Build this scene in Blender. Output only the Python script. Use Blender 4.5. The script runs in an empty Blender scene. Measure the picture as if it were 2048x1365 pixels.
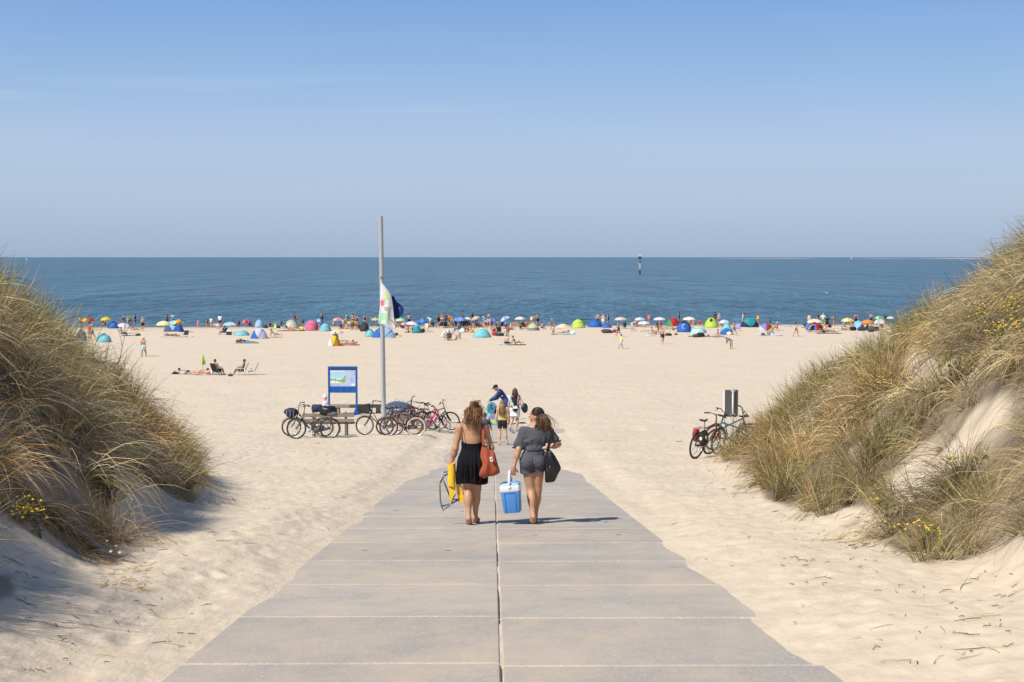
import bpy, math, random
import numpy as np
from mathutils import Vector, Matrix
random.seed(7); rng = np.random.default_rng(11)
SC = bpy.context.scene
COL = SC.collection
# ------------------------------------------------------------------ camera, sky, sun, exposure
CAMZ = 10.0
PITCH = math.radians(3.39)
FPX = 2048*50/36.0
cam_d = bpy.data.cameras.new("camera"); cam = bpy.data.objects.new("camera", cam_d); COL.objects.link(cam)
cam.location = (0, 0, CAMZ); cam.rotation_euler = (math.pi/2-PITCH, 0, 0)
cam_d.lens = 50; cam_d.sensor_width = 36; cam_d.clip_start = 0.1; cam_d.clip_end = 60000
SC.camera = cam
SUNV = Vector((-1.10, -1.02, 1.66)).normalized()
SUN_EL = math.asin(SUNV.z); SUN_AZ = math.atan2(SUNV.x, SUNV.y)
sl = bpy.data.lights.new("sun", 'SUN'); sl.energy = 4.9; sl.angle = math.radians(0.55); sl.color = (1.0, 0.945, 0.86)
so = bpy.data.objects.new("sun", sl); COL.objects.link(so)
so.rotation_euler = (-SUNV).to_track_quat('-Z', 'Y').to_euler(); so.location = (-20, -20, 60)
W = bpy.data.worlds.new("World"); SC.world = W; W.use_nodes = True
wn = W.node_tree.nodes; wl = W.node_tree.links; wn.clear()
def wnode(t, **k):
    n = wn.new(t)
    for a, b in k.items(): setattr(n, a, b)
    return n
sky = wnode('ShaderNodeTexSky', sky_type='NISHITA', sun_disc=False, sun_elevation=SUN_EL, sun_rotation=SUN_AZ,
            altitude=0, air_density=1.0, dust_density=0.6, ozone_density=2.5)
geo = wnode('ShaderNodeTexCoord')
sep = wnode('ShaderNodeSeparateXYZ'); wl.new(geo.outputs['Generated'], sep.inputs[0])
# haze layer near the horizon: the same all round, a function of elevation only
rmp = wnode('ShaderNodeValToRGB'); cr = rmp.color_ramp
stops = [(0.0, (.308, .410, .580)), (.04, (.381, .483, .649)), (.0745, (.393, .507, .692)), (.125, (.277, .435, .692)), (.175, (.189, .353, .661)), (.35, (.10, .22, .48)), (1.0, (.05, .115, .30))]
cr.elements[0].position = stops[0][0]; cr.elements[0].color = (*stops[0][1], 1)
cr.elements[1].position = 1.0; cr.elements[1].color = (*stops[-1][1], 1)
for p_, c_ in stops[1:-1]:
    e = cr.elements.new(p_); e.color = (*c_, 1)
wl.new(sep.outputs['Z'], rmp.inputs[0])
sca = wnode('ShaderNodeMix', data_type='RGBA', blend_type='MULTIPLY'); sca.inputs[0].default_value = 1
wl.new(rmp.outputs[0], sca.inputs[6]); sca.inputs[7].default_value = (10, 10, 10, 1)
mx = wnode('ShaderNodeMix', data_type='RGBA'); mx.inputs[0].default_value = 0.88
wl.new(sky.outputs[0], mx.inputs[6]); wl.new(sca.outputs[2], mx.inputs[7])
# thin cirrus streaks
mp = wnode('ShaderNodeMapping'); mp.inputs['Scale'].default_value = (1.6, 1.6, 34); mp.inputs['Rotation'].default_value = (0, math.radians(-3.2), 0)
wl.new(geo.outputs['Generated'], mp.inputs[0])
nz = wnode('ShaderNodeTexNoise'); nz.inputs['Scale'].default_value = 1.7; nz.inputs['Detail'].default_value = 6; nz.inputs['Roughness'].default_value = .6
wl.new(mp.outputs[0], nz.inputs['Vector'])
cm = wnode('ShaderNodeMapRange'); cm.inputs[1].default_value = .54; cm.inputs[2].default_value = .76; cm.inputs[4].default_value = .42
wl.new(nz.outputs[0], cm.inputs[0])
em = wnode('ShaderNodeMapRange'); em.inputs[1].default_value = .02; em.inputs[2].default_value = .08; wl.new(sep.outputs['Z'], em.inputs[0])
em2 = wnode('ShaderNodeMapRange'); em2.inputs[1].default_value = .10; em2.inputs[2].default_value = .15; em2.inputs[3].default_value = 1; em2.inputs[4].default_value = .12; wl.new(sep.outputs['Z'], em2.inputs[0])
m0 = wnode('ShaderNodeMath', operation='MULTIPLY'); wl.new(em.outputs[0], m0.inputs[0]); wl.new(em2.outputs[0], m0.inputs[1])
mm = wnode('ShaderNodeMath', operation='MULTIPLY'); wl.new(cm.outputs[0], mm.inputs[0]); wl.new(m0.outputs[0], mm.inputs[1])
mc = wnode('ShaderNodeMix', data_type='RGBA'); wl.new(mm.outputs[0], mc.inputs[0]); wl.new(mx.outputs[2], mc.inputs[6])
mc.inputs[7].default_value = (5.4, 6.3, 7.7, 1)
bg = wnode('ShaderNodeBackground'); bg.inputs[1].default_value = 0.10; wl.new(mc.outputs[2], bg.inputs[0])
ow = wnode('ShaderNodeOutputWorld'); wl.new(bg.outputs[0], ow.inputs[0])
SC.view_settings.view_transform = 'Standard'; SC.view_settings.look = 'None'
SC.view_settings.exposure = 0.17; SC.view_settings.gamma = 1; SC.view_settings.use_curve_mapping = False
SC.cycles.max_bounces = 6; SC.cycles.use_denoising = True

# ------------------------------------------------------------------ helpers
def srgb(r, g, b):
    f = lambda c: (c/255/12.92) if c/255 <= .04045 else ((c/255+.055)/1.055)**2.4
    return (f(r), f(g), f(b))
_mats = {}
def mat(name, col, rough=.6, metal=0., var=.12, scale=8., bump=0., bscale=40., spec=.5, trans=0.):
    """plain surface with a little procedural colour variation and relief"""
    if name in _mats: return _mats[name]
    m = bpy.data.materials.new(name); m.use_nodes = True
    n = m.node_tree.nodes; l = m.node_tree.links; b = n['Principled BSDF']
    b.inputs['Roughness'].default_value = rough; b.inputs['Metallic'].default_value = metal
    b.inputs['Specular IOR Level'].default_value = spec
    tc = n.new('ShaderNodeTexCoord')
    t = n.new('ShaderNodeTexNoise'); t.inputs['Scale'].default_value = scale; t.inputs['Detail'].default_value = 5
    l.new(tc.outputs['Object'], t.inputs['Vector'])
    r = n.new('ShaderNodeMix'); r.data_type = 'RGBA'
    r.inputs[6].default_value = (*[max(0, c*(1-var)) for c in col], 1); r.inputs[7].default_value = (*[min(1, c*(1+var)) for c in col], 1)
    l.new(t.outputs[0], r.inputs[0]); l.new(r.outputs[2], b.inputs['Base Color'])
    if bump:
        t2 = n.new('ShaderNodeTexNoise'); t2.inputs['Scale'].default_value = bscale; t2.inputs['Detail'].default_value = 4
        l.new(tc.outputs['Object'], t2.inputs['Vector'])
        bp = n.new('ShaderNodeBump'); bp.inputs['Strength'].default_value = bump; bp.inputs['Distance'].default_value = .01
        l.new(t2.outputs[0], bp.inputs['Height']); l.new(bp.outputs[0], b.inputs['Normal'])
    if trans:
        tr = n.new('ShaderNodeBsdfTranslucent'); l.new(r.outputs[2], tr.inputs[0])
        ms = n.new('ShaderNodeMixShader'); ms.inputs[0].default_value = trans
        l.new(b.outputs[0], ms.inputs[1]); l.new(tr.outputs[0], ms.inputs[2]); l.new(ms.outputs[0], n['Material Output'].inputs[0])
    _mats[name] = m
    return m

def mesh_from(name, V, F, mats=None, midx=None, smooth=True):
    me = bpy.data.meshes.new(name)
    V = np.asarray(V, dtype=np.float32).reshape(-1, 3)
    if isinstance(F, np.ndarray) and F.ndim == 2:
        me.vertices.add(len(V)); me.vertices.foreach_set('co', V.ravel())
        k = F.shape[1]; me.loops.add(F.size); me.loops.foreach_set('vertex_index', F.ravel().astype(np.int32))
        me.polygons.add(len(F)); me.polygons.foreach_set('loop_start', np.arange(len(F), dtype=np.int32)*k)
        me.update(calc_edges=True)
    else:
        me.from_pydata([tuple(map(float, v)) for v in V], [], [tuple(int(i) for i in f) for f in F])
    if mats:
        for m in (mats if isinstance(mats, (list, tuple)) else [mats]): me.materials.append(m)
    if midx is not None: me.polygons.foreach_set('material_index', np.asarray(midx, dtype=np.int32))
    me.polygons.foreach_set('use_smooth', np.full(len(me.polygons), bool(smooth)))
    me.update()
    return me

def link(name, data, parent=None, loc=None, rot=None):
    o = bpy.data.objects.new(name, data); COL.objects.link(o)
    if parent is not None: o.parent = parent
    if loc is not None: o.location = loc
    if rot is not None: o.rotation_euler = rot
    return o
def tag(o, label, cat, group=None, kind=None):
    if label: o['label'] = label
    if cat: o['category'] = cat
    if group: o['group'] = group
    if kind: o['kind'] = kind
    return o
def thing(name, label, cat, loc=(0, 0, 0), rz=0., group=None):
    o = link(name, None, None, loc, (0, 0, rz)); o.empty_display_size = .2
    return tag(o, label, cat, group)
def copy_tree(o, parent=None):
    c = o.copy(); COL.objects.link(c); c.parent = parent
    for ch in list(o.children): copy_tree(ch, c)
    return c

class MB:
    """collects shapes into ONE mesh"""
    def __init__(s): s.V = []; s.F = []; s.I = []; s.mi = 0
    def add(s, V, F):
        n = len(s.V); s.V += [tuple(map(float, v)) for v in V]; s.F += [tuple(int(i)+n for i in f) for f in F]; s.I += [s.mi]*len(F)
        return s
    def box(s, c, sz, R=None, bev=0.):
        x, y, z = [a/2 for a in sz]
        if bev:
            b = min(bev, x*.9, y*.9, z*.9); V = []
            for sx in (-1, 1):
                for sy in (-1, 1):
                    for sz_ in (-1, 1):
                        V += [(sx*x, sy*(y-b), sz_*(z-b)), (sx*(x-b), sy*y, sz_*(z-b)), (sx*(x-b), sy*(y-b), sz_*z)]
            def i(sx, sy, sz_, k): return ((sx > 0)*4+(sy > 0)*2+(sz_ > 0))*3+k
            F = []
            for sg in (-1, 1):
                q = [(-1, -1), (1, -1), (1, 1), (-1, 1)]
                if sg < 0: q = q[::-1]
                F.append([i(sg, a, b_, 0) for a, b_ in q]); F.append([i(b_, sg, a, 1) for a, b_ in q]); F.append([i(a, b_, sg, 2) for a, b_ in q])
            for a in (-1, 1):
                for b_ in (-1, 1):
                    F.append([i(a, b_, -1, 0), i(a, b_, 1, 0), i(a, b_, 1, 1), i(a, b_, -1, 1)])
                    F.append([i(a, -1, b_, 0), i(a, 1, b_, 0), i(a, 1, b_, 2), i(a, -1, b_, 2)])
                    F.append([i(-1, a, b_, 1), i(1, a, b_, 1), i(1, a, b_, 2), i(-1, a, b_, 2)])
                    for c_ in (-1, 1): F.append([i(a, b_, c_, 0), i(a, b_, c_, 1), i(a, b_, c_, 2)])
        else:
            V = [(a*x, b*y, c_*z) for a in (-1, 1) for b in (-1, 1) for c_ in (-1, 1)]
            F = [(0, 1, 3, 2), (4, 6, 7, 5), (0, 4, 5, 1), (2, 3, 7, 6), (0, 2, 6, 4), (1, 5, 7, 3)]
        V = [Vector(v) for v in V]
        if R is not None: V = [R @ v for v in V]
        return s.add([v+Vector(c) for v in V], F)
    def tube(s, P, r, n=8, closed=False, cap=True, flat=1.):
        P = [Vector(p) for p in P]; m = len(P)
        if not hasattr(r, '__len__'): r = [r]*m
        V = []; up = None
        for i in range(m):
            if closed: t = P[(i+1) % m]-P[i-1]
            else: t = P[min(i+1, m-1)]-P[max(i-1, 0)]
            t.normalize()
            if up is None:
                up = Vector((0, 0, 1)) if abs(t.z) < .9 else Vector((0, 1, 0))
            a = t.cross(up)
            if a.length < 1e-4: a = t.cross(Vector((1, 0.1, 0)))
            a.normalize(); b = t.cross(a).normalized(); up = -b
            for j in range(n):
                th = 2*math.pi*j/n; V.append(P[i]+a*(r[i]*math.cos(th))+b*(r[i]*math.sin(th)*flat))
        F = []
        for i in range(m if closed else m-1):
            i2 = (i+1) % m
            for j in range(n): F.append((i*n+j, i*n+(j+1) % n, i2*n+(j+1) % n, i2*n+j))
        if cap and not closed:
            F.append(tuple(range(n))[::-1]); F.append(tuple((m-1)*n+j for j in range(n)))
        return s.add(V, F)
    def ring(s, c, R, r, axis='y', n=32, k=6, flat=1., a0=0., a1=2*math.pi):
        full = abs(a1-a0-2*math.pi) < 1e-6; P = []
        m = n if full else n+1
        for i in range(m):
            a = a0+(a1-a0)*i/n
            p = {'y': (R*math.cos(a), 0, R*math.sin(a)), 'z': (R*math.cos(a), R*math.sin(a), 0), 'x': (0, R*math.cos(a), R*math.sin(a))}[axis]
            P.append(Vector(c)+Vector(p))
        return s.tube(P, r, k, closed=full, flat=flat)
    def ell(s, c, r, n=12, m=8, R=None, fn=None):
        V = []; F = []
        for i in range(m+1):
            ph = math.pi*i/m
            for j in range(n):
                th = 2*math.pi*j/n; v = Vector((r[0]*math.sin(ph)*math.cos(th), r[1]*math.sin(ph)*math.sin(th), r[2]*math.cos(ph)))
                if fn: v = fn(v)
                if R is not None: v = R @ v
                V.append(v+Vector(c))
        for i in range(m):
            for j in range(n): F.append((i*n+j, (i+1)*n+j, (i+1)*n+(j+1) % n, i*n+(j+1) % n))
        return s.add(V, F)
    def lathe(s, c, prof, n=24, cap=True, sc=(1, 1)):
        V = []; F = []; m = len(prof)
        for r, z in prof:
            for j in range(n):
                th = 2*math.pi*j/n; V.append((c[0]+r*math.cos(th)*sc[0], c[1]+r*math.sin(th)*sc[1], c[2]+z))
        for i in range(m-1):
            for j in range(n): F.append((i*n+j, i*n+(j+1) % n, (i+1)*n+(j+1) % n, (i+1)*n+j))
        if cap: F.append(tuple(range(n))[::-1]); F.append(tuple((m-1)*n+j for j in range(n)))
        return s.add(V, F)
    def prism(s, poly, y0, y1, plane='xz', at=None):
        """extrude a polygon given in a plane"""
        n = len(poly)
        def p3(a, b, d): return {'xz': (a, d, b), 'xy': (a, b, d), 'yz': (d, a, b)}[plane]
        V = [p3(a, b, y0) for a, b in poly]+[p3(a, b, y1) for a, b in poly]
        F = [tuple(range(n)), tuple(range(2*n-1, n-1, -1))]+[(i, i+n, (i+1) % n+n, (i+1) % n) for i in range(n)]
        return s.add(V, F)
    def grid(s, fn, nu, nv, wrapu=False):
        V = [fn(i/(nu if wrapu else nu-1), j/(nv-1)) for j in range(nv) for i in range(nu)]; F = []
        for j in range(nv-1):
            for i in range(nu if wrapu else nu-1):
                i2 = (i+1) % nu; F.append((j*nu+i, j*nu+i2, (j+1)*nu+i2, (j+1)*nu+i))
        return s.add(V, F)
    def build(s, name, mats, parent=None, loc=None, smooth=True, sharp=None, solid=0.):
        me = mesh_from(name, s.V, s.F, mats, s.I, smooth)
        o = link(name, me, parent, loc)
        if sharp is not None and smooth:
            try: me.set_sharp_from_angle(angle=math.radians(sharp))
            except Exception: pass
        if solid:
            md = o.modifiers.new('thickness', 'SOLIDIFY'); md.thickness = solid; md.offset = 0
        return o

def vnoise(x, y, seed=0):
    """2-D value noise, 0..1"""
    xi = np.floor(x).astype(np.int64); yi = np.floor(y).astype(np.int64); xf = x-xi; yf = y-yi
    def hsh(a, b):
        h = (a*374761393+b*668265263+seed*2147483647) & 0xffffffff
        h = ((h ^ (h >> 13))*1274126177) & 0xffffffff
        return ((h ^ (h >> 16)) & 0xffff)/65535.
    u = xf*xf*(3-2*xf); v = yf*yf*(3-2*yf)
    return (hsh(xi, yi)*(1-u)+hsh(xi+1, yi)*u)*(1-v)+(hsh(xi, yi+1)*(1-u)+hsh(xi+1, yi+1)*u)*v
def fbm(x, y, seed=0, o=4):
    a = 0; s = 0; w = 1.
    for i in range(o):
        a = a+w*vnoise(x*2**i, y*2**i, seed+i*17); s += w; w *= .5
    return a/s-.5
def sstep(a, b, x):
    t = np.clip((x-a)/(b-a), 0, 1); return t*t*(3-2*t)
# ------------------------------------------------------------------ terrain
CT, ST = math.cos(PITCH), math.sin(PITCH)
def ray(px, py):
    """ground geometry seen from the photographer's stand: direction per metre of forward distance"""
    v = 682.5-py; dy = FPX*CT+v*ST
    return (px-1024)/dy, (-FPX*ST+v*CT)/dy
def P3(px, py, d):
    a, b = ray(px, py); return Vector((a*d, d, CAMZ+b*d))
_hd = np.array([-20, 0, 10, 20, 30, 45, 57, 75, 107, 131, 160, 195, 203, 230, 300, 400.])
_hh = np.array([-.6, 1.6, 2.67, 3.74, 4.78, 6.1, 7.0, 7.9, 8.85, 9.25, 9.6, 9.92, 10.0, 10.6, 12.5, 14])
_dd = np.linspace(-20, 400, 4201); _hs = np.interp(_dd, _hd, _hh)
_k = np.hanning(61); _k /= _k.sum(); _hs = np.convolve(np.pad(_hs, 30, 'edge'), _k, 'valid')
_hs += np.interp(0, _dd, np.interp(_dd, _hd, _hh))-np.interp(0, _dd, _hs) if False else 0
def base_z(x, y):
    x = np.asarray(x, float); y = np.asarray(y, float)
    return CAMZ-np.interp(y-.08*x*sstep(100, 190, y), _dd, _hs)
ctrl = [  # (px, py, distance) of bare ground on the dunes, read off the photograph
 # right dune
 (2048, 565, 22), (1950, 615, 26), (1850, 680, 30), (1700, 752, 36), (1600, 812, 40), (1510, 874, 42), (1450, 905, 39),
 (1500, 1020, 21), (1600, 1040, 18.5), (1700, 1090, 15.5), (1850, 1150, 13), (2048, 1080, 13), (2048, 1200, 10.5), (2048, 700, 16), (2048, 900, 14),
 (1900, 700, 21), (1900, 900, 16.5), (1700, 850, 25), (1700, 1000, 18.5), (1600, 950, 24), (1600, 860, 31), (1500, 925, 30), (1800, 800, 21), (1800, 1000, 16),
 (1450, 965, 30), (1420, 1000, 26), (1400, 940, 36), (2200, 700, 13), (2200, 900, 11.5), (2200, 1100, 10), (2150, 515, 18),
 # left dune
 (430, 1040, 20.8), (405, 970, 22.5), (340, 893, 25), (210, 792, 26), (100, 698, 26), (0, 632, 25), (-150, 568, 22),
 (380, 1005, 21.3), (300, 950, 21), (200, 935, 17.6), (250, 1100, 15.2), (230, 1145, 13.6), (0, 1075, 11.6), (150, 1150, 12.2), (0, 1250, 9.5), (0, 1350, 8.45),
 (100, 1000, 14), (100, 850, 16), (0, 700, 17), (0, 850, 14.5), (200, 850, 20), (300, 1035, 18), (-150, 900, 12), (-150, 1100, 10.2), (-150, 700, 14)]
cp = []
for (a, b, d) in ctrl:
    p = P3(a, b, d); cp.append((p.x, p.y, p.z-float(base_z(p.x, p.y))))
for d in range(0, 66, 5):
    for x in (-2.7, 0, 2.7): cp.append((x, d, 0.))
for x, y, z in [(20, 25, 4.2), (20, 42, 3.2), (20, 62, 0), (12, 56, 0), (9.5, 50, .1), (14, 46, 1.2), (7, 47, 0), (30, 30, 5), (30, 60, 0.5), (10, 0, 2.2), (20, 8, 4), (6, 4, 1.),
                (-12, 32, 1.5), (-9.5, 36, .5), (-7.3, 31, .1), (-6.2, 27, .25), (-12, 45, 0), (-7, 42, 0), (-20, 28, 3.4), (-20, 40, 1.2), (-30, 30, 4), (-20, 55, 0), (-10, 0, 3.4), (-20, 8, 4), (-5.5, 4, 2.6), (-6.1, 8, 3.5), (-8.5, 6, 4.4), (-7.3, 10.5, 3.4), (-3.5, 6.5, .35), (-4.6, 7.2, 1.4), (-30, 60, 0), (-5.2, 24, .02), (-5, 35, 0), (5, 38, 0), (5.2, 44, 0), (4.2, 24, .06), (3.2, 14, .03), (3.0, 10, .02), (-3, 12, .03), (-3.6, 18, .03)]:
    cp.append((x, y, z))
cp = np.array(cp); SY = .62
def _tps(dx, dy):
    r2 = dx*dx+dy*dy; return .5*r2*np.log(r2+1e-9)
_A = _tps(cp[:, None, 0]-cp[None, :, 0], (cp[:, None, 1]-cp[None, :, 1])*SY)+np.eye(len(cp))*.04
_Pm = np.c_[np.ones(len(cp)), cp[:, 0], cp[:, 1]*SY]
_M = np.block([[_A, _Pm], [_Pm.T, np.zeros((3, 3))]])
_w = np.linalg.solve(_M, np.r_[cp[:, 2], 0, 0, 0])
def dune_off(x, y):
    x = np.asarray(x, float); y = np.asarray(y, float); sh = x.shape; x = x.ravel(); y = y.ravel()
    xc = np.clip(x, -32, 32); yc = np.clip(y, -2, 66)
    f = _w[-3]+_w[-2]*xc+_w[-1]*yc*SY
    for i in range(len(cp)): f = f+_w[i]*_tps(xc-cp[i, 0], (yc-cp[i, 1])*SY)
    f = np.where(f > .25, f, .25*np.exp(np.clip((f-.25)/.25, -9, 0)))-.012
    f = np.maximum(f, 0)
    f = f*(1-sstep(54, 66, y))*sstep(2.2, 2.9, np.abs(x+.25))
    return f.reshape(sh)
def path_x(y): return -.064-(np.asarray(y, float)-8.7)*.0139
WL = (np.array([0, 8, 25, 31, 34, 36, 41, 46, 52, 56, 62]), np.array([2.02, 2.02, 2.0, 1.9, 1.5, 1.2, 1.5, 1.3, 1.5, 1.3, .1]))
WR = (np.array([0, 8, 25, 32, 34, 37, 42, 48, 53, 60, 62]), np.array([2.0, 1.98, 2.02, 2.02, 1.7, 1.15, 1.2, 1.35, 1.5, 1.2, .1]))
def smooth_z(x, y): return base_z(x, y)+dune_off(x, y)
def terrain_z(x, y):
    b = base_z(x, y); off = dune_off(x, y)
    u = x-path_x(y)
    wob = fbm(x*.9, y*.5, 3, 3)*.6+fbm(x*4, y*4, 9, 2)*.07
    e = np.where(u < 0, -u-np.interp(y, *WL), u-np.interp(y, *WR))+wob*np.where(y < 31, .5, .8)
    lat = (y > 54.2) & (y < 58.8) & (x > -2.4) & (x < 5.2)
    e = np.where(lat & (e > 0), np.minimum(e, np.maximum(np.abs(y-56.4)-1.35, x-4.6)+wob*.3-.35), e)
    inside = (y < 63) & (np.abs(u) < 6)
    lay = np.where(inside, -.009+.041*sstep(-.14, .28, e)+.05*sstep(.2, 1.3, e), .082)
    sand = np.where(inside, sstep(.0, .5, e), 1.)
    # relief of trodden dry sand: undulation, wind ripples, footprints
    lay = lay-np.where((np.abs(u) < .05) & inside, .022*np.exp(-(u/.014)**2)*sstep(-.05, .08, fbm(y*1.3, y*0+3, 61, 2)+.06), 0)
    near = sand*(1-sstep(55, 120, y)*.55)
    rel = fbm(x*.5, y*.4, 21, 3)*.15*(1-sstep(60, 200, y)*.3)+fbm(x*2.2, y*1.8, 31, 3)*.026+fbm(x*7, y*6, 37, 3)*.012
    cs = .40; cx = np.floor(x/cs); cy = np.floor(y/cs); dent = np.zeros_like(x)
    for i in (-1, 0, 1):
        for j in (-1, 0, 1):
            gx = cx+i; gy = cy+j
            def hr(k):
                h = np.sin(gx*127.1+gy*311.7+k*74.7)*43758.5453; return h-np.floor(h)
            px_ = (gx+.5+(hr(1)-.5)*.9)*cs; py_ = (gy+.5+(hr(2)-.5)*.9)*cs
            a = (hr(3)-.5)*1.5; dx = x-px_; dy = y-py_
            ex = dx*np.cos(a)+dy*np.sin(a); ey = -dx*np.sin(a)+dy*np.cos(a)
            r = np.sqrt((ex/.085)**2+(ey/.16)**2); s = .35+hr(4)*.9
            dent += s*(-.019*np.exp(-r**2*1.1)+.007*np.exp(-(r-1.45)**2*3.2))
    steep = 1-sstep(.35, 1.1, off)
    return b+off+lay+rel*near*(.45+.55*steep)+dent*near*(.12+.88*steep)*(1-sstep(140, 190, y))
# fan-shaped grid: fine in front of the camera, coarse to the sides
py_rows = np.linspace(0, 1, 700)
ys = np.concatenate([np.linspace(-6, 3, 12)[:-1], 3*np.exp(py_rows*math.log(260/3.))])
tc_ = np.concatenate([-np.geomspace(.4, 3.2, 34)[::-1], np.linspace(-.395, .395, 520), np.geomspace(.4, 3.2, 34)])
Yg, Tg = np.meshgrid(ys, tc_, indexing='ij'); Xg = Tg*(np.maximum(Yg, 0)+3.2)
Zg = terrain_z(Xg, Yg)
nr, nc = Xg.shape
idx = np.arange(nr*nc).reshape(nr, nc)
Fg = np.stack([idx[:-1, :-1], idx[:-1, 1:], idx[1:, 1:], idx[1:, :-1]], -1).reshape(-1, 4)
def sand_material():
    m = bpy.data.materials.new('dry_beach_sand'); m.use_nodes = True
    n = m.node_tree.nodes; l = m.node_tree.links; b = n['Principled BSDF']; b.inputs['Roughness'].default_value = .95; b.inputs['Specular IOR Level'].default_value = .15
    g = n.new('ShaderNodeNewGeometry')
    def noise(s, d=5, r=.6, sc=None):
        t = n.new('ShaderNodeTexNoise'); t.inputs['Scale'].default_value = s; t.inputs['Detail'].default_value = d; t.inputs['Roughness'].default_value = r
        if sc:
            mp = n.new('ShaderNodeMapping'); mp.inputs['Scale'].default_value = sc; l.new(g.outputs['Position'], mp.inputs[0]); l.new(mp.outputs[0], t.inputs['Vector'])
        else: l.new(g.outputs['Position'], t.inputs['Vector'])
        return t
    big = noise(.22, 4); mid = noise(3.5, 5); fine = noise(140, 3, .8); fps = noise(1.0, 4, .6, (3.0, 1.1, 1))
    def mix(f, a, bcol, bt='MIX', fac=None):
        q = n.new('ShaderNodeMix'); q.data_type = 'RGBA'; q.blend_type = bt
        if fac is not None: q.inputs[0].default_value = fac
        else: l.new(f, q.inputs[0])
        for k, v in ((6, a), (7, bcol)):
            if isinstance(v, tuple): q.inputs[k].default_value = (*v, 1)
            else: l.new(v, q.inputs[k])
        return q.outputs[2]
    def rng_(x, a, b2, c=0., d=1.):
        q = n.new('ShaderNodeMapRange'); q.inputs[1].default_value = a; q.inputs[2].default_value = b2; q.inputs[3].default_value = c; q.inputs[4].default_value = d; l.new(x, q.inputs[0]); return q.outputs[0]
    c1 = mix(rng_(big.outputs[0], .35, .65), SAND_A, SAND_B)
    c2 = mix(rng_(mid.outputs[0], .35, .7), c1, SAND_C)
    c3 = mix(rng_(fine.outputs[0], .60, .72, 0, .45), c2, (.30, .22, .14))
    # dark bits of dry seaweed and shell strewn in loose drifts on the open beach
    v = n.new('ShaderNodeTexVoronoi'); v.inputs['Scale'].default_value = 1.1; l.new(g.outputs['Position'], v.inputs['Vector'])
    vm = rng_(v.outputs['Distance'], .035, .075, 1, 0)
    dr = rng_(noise(.12, 3, .6, (1, .5, 1)).outputs[0], .5, .62)
    pr = n.new('ShaderNodeMath'); pr.operation = 'MULTIPLY'; l.new(vm, pr.inputs[0]); l.new(dr, pr.inputs[1])
    c4 = mix(pr.outputs[0], c3, (.10, .075, .05))
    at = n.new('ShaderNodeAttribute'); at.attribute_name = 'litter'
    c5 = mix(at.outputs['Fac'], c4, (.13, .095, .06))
    wt = n.new('ShaderNodeAttribute'); wt.attribute_name = 'wet'
    c6 = mix(wt.outputs['Fac'], c5, (.27, .20, .135))
    l.new(c6, b.inputs['Base Color'])
    b1 = n.new('ShaderNodeBump'); b1.inputs['Strength'].default_value = .45; b1.inputs['Distance'].default_value = .1; l.new(fps.outputs[0], b1.inputs['Height'])
    b2_ = n.new('ShaderNodeBump'); b2_.inputs['Strength'].default_value = .32; b2_.inputs['Distance'].default_value = .025; l.new(noise(9, 5, .65).outputs[0], b2_.inputs['Height']); l.new(b1.outputs[0], b2_.inputs['Normal'])
    b3 = n.new('ShaderNodeBump'); b3.inputs['Strength'].default_value = .5; b3.inputs['Distance'].default_value = .003; l.new(fine.outputs[0], b3.inputs['Height']); l.new(b2_.outputs[0], b3.inputs['Normal'])
    l.new(b3.outputs[0], b.inputs['Normal'])
    return m
SAND_A, SAND_B, SAND_C = (.635, .525, .385), (.68, .57, .425), (.565, .46, .33)
SANDM = sand_material()
def inpoly(px, py, poly):
    r = np.zeros(px.shape, bool); n = len(poly)
    for i in range(n):
        x1, y1 = poly[i]; x2, y2 = poly[(i+1) % n]
        if y1 == y2: continue
        c = ((y1 > py) != (y2 > py)) & (px < (x2-x1)*(py-y1)/(y2-y1)+x1); r ^= c
    return r
def project(x, y, z):
    dz = z-CAMZ; f = y*CT-dz*ST; u = y*ST+dz*CT; f = np.maximum(f, .1)
    return 1024+FPX*x/f, 682.5-FPX*u/f
GRASS = [
 [(-100, 780), (100, 760), (210, 850), (208, 930), (150, 960), (-100, 960)],
 [(-400, 430), (0, 575), (100, 650), (200, 745), (280, 815), (330, 880), (380, 952), (392, 1008), (352, 1000), (300, 962), (250, 935), (180, 898), (140, 885), (-400, 900)],
 [(-400, 880), (60, 860), (180, 905), (212, 960), (228, 1050), (236, 1128), (200, 1140), (150, 1118), (60, 1060), (0, 1045), (-400, 960)],
 [(-300, 1110), (20, 1150), (30, 1185), (-40, 1215), (-300, 1215)],
 [(2600, 240), (2048, 500), (1950, 545), (1880, 620), (1760, 705), (1640, 785), (1560, 838), (1512, 885), (1508, 930), (1530, 998), (1600, 1022), (1660, 1030), (1700, 1070), (1760, 1085), (1850, 1128), (1960, 1110), (2060, 1050), (2600, 1000)],
 [(1440, 925), (1462, 905), (1500, 890), (1500, 925)]]
BARE = [[(1790, 742), (1830, 690), (1895, 684), (1905, 720), (1850, 752)],
        [(1772, 950), (1832, 890), (1900, 893), (1944, 822), (1998, 785), (2030, 806), (1952, 866), (1905, 925), (1852, 975), (1780, 1000)],
        [(1640, 1010), (1700, 1015), (1770, 1020), (1775, 1060), (1700, 1062)]]
def grass_mask(x, y, z):
    px, py = project(x, y, z); m = np.zeros(px.shape, bool)
    for g in GRASS: m |= inpoly(px, py, g)
    for g in BARE:
        for sh_ in (0, 22): m &= ~(inpoly(px, py-sh_, g) & (vnoise(x*3.1, y*3.1, 77) < .80))
    off = dune_off(x, y)
    out = (px < -380) | (px > 2500) | ((px < -60) & (y < 12.5))
    return (m | (out & (off > .9)) | ((off > 1.0) & (y > 27) & (np.abs(x) > 8))) & (off > .05) & (y < 56)
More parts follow.
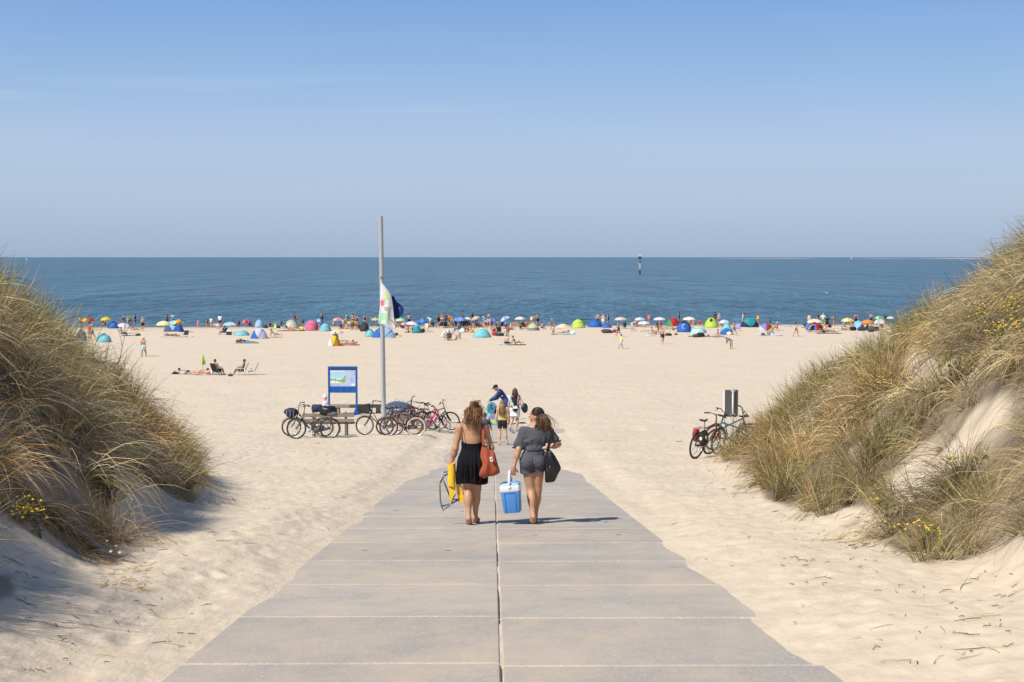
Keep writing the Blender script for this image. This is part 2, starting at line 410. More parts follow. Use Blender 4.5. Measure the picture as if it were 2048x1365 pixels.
gm = grass_mask(Xg.ravel(), Yg.ravel(), Zg.ravel()).astype(np.float32)
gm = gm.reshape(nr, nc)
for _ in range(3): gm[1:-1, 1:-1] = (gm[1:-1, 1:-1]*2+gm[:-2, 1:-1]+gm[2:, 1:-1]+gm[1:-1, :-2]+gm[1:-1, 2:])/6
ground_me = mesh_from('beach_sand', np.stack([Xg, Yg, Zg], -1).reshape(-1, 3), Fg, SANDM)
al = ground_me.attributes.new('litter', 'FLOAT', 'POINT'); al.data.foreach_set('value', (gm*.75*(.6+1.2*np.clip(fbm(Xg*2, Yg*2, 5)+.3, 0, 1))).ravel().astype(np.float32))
wet = (sstep(.10, .012, Zg-.03) if False else (1-sstep(.02, .16, Zg)))*.75
aw = ground_me.attributes.new('wet', 'FLOAT', 'POINT'); aw.data.foreach_set('value', wet.ravel().astype(np.float32))
tag(link('sand_ground', ground_me), 'pale dry beach sand sloping from the dunes down to the sea', None, kind='structure')

def hit(px, py):
    """point where that line of sight meets the smooth ground"""
    a, b = ray(px, py); d = np.concatenate([np.arange(6, 70, .05), np.arange(70, 260, .1)])
    s = CAMZ+b*d-(smooth_z(a*d, d)+.05)
    i = int(np.argmax(s < 0))
    if i == 0: i = len(d)-1
    t = d[i-1]+(d[i]-d[i-1])*s[i-1]/(s[i-1]-s[i]+1e-9)
    return Vector((a*t, t, CAMZ+b*t))
def gz(x, y): return float(terrain_z(np.array([x], float), np.array([y], float))[0])
def pxm(p): return FPX/(p.y*CT-(p.z-CAMZ)*ST)   # photograph pixels per metre there

# ------------------------------------------------------------------ sea
def sea_material():
    m = bpy.data.materials.new('sea_water'); m.use_nodes = True
    n = m.node_tree.nodes; l = m.node_tree.links; b = n['Principled BSDF']
    g = n.new('ShaderNodeNewGeometry')
    def noise(s, sc, d=4, r=.6):
        t = n.new('ShaderNodeTexNoise'); t.inputs['Scale'].default_value = s; t.inputs['Detail'].default_value = d; t.inputs['Roughness'].default_value = r
        mp = n.new('ShaderNodeMapping'); mp.inputs['Scale'].default_value = sc; mp.inputs['Rotation'].default_value = (0, 0, .12)
        l.new(g.outputs['Position'], mp.inputs[0]); l.new(mp.outputs[0], t.inputs['Vector']); return t
    bands = noise(.004, (.35, 1.6, 1), 4)
    q = n.new('ShaderNodeMix'); q.data_type = 'RGBA'; q.inputs[6].default_value = (*SEA_A, 1); q.inputs[7].default_value = (*SEA_B, 1)
    mr = n.new('ShaderNodeMapRange'); mr.inputs[1].default_value = .3; mr.inputs[2].default_value = .7; l.new(bands.outputs[0], mr.inputs[0]); l.new(mr.outputs[0], q.inputs[0])
    # near the shore the water is shallow and a little greener
    sp = n.new('ShaderNodeSeparateXYZ'); l.new(g.outputs['Position'], sp.inputs[0])
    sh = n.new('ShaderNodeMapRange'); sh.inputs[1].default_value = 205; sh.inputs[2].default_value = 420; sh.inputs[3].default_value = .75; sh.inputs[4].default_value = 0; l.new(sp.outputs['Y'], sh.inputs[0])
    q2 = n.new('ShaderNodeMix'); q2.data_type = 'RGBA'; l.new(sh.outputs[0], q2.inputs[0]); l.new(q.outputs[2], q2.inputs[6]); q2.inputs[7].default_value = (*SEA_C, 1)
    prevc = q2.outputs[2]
    for sc_, lo_, hi_ in (((.9, .13, 1), .42, 1.62), ((.42, .06, 1), .74, 1.28), ((.11, .013, 1), .74, 1.28), ((.03, .003, 1), .84, 1.18)):  # dark and light wave faces painted into the water's base colour by stretched noise
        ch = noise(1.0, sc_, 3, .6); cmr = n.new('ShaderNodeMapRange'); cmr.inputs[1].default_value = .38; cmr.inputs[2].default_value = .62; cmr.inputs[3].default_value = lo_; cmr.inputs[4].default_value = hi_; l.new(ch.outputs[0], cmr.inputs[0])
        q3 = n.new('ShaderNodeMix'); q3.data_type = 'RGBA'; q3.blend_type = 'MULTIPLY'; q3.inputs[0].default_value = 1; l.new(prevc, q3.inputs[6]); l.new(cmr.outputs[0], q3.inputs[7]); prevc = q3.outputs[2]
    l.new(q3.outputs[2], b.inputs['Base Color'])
    b.inputs['Roughness'].default_value = .22; b.inputs['IOR'].default_value = 1.33; b.inputs['Specular IOR Level'].default_value = .10
    prev = None
    for s, sc, st, di in ((.02, (.9, .25, 1), 1.0, 9.), (.10, (1., .22, 1), 1.0, 2.6), (.45, (1.1, .22, 1), 1.0, .75), (1.0, (.95, .15, 1), 1.0, .55)):
        t = noise(s, sc, 3); bp = n.new('ShaderNodeBump'); bp.inputs['Strength'].default_value = st; bp.inputs['Distance'].default_value = di
        l.new(t.outputs[0], bp.inputs['Height'])
        if prev: l.new(prev, bp.inputs['Normal'])
        prev = bp.outputs[0]
    l.new(prev, b.inputs['Normal'])
    return m
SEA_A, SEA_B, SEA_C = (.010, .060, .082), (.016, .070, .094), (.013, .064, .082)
sy = np.concatenate([np.linspace(190, 330, 240), np.geomspace(331, 28000, 260)]); tx = np.linspace(-1, 1, 300)
Ys, Ts = np.meshgrid(sy, tx, indexing='ij'); Xs = Ts*(Ys*.62+10)
Xs[:, 0] = -28000; Xs[:, -1] = 28000
amp = 1-sstep(300, 900, Ys)
Zs = (fbm(Xs*.12, Ys*.55, 51, 4)*.09+fbm(Xs*.5, Ys*1.6, 57, 3)*.12)*amp*sstep(203, 225, Ys)
ii = np.arange(Ys.size).reshape(Ys.shape); Fs = np.stack([ii[:-1, :-1], ii[:-1, 1:], ii[1:, 1:], ii[1:, :-1]], -1).reshape(-1, 4)
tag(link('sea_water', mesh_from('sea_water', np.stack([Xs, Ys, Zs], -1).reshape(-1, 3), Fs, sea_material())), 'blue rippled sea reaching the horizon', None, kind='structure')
# a thin pale sandbar far out on the right
M_bar = mat('distant_sandbar_sand', (.36, .34, .31), .9)
mb = MB()
mb.grid(lambda u, v: (850+u*1350, 6500+v*120+60*math.sin(u*5), -.6+(2.0+1.1*math.sin(u*9)+.8*math.sin(u*23))*math.sin(math.pi*v)*min(1, u*5)), 60, 7)
tag(mb.build('sandbar', M_bar), 'thin pale sandbar on the horizon right of the beacon', None, kind='structure')

# ------------------------------------------------------------------ concrete path
def slab_material():
    m = bpy.data.materials.new('path_concrete'); m.use_nodes = True
    n = m.node_tree.nodes; l = m.node_tree.links; b = n['Principled BSDF']; b.inputs['Roughness'].default_value = .85; b.inputs['Specular IOR Level'].default_value = .25
    g = n.new('ShaderNodeNewGeometry'); oi = n.new('ShaderNodeObjectInfo')
    def noise(s, d=5, r=.6, sc=(1, 1, 1)):
        t = n.new('ShaderNodeTexNoise'); t.inputs['Scale'].default_value = s; t.inputs['Detail'].default_value = d; t.inputs['Roughness'].default_value = r
        mp = n.new('ShaderNodeMapping'); mp.inputs['Scale'].default_value = sc; l.new(g.outputs['Position'], mp.inputs[0]); l.new(mp.outputs[0], t.inputs['Vector']); return t
    def mix(f, a, c, fac=None):
        q = n.new('ShaderNodeMix'); q.data_type = 'RGBA'
        if fac is not None: q.inputs[0].default_value = fac
        else: l.new(f, q.inputs[0])
        for k, v in ((6, a), (7, c)):
            if isinstance(v, tuple): q.inputs[k].default_value = (*v, 1)
            else: l.new(v, q.inputs[k])
        return q.outputs[2]
    def rr(x, a, b2, c=0., d=1.):
        q = n.new('ShaderNodeMapRange'); q.inputs[1].default_value = a; q.inputs[2].default_value = b2; q.inputs[3].default_value = c; q.inputs[4].default_value = d; l.new(x, q.inputs[0]); return q.outputs[0]
    c = mix(oi.outputs['Random'], (.39, .342, .282), (.48, .424, .350))
    c = mix(rr(noise(1.3).outputs[0], .35, .7), c, (.355, .32, .28)); c = mix(rr(noise(3.1, 6, .7).outputs[0], .55, .75, 0, .5), c, (.30, .265, .225))
    c = mix(rr(noise(40, 4, .8).outputs[0], .55, .68, 0, .8), c, (.68, .64, .58))
    c = mix(rr(noise(52, 4, .8, (1.1, 1, 1)).outputs[0], .30, .43, .7, 0), c, (.12, .105, .09))
    c = mix(rr(noise(.62, 8, .72, (1.4, .8, 1)).outputs[0], .45, .68, 0, .78), c, (.56, .455, .33))   # drifts of blown sand
    l.new(c, b.inputs['Base Color'])
    bp = n.new('ShaderNodeBump'); bp.inputs['Strength'].default_value = .5; bp.inputs['Distance'].default_value = .004; l.new(noise(90, 3, .8).outputs[0], bp.inputs['Height']); l.new(bp.outputs[0], b.inputs['Normal'])
    return m
SLABM = slab_material()
bed = MB()
yy = np.arange(-4, 61, 1.)
for sx in (0,):
    V = []; F = []
    for i, y in enumerate(yy):
        z = float(base_z(0, y))
        V += [(float(path_x(y))-2.0, y, z-.20), (float(path_x(y))+2.0, y, z-.20)]
        if i: F.append((2*i-2, 2*i-1, 2*i+1, 2*i))
    bed.add(V, F)
pathO = tag(bed.build('path', SANDM), 'sandy concrete slab path leading down between the dunes to the beach', None, kind='structure')
bxm = MB().box((0, 0, -.06), (1.986, 1.966, .12), bev=.007); slab_me = mesh_from('paving_slab', bxm.V, bxm.F, SLABM, smooth=False)
hole_m = mat('lifting_slot_steel', (.13, .11, .09), .9)
sl_m = MB().box((0, 0, 0), (.07, .012, .006)); slot_me = mesh_from('lifting_slot', sl_m.V, sl_m.F, hole_m, smooth=False)
def put_slab(x, y, yaw=.0139, nslot=True):
    z0 = float(base_z(x, y-.9)); z1 = float(base_z(x, y+.9)); s = math.atan2(z1-z0, 1.8)
    o = link('paving_slab', slab_me, pathO, (x, y, (z0+z1)/2+rng.normal(0, .0018)), (s+rng.normal(0, .0006), rng.normal(0, .0012), yaw+math.pi/2*0+rng.normal(0, .0012)))
    if nslot and y < 24:
        for sx in ((-.5, .5) if rng.random() < .22 else ()): link('lifting_slot', slot_me, o, (sx+rng.normal(0, .03), rng.normal(0, .05), .0022), (0, 0, rng.normal(0, .05)))
    return o
for side, dy in ((-1, 0.), (1, -.07)):
    y = 8.75+dy-12
    while y < 59.5:
        yc = y+1.; put_slab(float(path_x(yc))+side*1.003+rng.normal(0, .0012), yc+rng.normal(0, .003)); y += 2.0
for i in range(2):
    for j in range(2): put_slab(2.3+i*2.0, 55.4+j*2.0, 0.02, False)
# ------------------------------------------------------------------ dune grass
def grass_material():
    m = bpy.data.materials.new('marram_blade'); m.use_nodes = True
    n = m.node_tree.nodes; l = m.node_tree.links; b = n['Principled BSDF']; b.inputs['Roughness'].default_value = .55; b.inputs['Specular IOR Level'].default_value = .3
    at = n.new('ShaderNodeAttribute'); at.attribute_name = 'blade_colour'
    l.new(at.outputs['Color'], b.inputs['Base Color'])
    tr = n.new('ShaderNodeBsdfTranslucent'); l.new(at.outputs['Color'], tr.inputs[0])
    ms = n.new('ShaderNodeMixShader'); ms.inputs[0].default_value = .20; l.new(b.outputs[0], ms.inputs[1]); l.new(tr.outputs[0], ms.inputs[2]); l.new(ms.outputs[0], n['Material Output'].inputs[0])
    return m
GRM = grass_material()
PAL = np.array([(.075, .10, .028), (.16, .165, .05), (.29, .24, .085), (.42, .315, .125), (.55, .43, .235), (.33, .245, .15), (.22, .17, .125), (.30, .165, .055), (.72, .58, .35)])
def blades(base, d0, length, width, grav, curl, colr, nseg=5):
    """ribbon blades of true length: the tip bends over under its own weight"""
    N = len(base); K = nseg+1; s = np.linspace(0, 1, K)[None, :, None]
    t = d0[:, None]+np.array([0, 0, -1.])*grav[:, None, None]*s**1.3+curl[:, None]*s
    t /= np.linalg.norm(t, axis=2, keepdims=True)+1e-9
    c = base[:, None]+np.concatenate([np.zeros((N, 1, 3)), np.cumsum((t[:, 1:]+t[:, :-1])*.5, axis=1)], 1)*(length/nseg)[:, None, None]
    rv = rng.normal(size=(N, 1, 3)); side = np.cross(t, rv); side /= np.linalg.norm(side, axis=2, keepdims=True)+1e-9
    w = width[:, None, None]*(1-s**1.6*.85)
    V = np.stack([c-side*w*.5, c+side*w*.5], 2).reshape(-1, 3)
    i0 = (np.arange(N)[:, None]*K+np.arange(nseg)[None])*2
    F = np.stack([i0, i0+1, i0+3, i0+2], -1).reshape(-1, 4)
    root = np.array((.30, .235, .15)); cs = colr[:, None]*(.3+.7*np.clip(s*2.5, 0, 1))+root*(.7-.7*np.clip(s*2.5, 0, 1))
    C = np.repeat(cs, 2, axis=1).reshape(-1, 3)
    return V, F, C
def grad(x, y):
    e = .15; gx = (smooth_z(x+e, y)-smooth_z(x-e, y))/(2*e); gy = (smooth_z(x, y+e)-smooth_z(x, y-e))/(2*e)
    return np.stack([-gx, -gy], -1)
def grass_field(x0, x1, y0, y1, ntry, seed, xlim=None):
    r = np.random.default_rng(seed)
    x = r.uniform(x0, x1, ntry); y = y0+(y1-y0)*r.uniform(0, 1, ntry)**.85
    z = terrain_z(x, y); px, py = project(x, y, z)
    k = grass_mask(x, y, z) & ((px > -420) | (y < 12.5)) & (px < 2480)
    clump = fbm(x*.9, y*.7, seed, 3)
    k &= (clump > -.11+r.normal(0, .06, ntry))
    return x[k], y[k], z[k], clump[k]
def build_grass(name, x0, x1, y0, y1, ntry, seed, label, side, wind):
    x, y, z, cl = grass_field(x0, x1, y0, y1, ntry, seed)
    r = np.random.default_rng(seed+1)
    nt = len(x)
    dist = np.sqrt(x*x+y*y); g = grad(x, y); gl = np.linalg.norm(g, axis=1, keepdims=True)+1e-6; gd = g/gl*np.clip(gl, 0, 1.2)
    drape = r.uniform(0, 1, nt) < np.clip(.40+.8*(gl[:, 0]-.5)-cl*1.2, .12, .75)
    size = np.clip(r.lognormal(-.05, .32, nt), .45, 1.7)
    nb = np.clip(72*size**1.3*np.clip(17/dist, .55, 1.4), 14, 150).astype(int)
    T = np.repeat(np.arange(nt), nb); N = len(T)
    rad = (.04+.04*size)[T]; th = r.uniform(0, 2*np.pi, N); q = np.sqrt(r.uniform(0, 1, N))*rad*1.4
    bx = x[T]+q*np.cos(th); by = y[T]+q*np.sin(th); bz = terrain_z(bx, by)-.03
    wv = np.array(wind); lean = np.stack([r.normal(0, .33, nt), r.normal(0, .33, nt)], -1)[T]; hang = drape[T]
    dead = np.where(hang, r.uniform(0, 1, N) < .86, r.uniform(0, 1, N) < .20)
    sp = np.where(hang, np.abs(r.normal(.75, .35, N)), np.abs(r.normal(.36, .22, N))); thd = th+r.normal(0, .45, N)
    dx = np.cos(thd)*sp+gd[T, 0]*np.where(hang, .42, .12)+wv[0]+lean[:, 0]; dy = np.sin(thd)*sp+gd[T, 1]*np.where(hang, .42, .12)+wv[1]+lean[:, 1]
    d = np.stack([dx, dy, np.where(hang, r.uniform(.35, 1.0, N), 1.)], -1); d /= np.linalg.norm(d, axis=1, keepdims=True)
    L = np.clip(.68*size+.25*cl, .30, 1.05)[T]*np.where(hang, r.uniform(.55, 1.15, N), r.uniform(.45, 1.1, N))
    grav = np.where(hang, r.uniform(.9, 2.6, N), np.where(r.uniform(0, 1, N) < .3, r.uniform(.5, 1.5, N), r.uniform(.0, .55, N)))
    curl = np.stack([r.normal(0, .22, N), r.normal(0, .22, N), r.normal(0, .08, N)], -1)
    wd = np.where(dead, r.uniform(.004, .0068, N), r.uniform(.005, .0085, N))*np.clip(dist[T]/16, .9, 2.2)
    tone = r.uniform(0, 1, nt)[T]; hue = fbm(x*.35+7, y*.3, seed+5, 2)[T]
    ci = np.where(dead, np.where(tone < .45, r.choice([4, 4, 3, 8], N), r.choice([5, 6, 6, 4], N)), np.where(tone < .45, r.choice([0, 1, 1, 2, 3], N), r.choice([1, 2, 3, 3, 7], N)))
    ci = np.where((hue > .10) & (r.uniform(0, 1, N) < .5), 7, ci)
    col = PAL[ci]*1.04*(r.uniform(.68, 1.3, (N, 1)))*(np.exp(r.normal(0, .28, nt))[T])[:, None]
    V, F, C = blades(np.stack([bx, by, bz], -1), d, L, wd, grav, curl, col)
    tz = smooth_z(V[:, 0], V[:, 1])+.06; V[:, 2] = np.maximum(V[:, 2], tz+.03*r.uniform(0, 1, len(V)))
    me = mesh_from(name, V, F, GRM, smooth=False)
    a = me.color_attributes.new('blade_colour', 'FLOAT_COLOR', 'POINT'); a.data.foreach_set('color', np.c_[C, np.ones(len(C))].ravel().astype(np.float32))
    tag(link(name, me), label, None, kind='stuff')
    return N
n1 = build_grass('marram_grass', -16, -2.4, 5, 40, 5200, 41, 'tall wind-bent marram grass covering the left dune', -1, (.10, -.02))
n2 = build_grass('marram_grass', 2.4, 19, 8, 48, 7200, 77, 'dense olive and straw coloured marram grass covering the right dune', 1, (-.10, .04))
print('blades', n1, n2)
# fallen straw, twigs and seaweed bits lying on the sand
def debris():
    mb_ = MB(); r = random.Random(5)
    regs = [((1750, 2040), (1150, 1320), 70), ((1320, 1750), (1020, 1340), 26), ((20, 420), (1120, 1350), 75), ((280, 700), (900, 1130), 45), ((200, 300), (1140, 1185), 90), ((1400, 1520), (920, 1010), 40), ((1560, 1760), (1020, 1140), 50),
            ((900, 1400), (880, 1000), 16), ((300, 1700), (690, 900), 60)]
    for (xa, xb), (ya, yb), n in regs:
        for _ in range(n):
            p = hit(r.uniform(xa, xb), r.uniform(ya, yb)); u = p.x-float(path_x(p.y))
            if abs(u) < 2.1 and p.y < 40: continue
            L = r.choice([.03, .04, .05, .06, .09, .17])*(1 if p.y < 30 else 1.4); a = r.uniform(0, math.pi); z = gz(p.x, p.y)
            q = [Vector((p.x+math.cos(a)*L*(t-.5)+r.uniform(-.05, .05)*L, p.y+math.sin(a)*L*(t-.5)+r.uniform(-.05, .05)*L, 0)) for t in (0, .33, .66, 1)]
            for i, v in enumerate(q): v.z = gz(v.x, v.y)+.006+(r.uniform(0, .010) if i in (1, 2, 3) else 0)
            mb_.mi = 0 if r.random() < .6 else 1
            if (xa, ya) == (200, 1140): mb_.mi = 1
            mb_.tube(q, [.0022, .003, .0028, .0015] if p.y < 30 else .007, 4)
            if r.random() < .12: mb_.tube([q[1], q[1]+Vector((r.uniform(-.05, .05), r.uniform(-.05, .05), .015))], .002, 4)
    o = mb_.build('plant_debris', [mat('dark_twig', (.085, .06, .04), .9), mat('dry_straw', (.42, .31, .16), .8)], smooth=False)
    tag(o, 'small twigs and broken straw scattered over the sand', None, kind='stuff')
debris()
# yellow-flowered ragwort plants
M_stem = mat('ragwort_stem', (.16, .17, .06), .7); M_leaf = mat('ragwort_leaf', (.12, .16, .05), .6, trans=.2); M_yel = mat('ragwort_flower_yellow', (.78, .52, .02), .6); M_brn = mat('brown_seed_head', (.13, .075, .03), .9)
def ragwort(px, py, h, nfl, label, spread=.3, brown=False, dd=None):
    p = hit(px, py) if dd is None else P3(px, py, dd)
    z = gz(p.x, p.y); t = thing('ragwort_plant', label, 'wild plant', (p.x, p.y, z), group='flowering plants in the dune grass')
    r = random.Random(int(px*7+py)); st = MB(); lf = MB(); fl = MB()
    for i in range(max(4, nfl//4)):
        a = r.uniform(0, 6.28); q = r.uniform(.2, 1)*spread; top = Vector((math.cos(a)*q-.04, math.sin(a)*q*.8-.12, h*r.uniform(.75, 1.05)))
        st.tube([(0, 0, -.02), top*.5+Vector((r.uniform(-.03, .03), 0, .03)), top], [.0035, .003, .002], 5)
        for k in range(9):
            u = r.uniform(.15, .95); b = top*u+Vector((0, 0, .03*(1-u))); an = r.uniform(0, 6.28); L = r.uniform(.05, .10)
            d = Vector((math.cos(an), math.sin(an), r.uniform(-.2, .5)))*L; w = Vector((-math.sin(an), math.cos(an), 0))*L*.22
            lf.add([b, b+d*.5+w, b+d, b+d*.5-w], [(0, 1, 2, 3)])
        for k in range(6):
            c = top+Vector((r.gauss(0, .075), r.gauss(0, .075), r.gauss(.0, .045))); st.tube([top*.9, c], .0025, 4)
            rr_ = r.uniform(.012, .019)
            n = 9; V = [c+Vector((0, 0, .006))]; F = []
            for j in range(n):
                an = 2*math.pi*j/n; V += [c+Vector((math.cos(an)*rr_*1.25, math.sin(an)*rr_*1.25, 0)), c+Vector((math.cos(an+.35)*rr_*.7, math.sin(an+.35)*rr_*.7, .002))]
            for j in range(n): F += [(0, 1+2*j, 2+2*j), (0, 2+2*j, 1+(2*j+2) % (2*n))]
            fl.add(V, F); fl.ell(c+Vector((0, 0, .006)), (rr_*.5, rr_*.5, rr_*.5), 6, 4)
    st.build('stem', M_stem, t); lf.build('foliage', M_leaf if not brown else mat('ragwort_dull_leaf', (.10, .085, .04), .8), t); fo = fl.build('seed_head' if brown else 'flower', M_brn if brown else M_yel, t); fo['kind'] = 'stuff'
for a in [(2010, 745, .55, 60, 'large ragwort with many yellow flowers at the right edge of the dune', .42), (1995, 690, .5, 40, 'yellow ragwort high on the dune just above the largest one', .35),
          (2040, 690, .5, 40, 'yellow ragwort touching the right picture edge high on the dune', .35),
          (1650, 800, .45, 26, 'small yellow ragwort on the dune shoulder above the leaning bicycles', .3), (1920, 775, .4, 16, 'sparse yellow ragwort below the upper bare sand patch', .35), (1790, 812, .4, 20, 'low pale yellow ragwort in the middle of the right dune', .4),
          (1925, 965, .32, 14, 'yellow ragwort beside the lower bare sand patch on the right', .3), (1770, 1042, .26, 8, 'tiny yellow ragwort near the foot of the right dune', .2), (1845, 1118, .34, 18, 'bright yellow ragwort at the lowest tuft of the right dune', .25),
          (85, 1085, .32, 22, 'yellow ragwort among the dark grass at the foot of the left dune', .22), (150, 790, .35, 12, 'faint yellow ragwort halfway up the left dune', .25)]:
    ragwort(*a)
ragwort(222, 1010, .38, 36, 'brown seeded ragwort hanging over the sand from the left dune', .24, True)
ragwort(480, 700, .3, 0, 'x', .1) if False else None
# tall dry stalk standing out of the left dune against the beach
def stalk():
    p = P3(232, 775, 24); z = gz(p.x, p.y); t = thing('dry_stalk', 'tall bare branching stalk rising from the left dune grass', 'dead plant', (p.x, p.y, z))
    m = MB(); H = 1.45
    m.tube([(0, 0, 0), (.05, 0, H*.4), (.16, 0, H*.75), (.19, 0, H)], [.006, .005, .004, .0025], 5)
    m.build('stem', mat('dry_stalk_brown', (.13, .09, .05), .9), t)
    for a, b in (((.06, 0, H*.45), (-.12, 0, H*.72)), ((.16, 0, H*.75), (.26, .0, H*.95)), ((.12, 0, H*.6), (.02, .03, H*.85)), ((.05, 0, H*.3), (-.2, 0, H*.5)), ((.17, 0, H*.8), (.12, 0, H*.98))):
        q = MB(); a = Vector(a); b = Vector(b); q.tube([a, (a+b)/2+Vector((.02, 0, -.01)), b], [.004, .003, .002], 4); q.build('twig', _mats['dry_stalk_brown'], t)
stalk()
for i, (px, py) in enumerate([(305, 962), (318, 966), (311, 955), (214, 1113), (232, 1122), (222, 1132), (240, 1138)]):
    p = hit(px, py); m = MB(); m.ell((0, 0, .012), (.014, .012, .012), 8, 6)
    m.tube([(.0, 0, .012), (.014, 0, .016), (.01, .0, .028)], [.009, .006, .002], 6)
    o = m.build('snail', mat('pale_snail_shell', (.62, .58, .50), .5)); o.location = (p.x, p.y, gz(p.x, p.y)+.12)
    tag(o, 'tiny white snail shell on dead stems of the far grass mound on the left' if i < 3 else 'tiny white snail shell under the nearest grass mound on the left', 'snail', 'white snails on the left dune')
# ------------------------------------------------------------------ bodies: one continuous surface grown from a distance field
def Vx(*a): return np.array(a, float)
class SDF:
    def __init__(s, k=.03): s.P = []; s.k = k
    def cone(s, a, b, ra, rb, tag='x', k=None): s.P.append(('c', Vx(*a), Vx(*b), ra, rb, tag, k or s.k)); return s
    def ell(s, c, r, R=None, tag='x', k=None): s.P.append(('e', Vx(*c), Vx(*r), np.eye(3) if R is None else np.array(R), None, tag, k or s.k)); return s
    @staticmethod
    def dist(p, X, Y, Z):
        if p[0] == 'c':
            a, b, ra, rb = p[1], p[2], p[3], p[4]; ab = b-a; L = ab@ab+1e-12
            t = np.clip(((X-a[0])*ab[0]+(Y-a[1])*ab[1]+(Z-a[2])*ab[2])/L, 0, 1)
            return np.sqrt((X-a[0]-t*ab[0])**2+(Y-a[1]-t*ab[1])**2+(Z-a[2]-t*ab[2])**2)-(ra+(rb-ra)*t)
        c, r, R = p[1], p[2], p[3]; dx, dy, dz = X-c[0], Y-c[1], Z-c[2]
        u = (R[0, 0]*dx+R[1, 0]*dy+R[2, 0]*dz)/r[0]; v = (R[0, 1]*dx+R[1, 1]*dy+R[2, 1]*dz)/r[1]; w = (R[0, 2]*dx+R[1, 2]*dy+R[2, 2]*dz)/r[2]
        k0 = np.sqrt(u*u+v*v+w*w)+1e-9; k1 = np.sqrt((u/r[0])**2+(v/r[1])**2+(w/r[2])**2)+1e-9
        return k0*(k0-1)/k1
    def mesh(s, h):
        lo = np.full(3, 1e9); hi = -lo; bb = []
        for p in s.P:
            if p[0] == 'c': R = max(p[3], p[4]); l = np.minimum(p[1], p[2])-R; g = np.maximum(p[1], p[2])+R
            else: R = np.max(p[2]); e = np.abs(p[3]) @ p[2]; l = p[1]-e; g = p[1]+e
            bb.append((l, g)); lo = np.minimum(lo, l); hi = np.maximum(hi, g)
        lo -= 3*h; hi += 3*h; n = np.ceil((hi-lo)/h).astype(int)+1
        D = np.full(n, .2, np.float32); ax = [lo[i]+h*np.arange(n[i]) for i in range(3)]
        for p, (l, g) in zip(s.P, bb):
            m = p[6]+2.5*h; i0 = np.maximum(np.floor((l-m-lo)/h).astype(int), 0); i1 = np.minimum(np.ceil((g+m-lo)/h).astype(int)+1, n)
            X = ax[0][i0[0]:i1[0], None, None]; Y = ax[1][None, i0[1]:i1[1], None]; Z = ax[2][None, None, i0[2]:i1[2]]
            d = s.dist(p, X, Y, Z); S = D[i0[0]:i1[0], i0[1]:i1[1], i0[2]:i1[2]]; k = p[6]
            hh = np.maximum(k-np.abs(S-d), 0)/k; S[...] = np.minimum(S, d)-hh*hh*k*.25
        return surface_nets(D, lo, h)
    def owner(s, V):
        best = np.full(len(V), 1e9); own = np.zeros(len(V), int)
        for i, p in enumerate(s.P):
            d = s.dist(p, V[:, 0], V[:, 1], V[:, 2]); m = d < best; best[m] = d[m]; own[m] = i
        return np.array([p[5] for p in s.P])[own]
def surface_nets(D, org, h):
    ins = D < 0
    c = np.zeros(tuple(np.array(D.shape)-1), np.int8)
    for a in (0, 1):
        for b in (0, 1):
            for e in (0, 1): c += ins[a:D.shape[0]-1+a, b:D.shape[1]-1+b, e:D.shape[2]-1+e]
    act = (c > 0) & (c < 8); I = np.argwhere(act); N = len(I)
    ids = np.full(act.shape, -1, np.int32); ids[act] = np.arange(N)
    cr_ = [(a, b, e) for a in (0, 1) for b in (0, 1) for e in (0, 1)]
    val = np.stack([D[I[:, 0]+a, I[:, 1]+b, I[:, 2]+e] for a, b, e in cr_], 1)
    S = np.zeros((N, 3)); W_ = np.zeros(N)
    for i in range(8):
        for j in range(i+1, 8):
            ci, cj = np.array(cr_[i]), np.array(cr_[j])
            if np.abs(ci-cj).sum() != 1: continue
            m = (val[:, i] < 0) != (val[:, j] < 0); t = val[m, i]/(val[m, i]-val[m, j])
            S[m] += ci+(cj-ci)*t[:, None]; W_[m] += 1
    V = org+h*(I+S/W_[:, None]); F = []
    for ax in range(3):
        o = [x for x in range(3) if x != ax]
        sl0 = [slice(None)]*3; sl1 = [slice(None)]*3; sl0[ax] = slice(0, -1); sl1[ax] = slice(1, None)
        ch = ins[tuple(sl0)] != ins[tuple(sl1)]; E = np.argwhere(ch)
        E = E[(E[:, o[0]] > 0) & (E[:, o[1]] > 0)]
        def cid(d0, d1):
            q = E.copy(); q[:, o[0]] -= d0; q[:, o[1]] -= d1; return ids[q[:, 0], q[:, 1], q[:, 2]]
        f = np.stack([cid(1, 1), cid(0, 1), cid(0, 0), cid(1, 0)], 1)
        inside0 = ins[E[:, 0], E[:, 1], E[:, 2]]; flip = ~inside0 if ax != 1 else inside0
        f[flip] = f[flip][:, ::-1]; F.append(f)
    F = np.concatenate(F); F = F[(F >= 0).all(1)]
    return V, F.astype(np.int32)
def vnormals(V, F):
    n = np.cross(V[F[:, 2]]-V[F[:, 0]], V[F[:, 3]]-V[F[:, 1]]); N = np.zeros_like(V)
    for k in range(4): np.add.at(N, F[:, k], n)
    return N/(np.linalg.norm(N, axis=1, keepdims=True)+1e-12)
def relax(V, F, it=2, f=.5):
    for _ in range(it):
        S = np.zeros_like(V); C = np.zeros(len(V))
        for k in range(4):
            a, b = F[:, k], F[:, (k+1) % 4]; np.add.at(S, a, V[b]); np.add.at(C, a, 1); np.add.at(S, b, V[a]); np.add.at(C, b, 1)
        V = V+(S/np.maximum(C, 1)[:, None]-V)*f
    return V
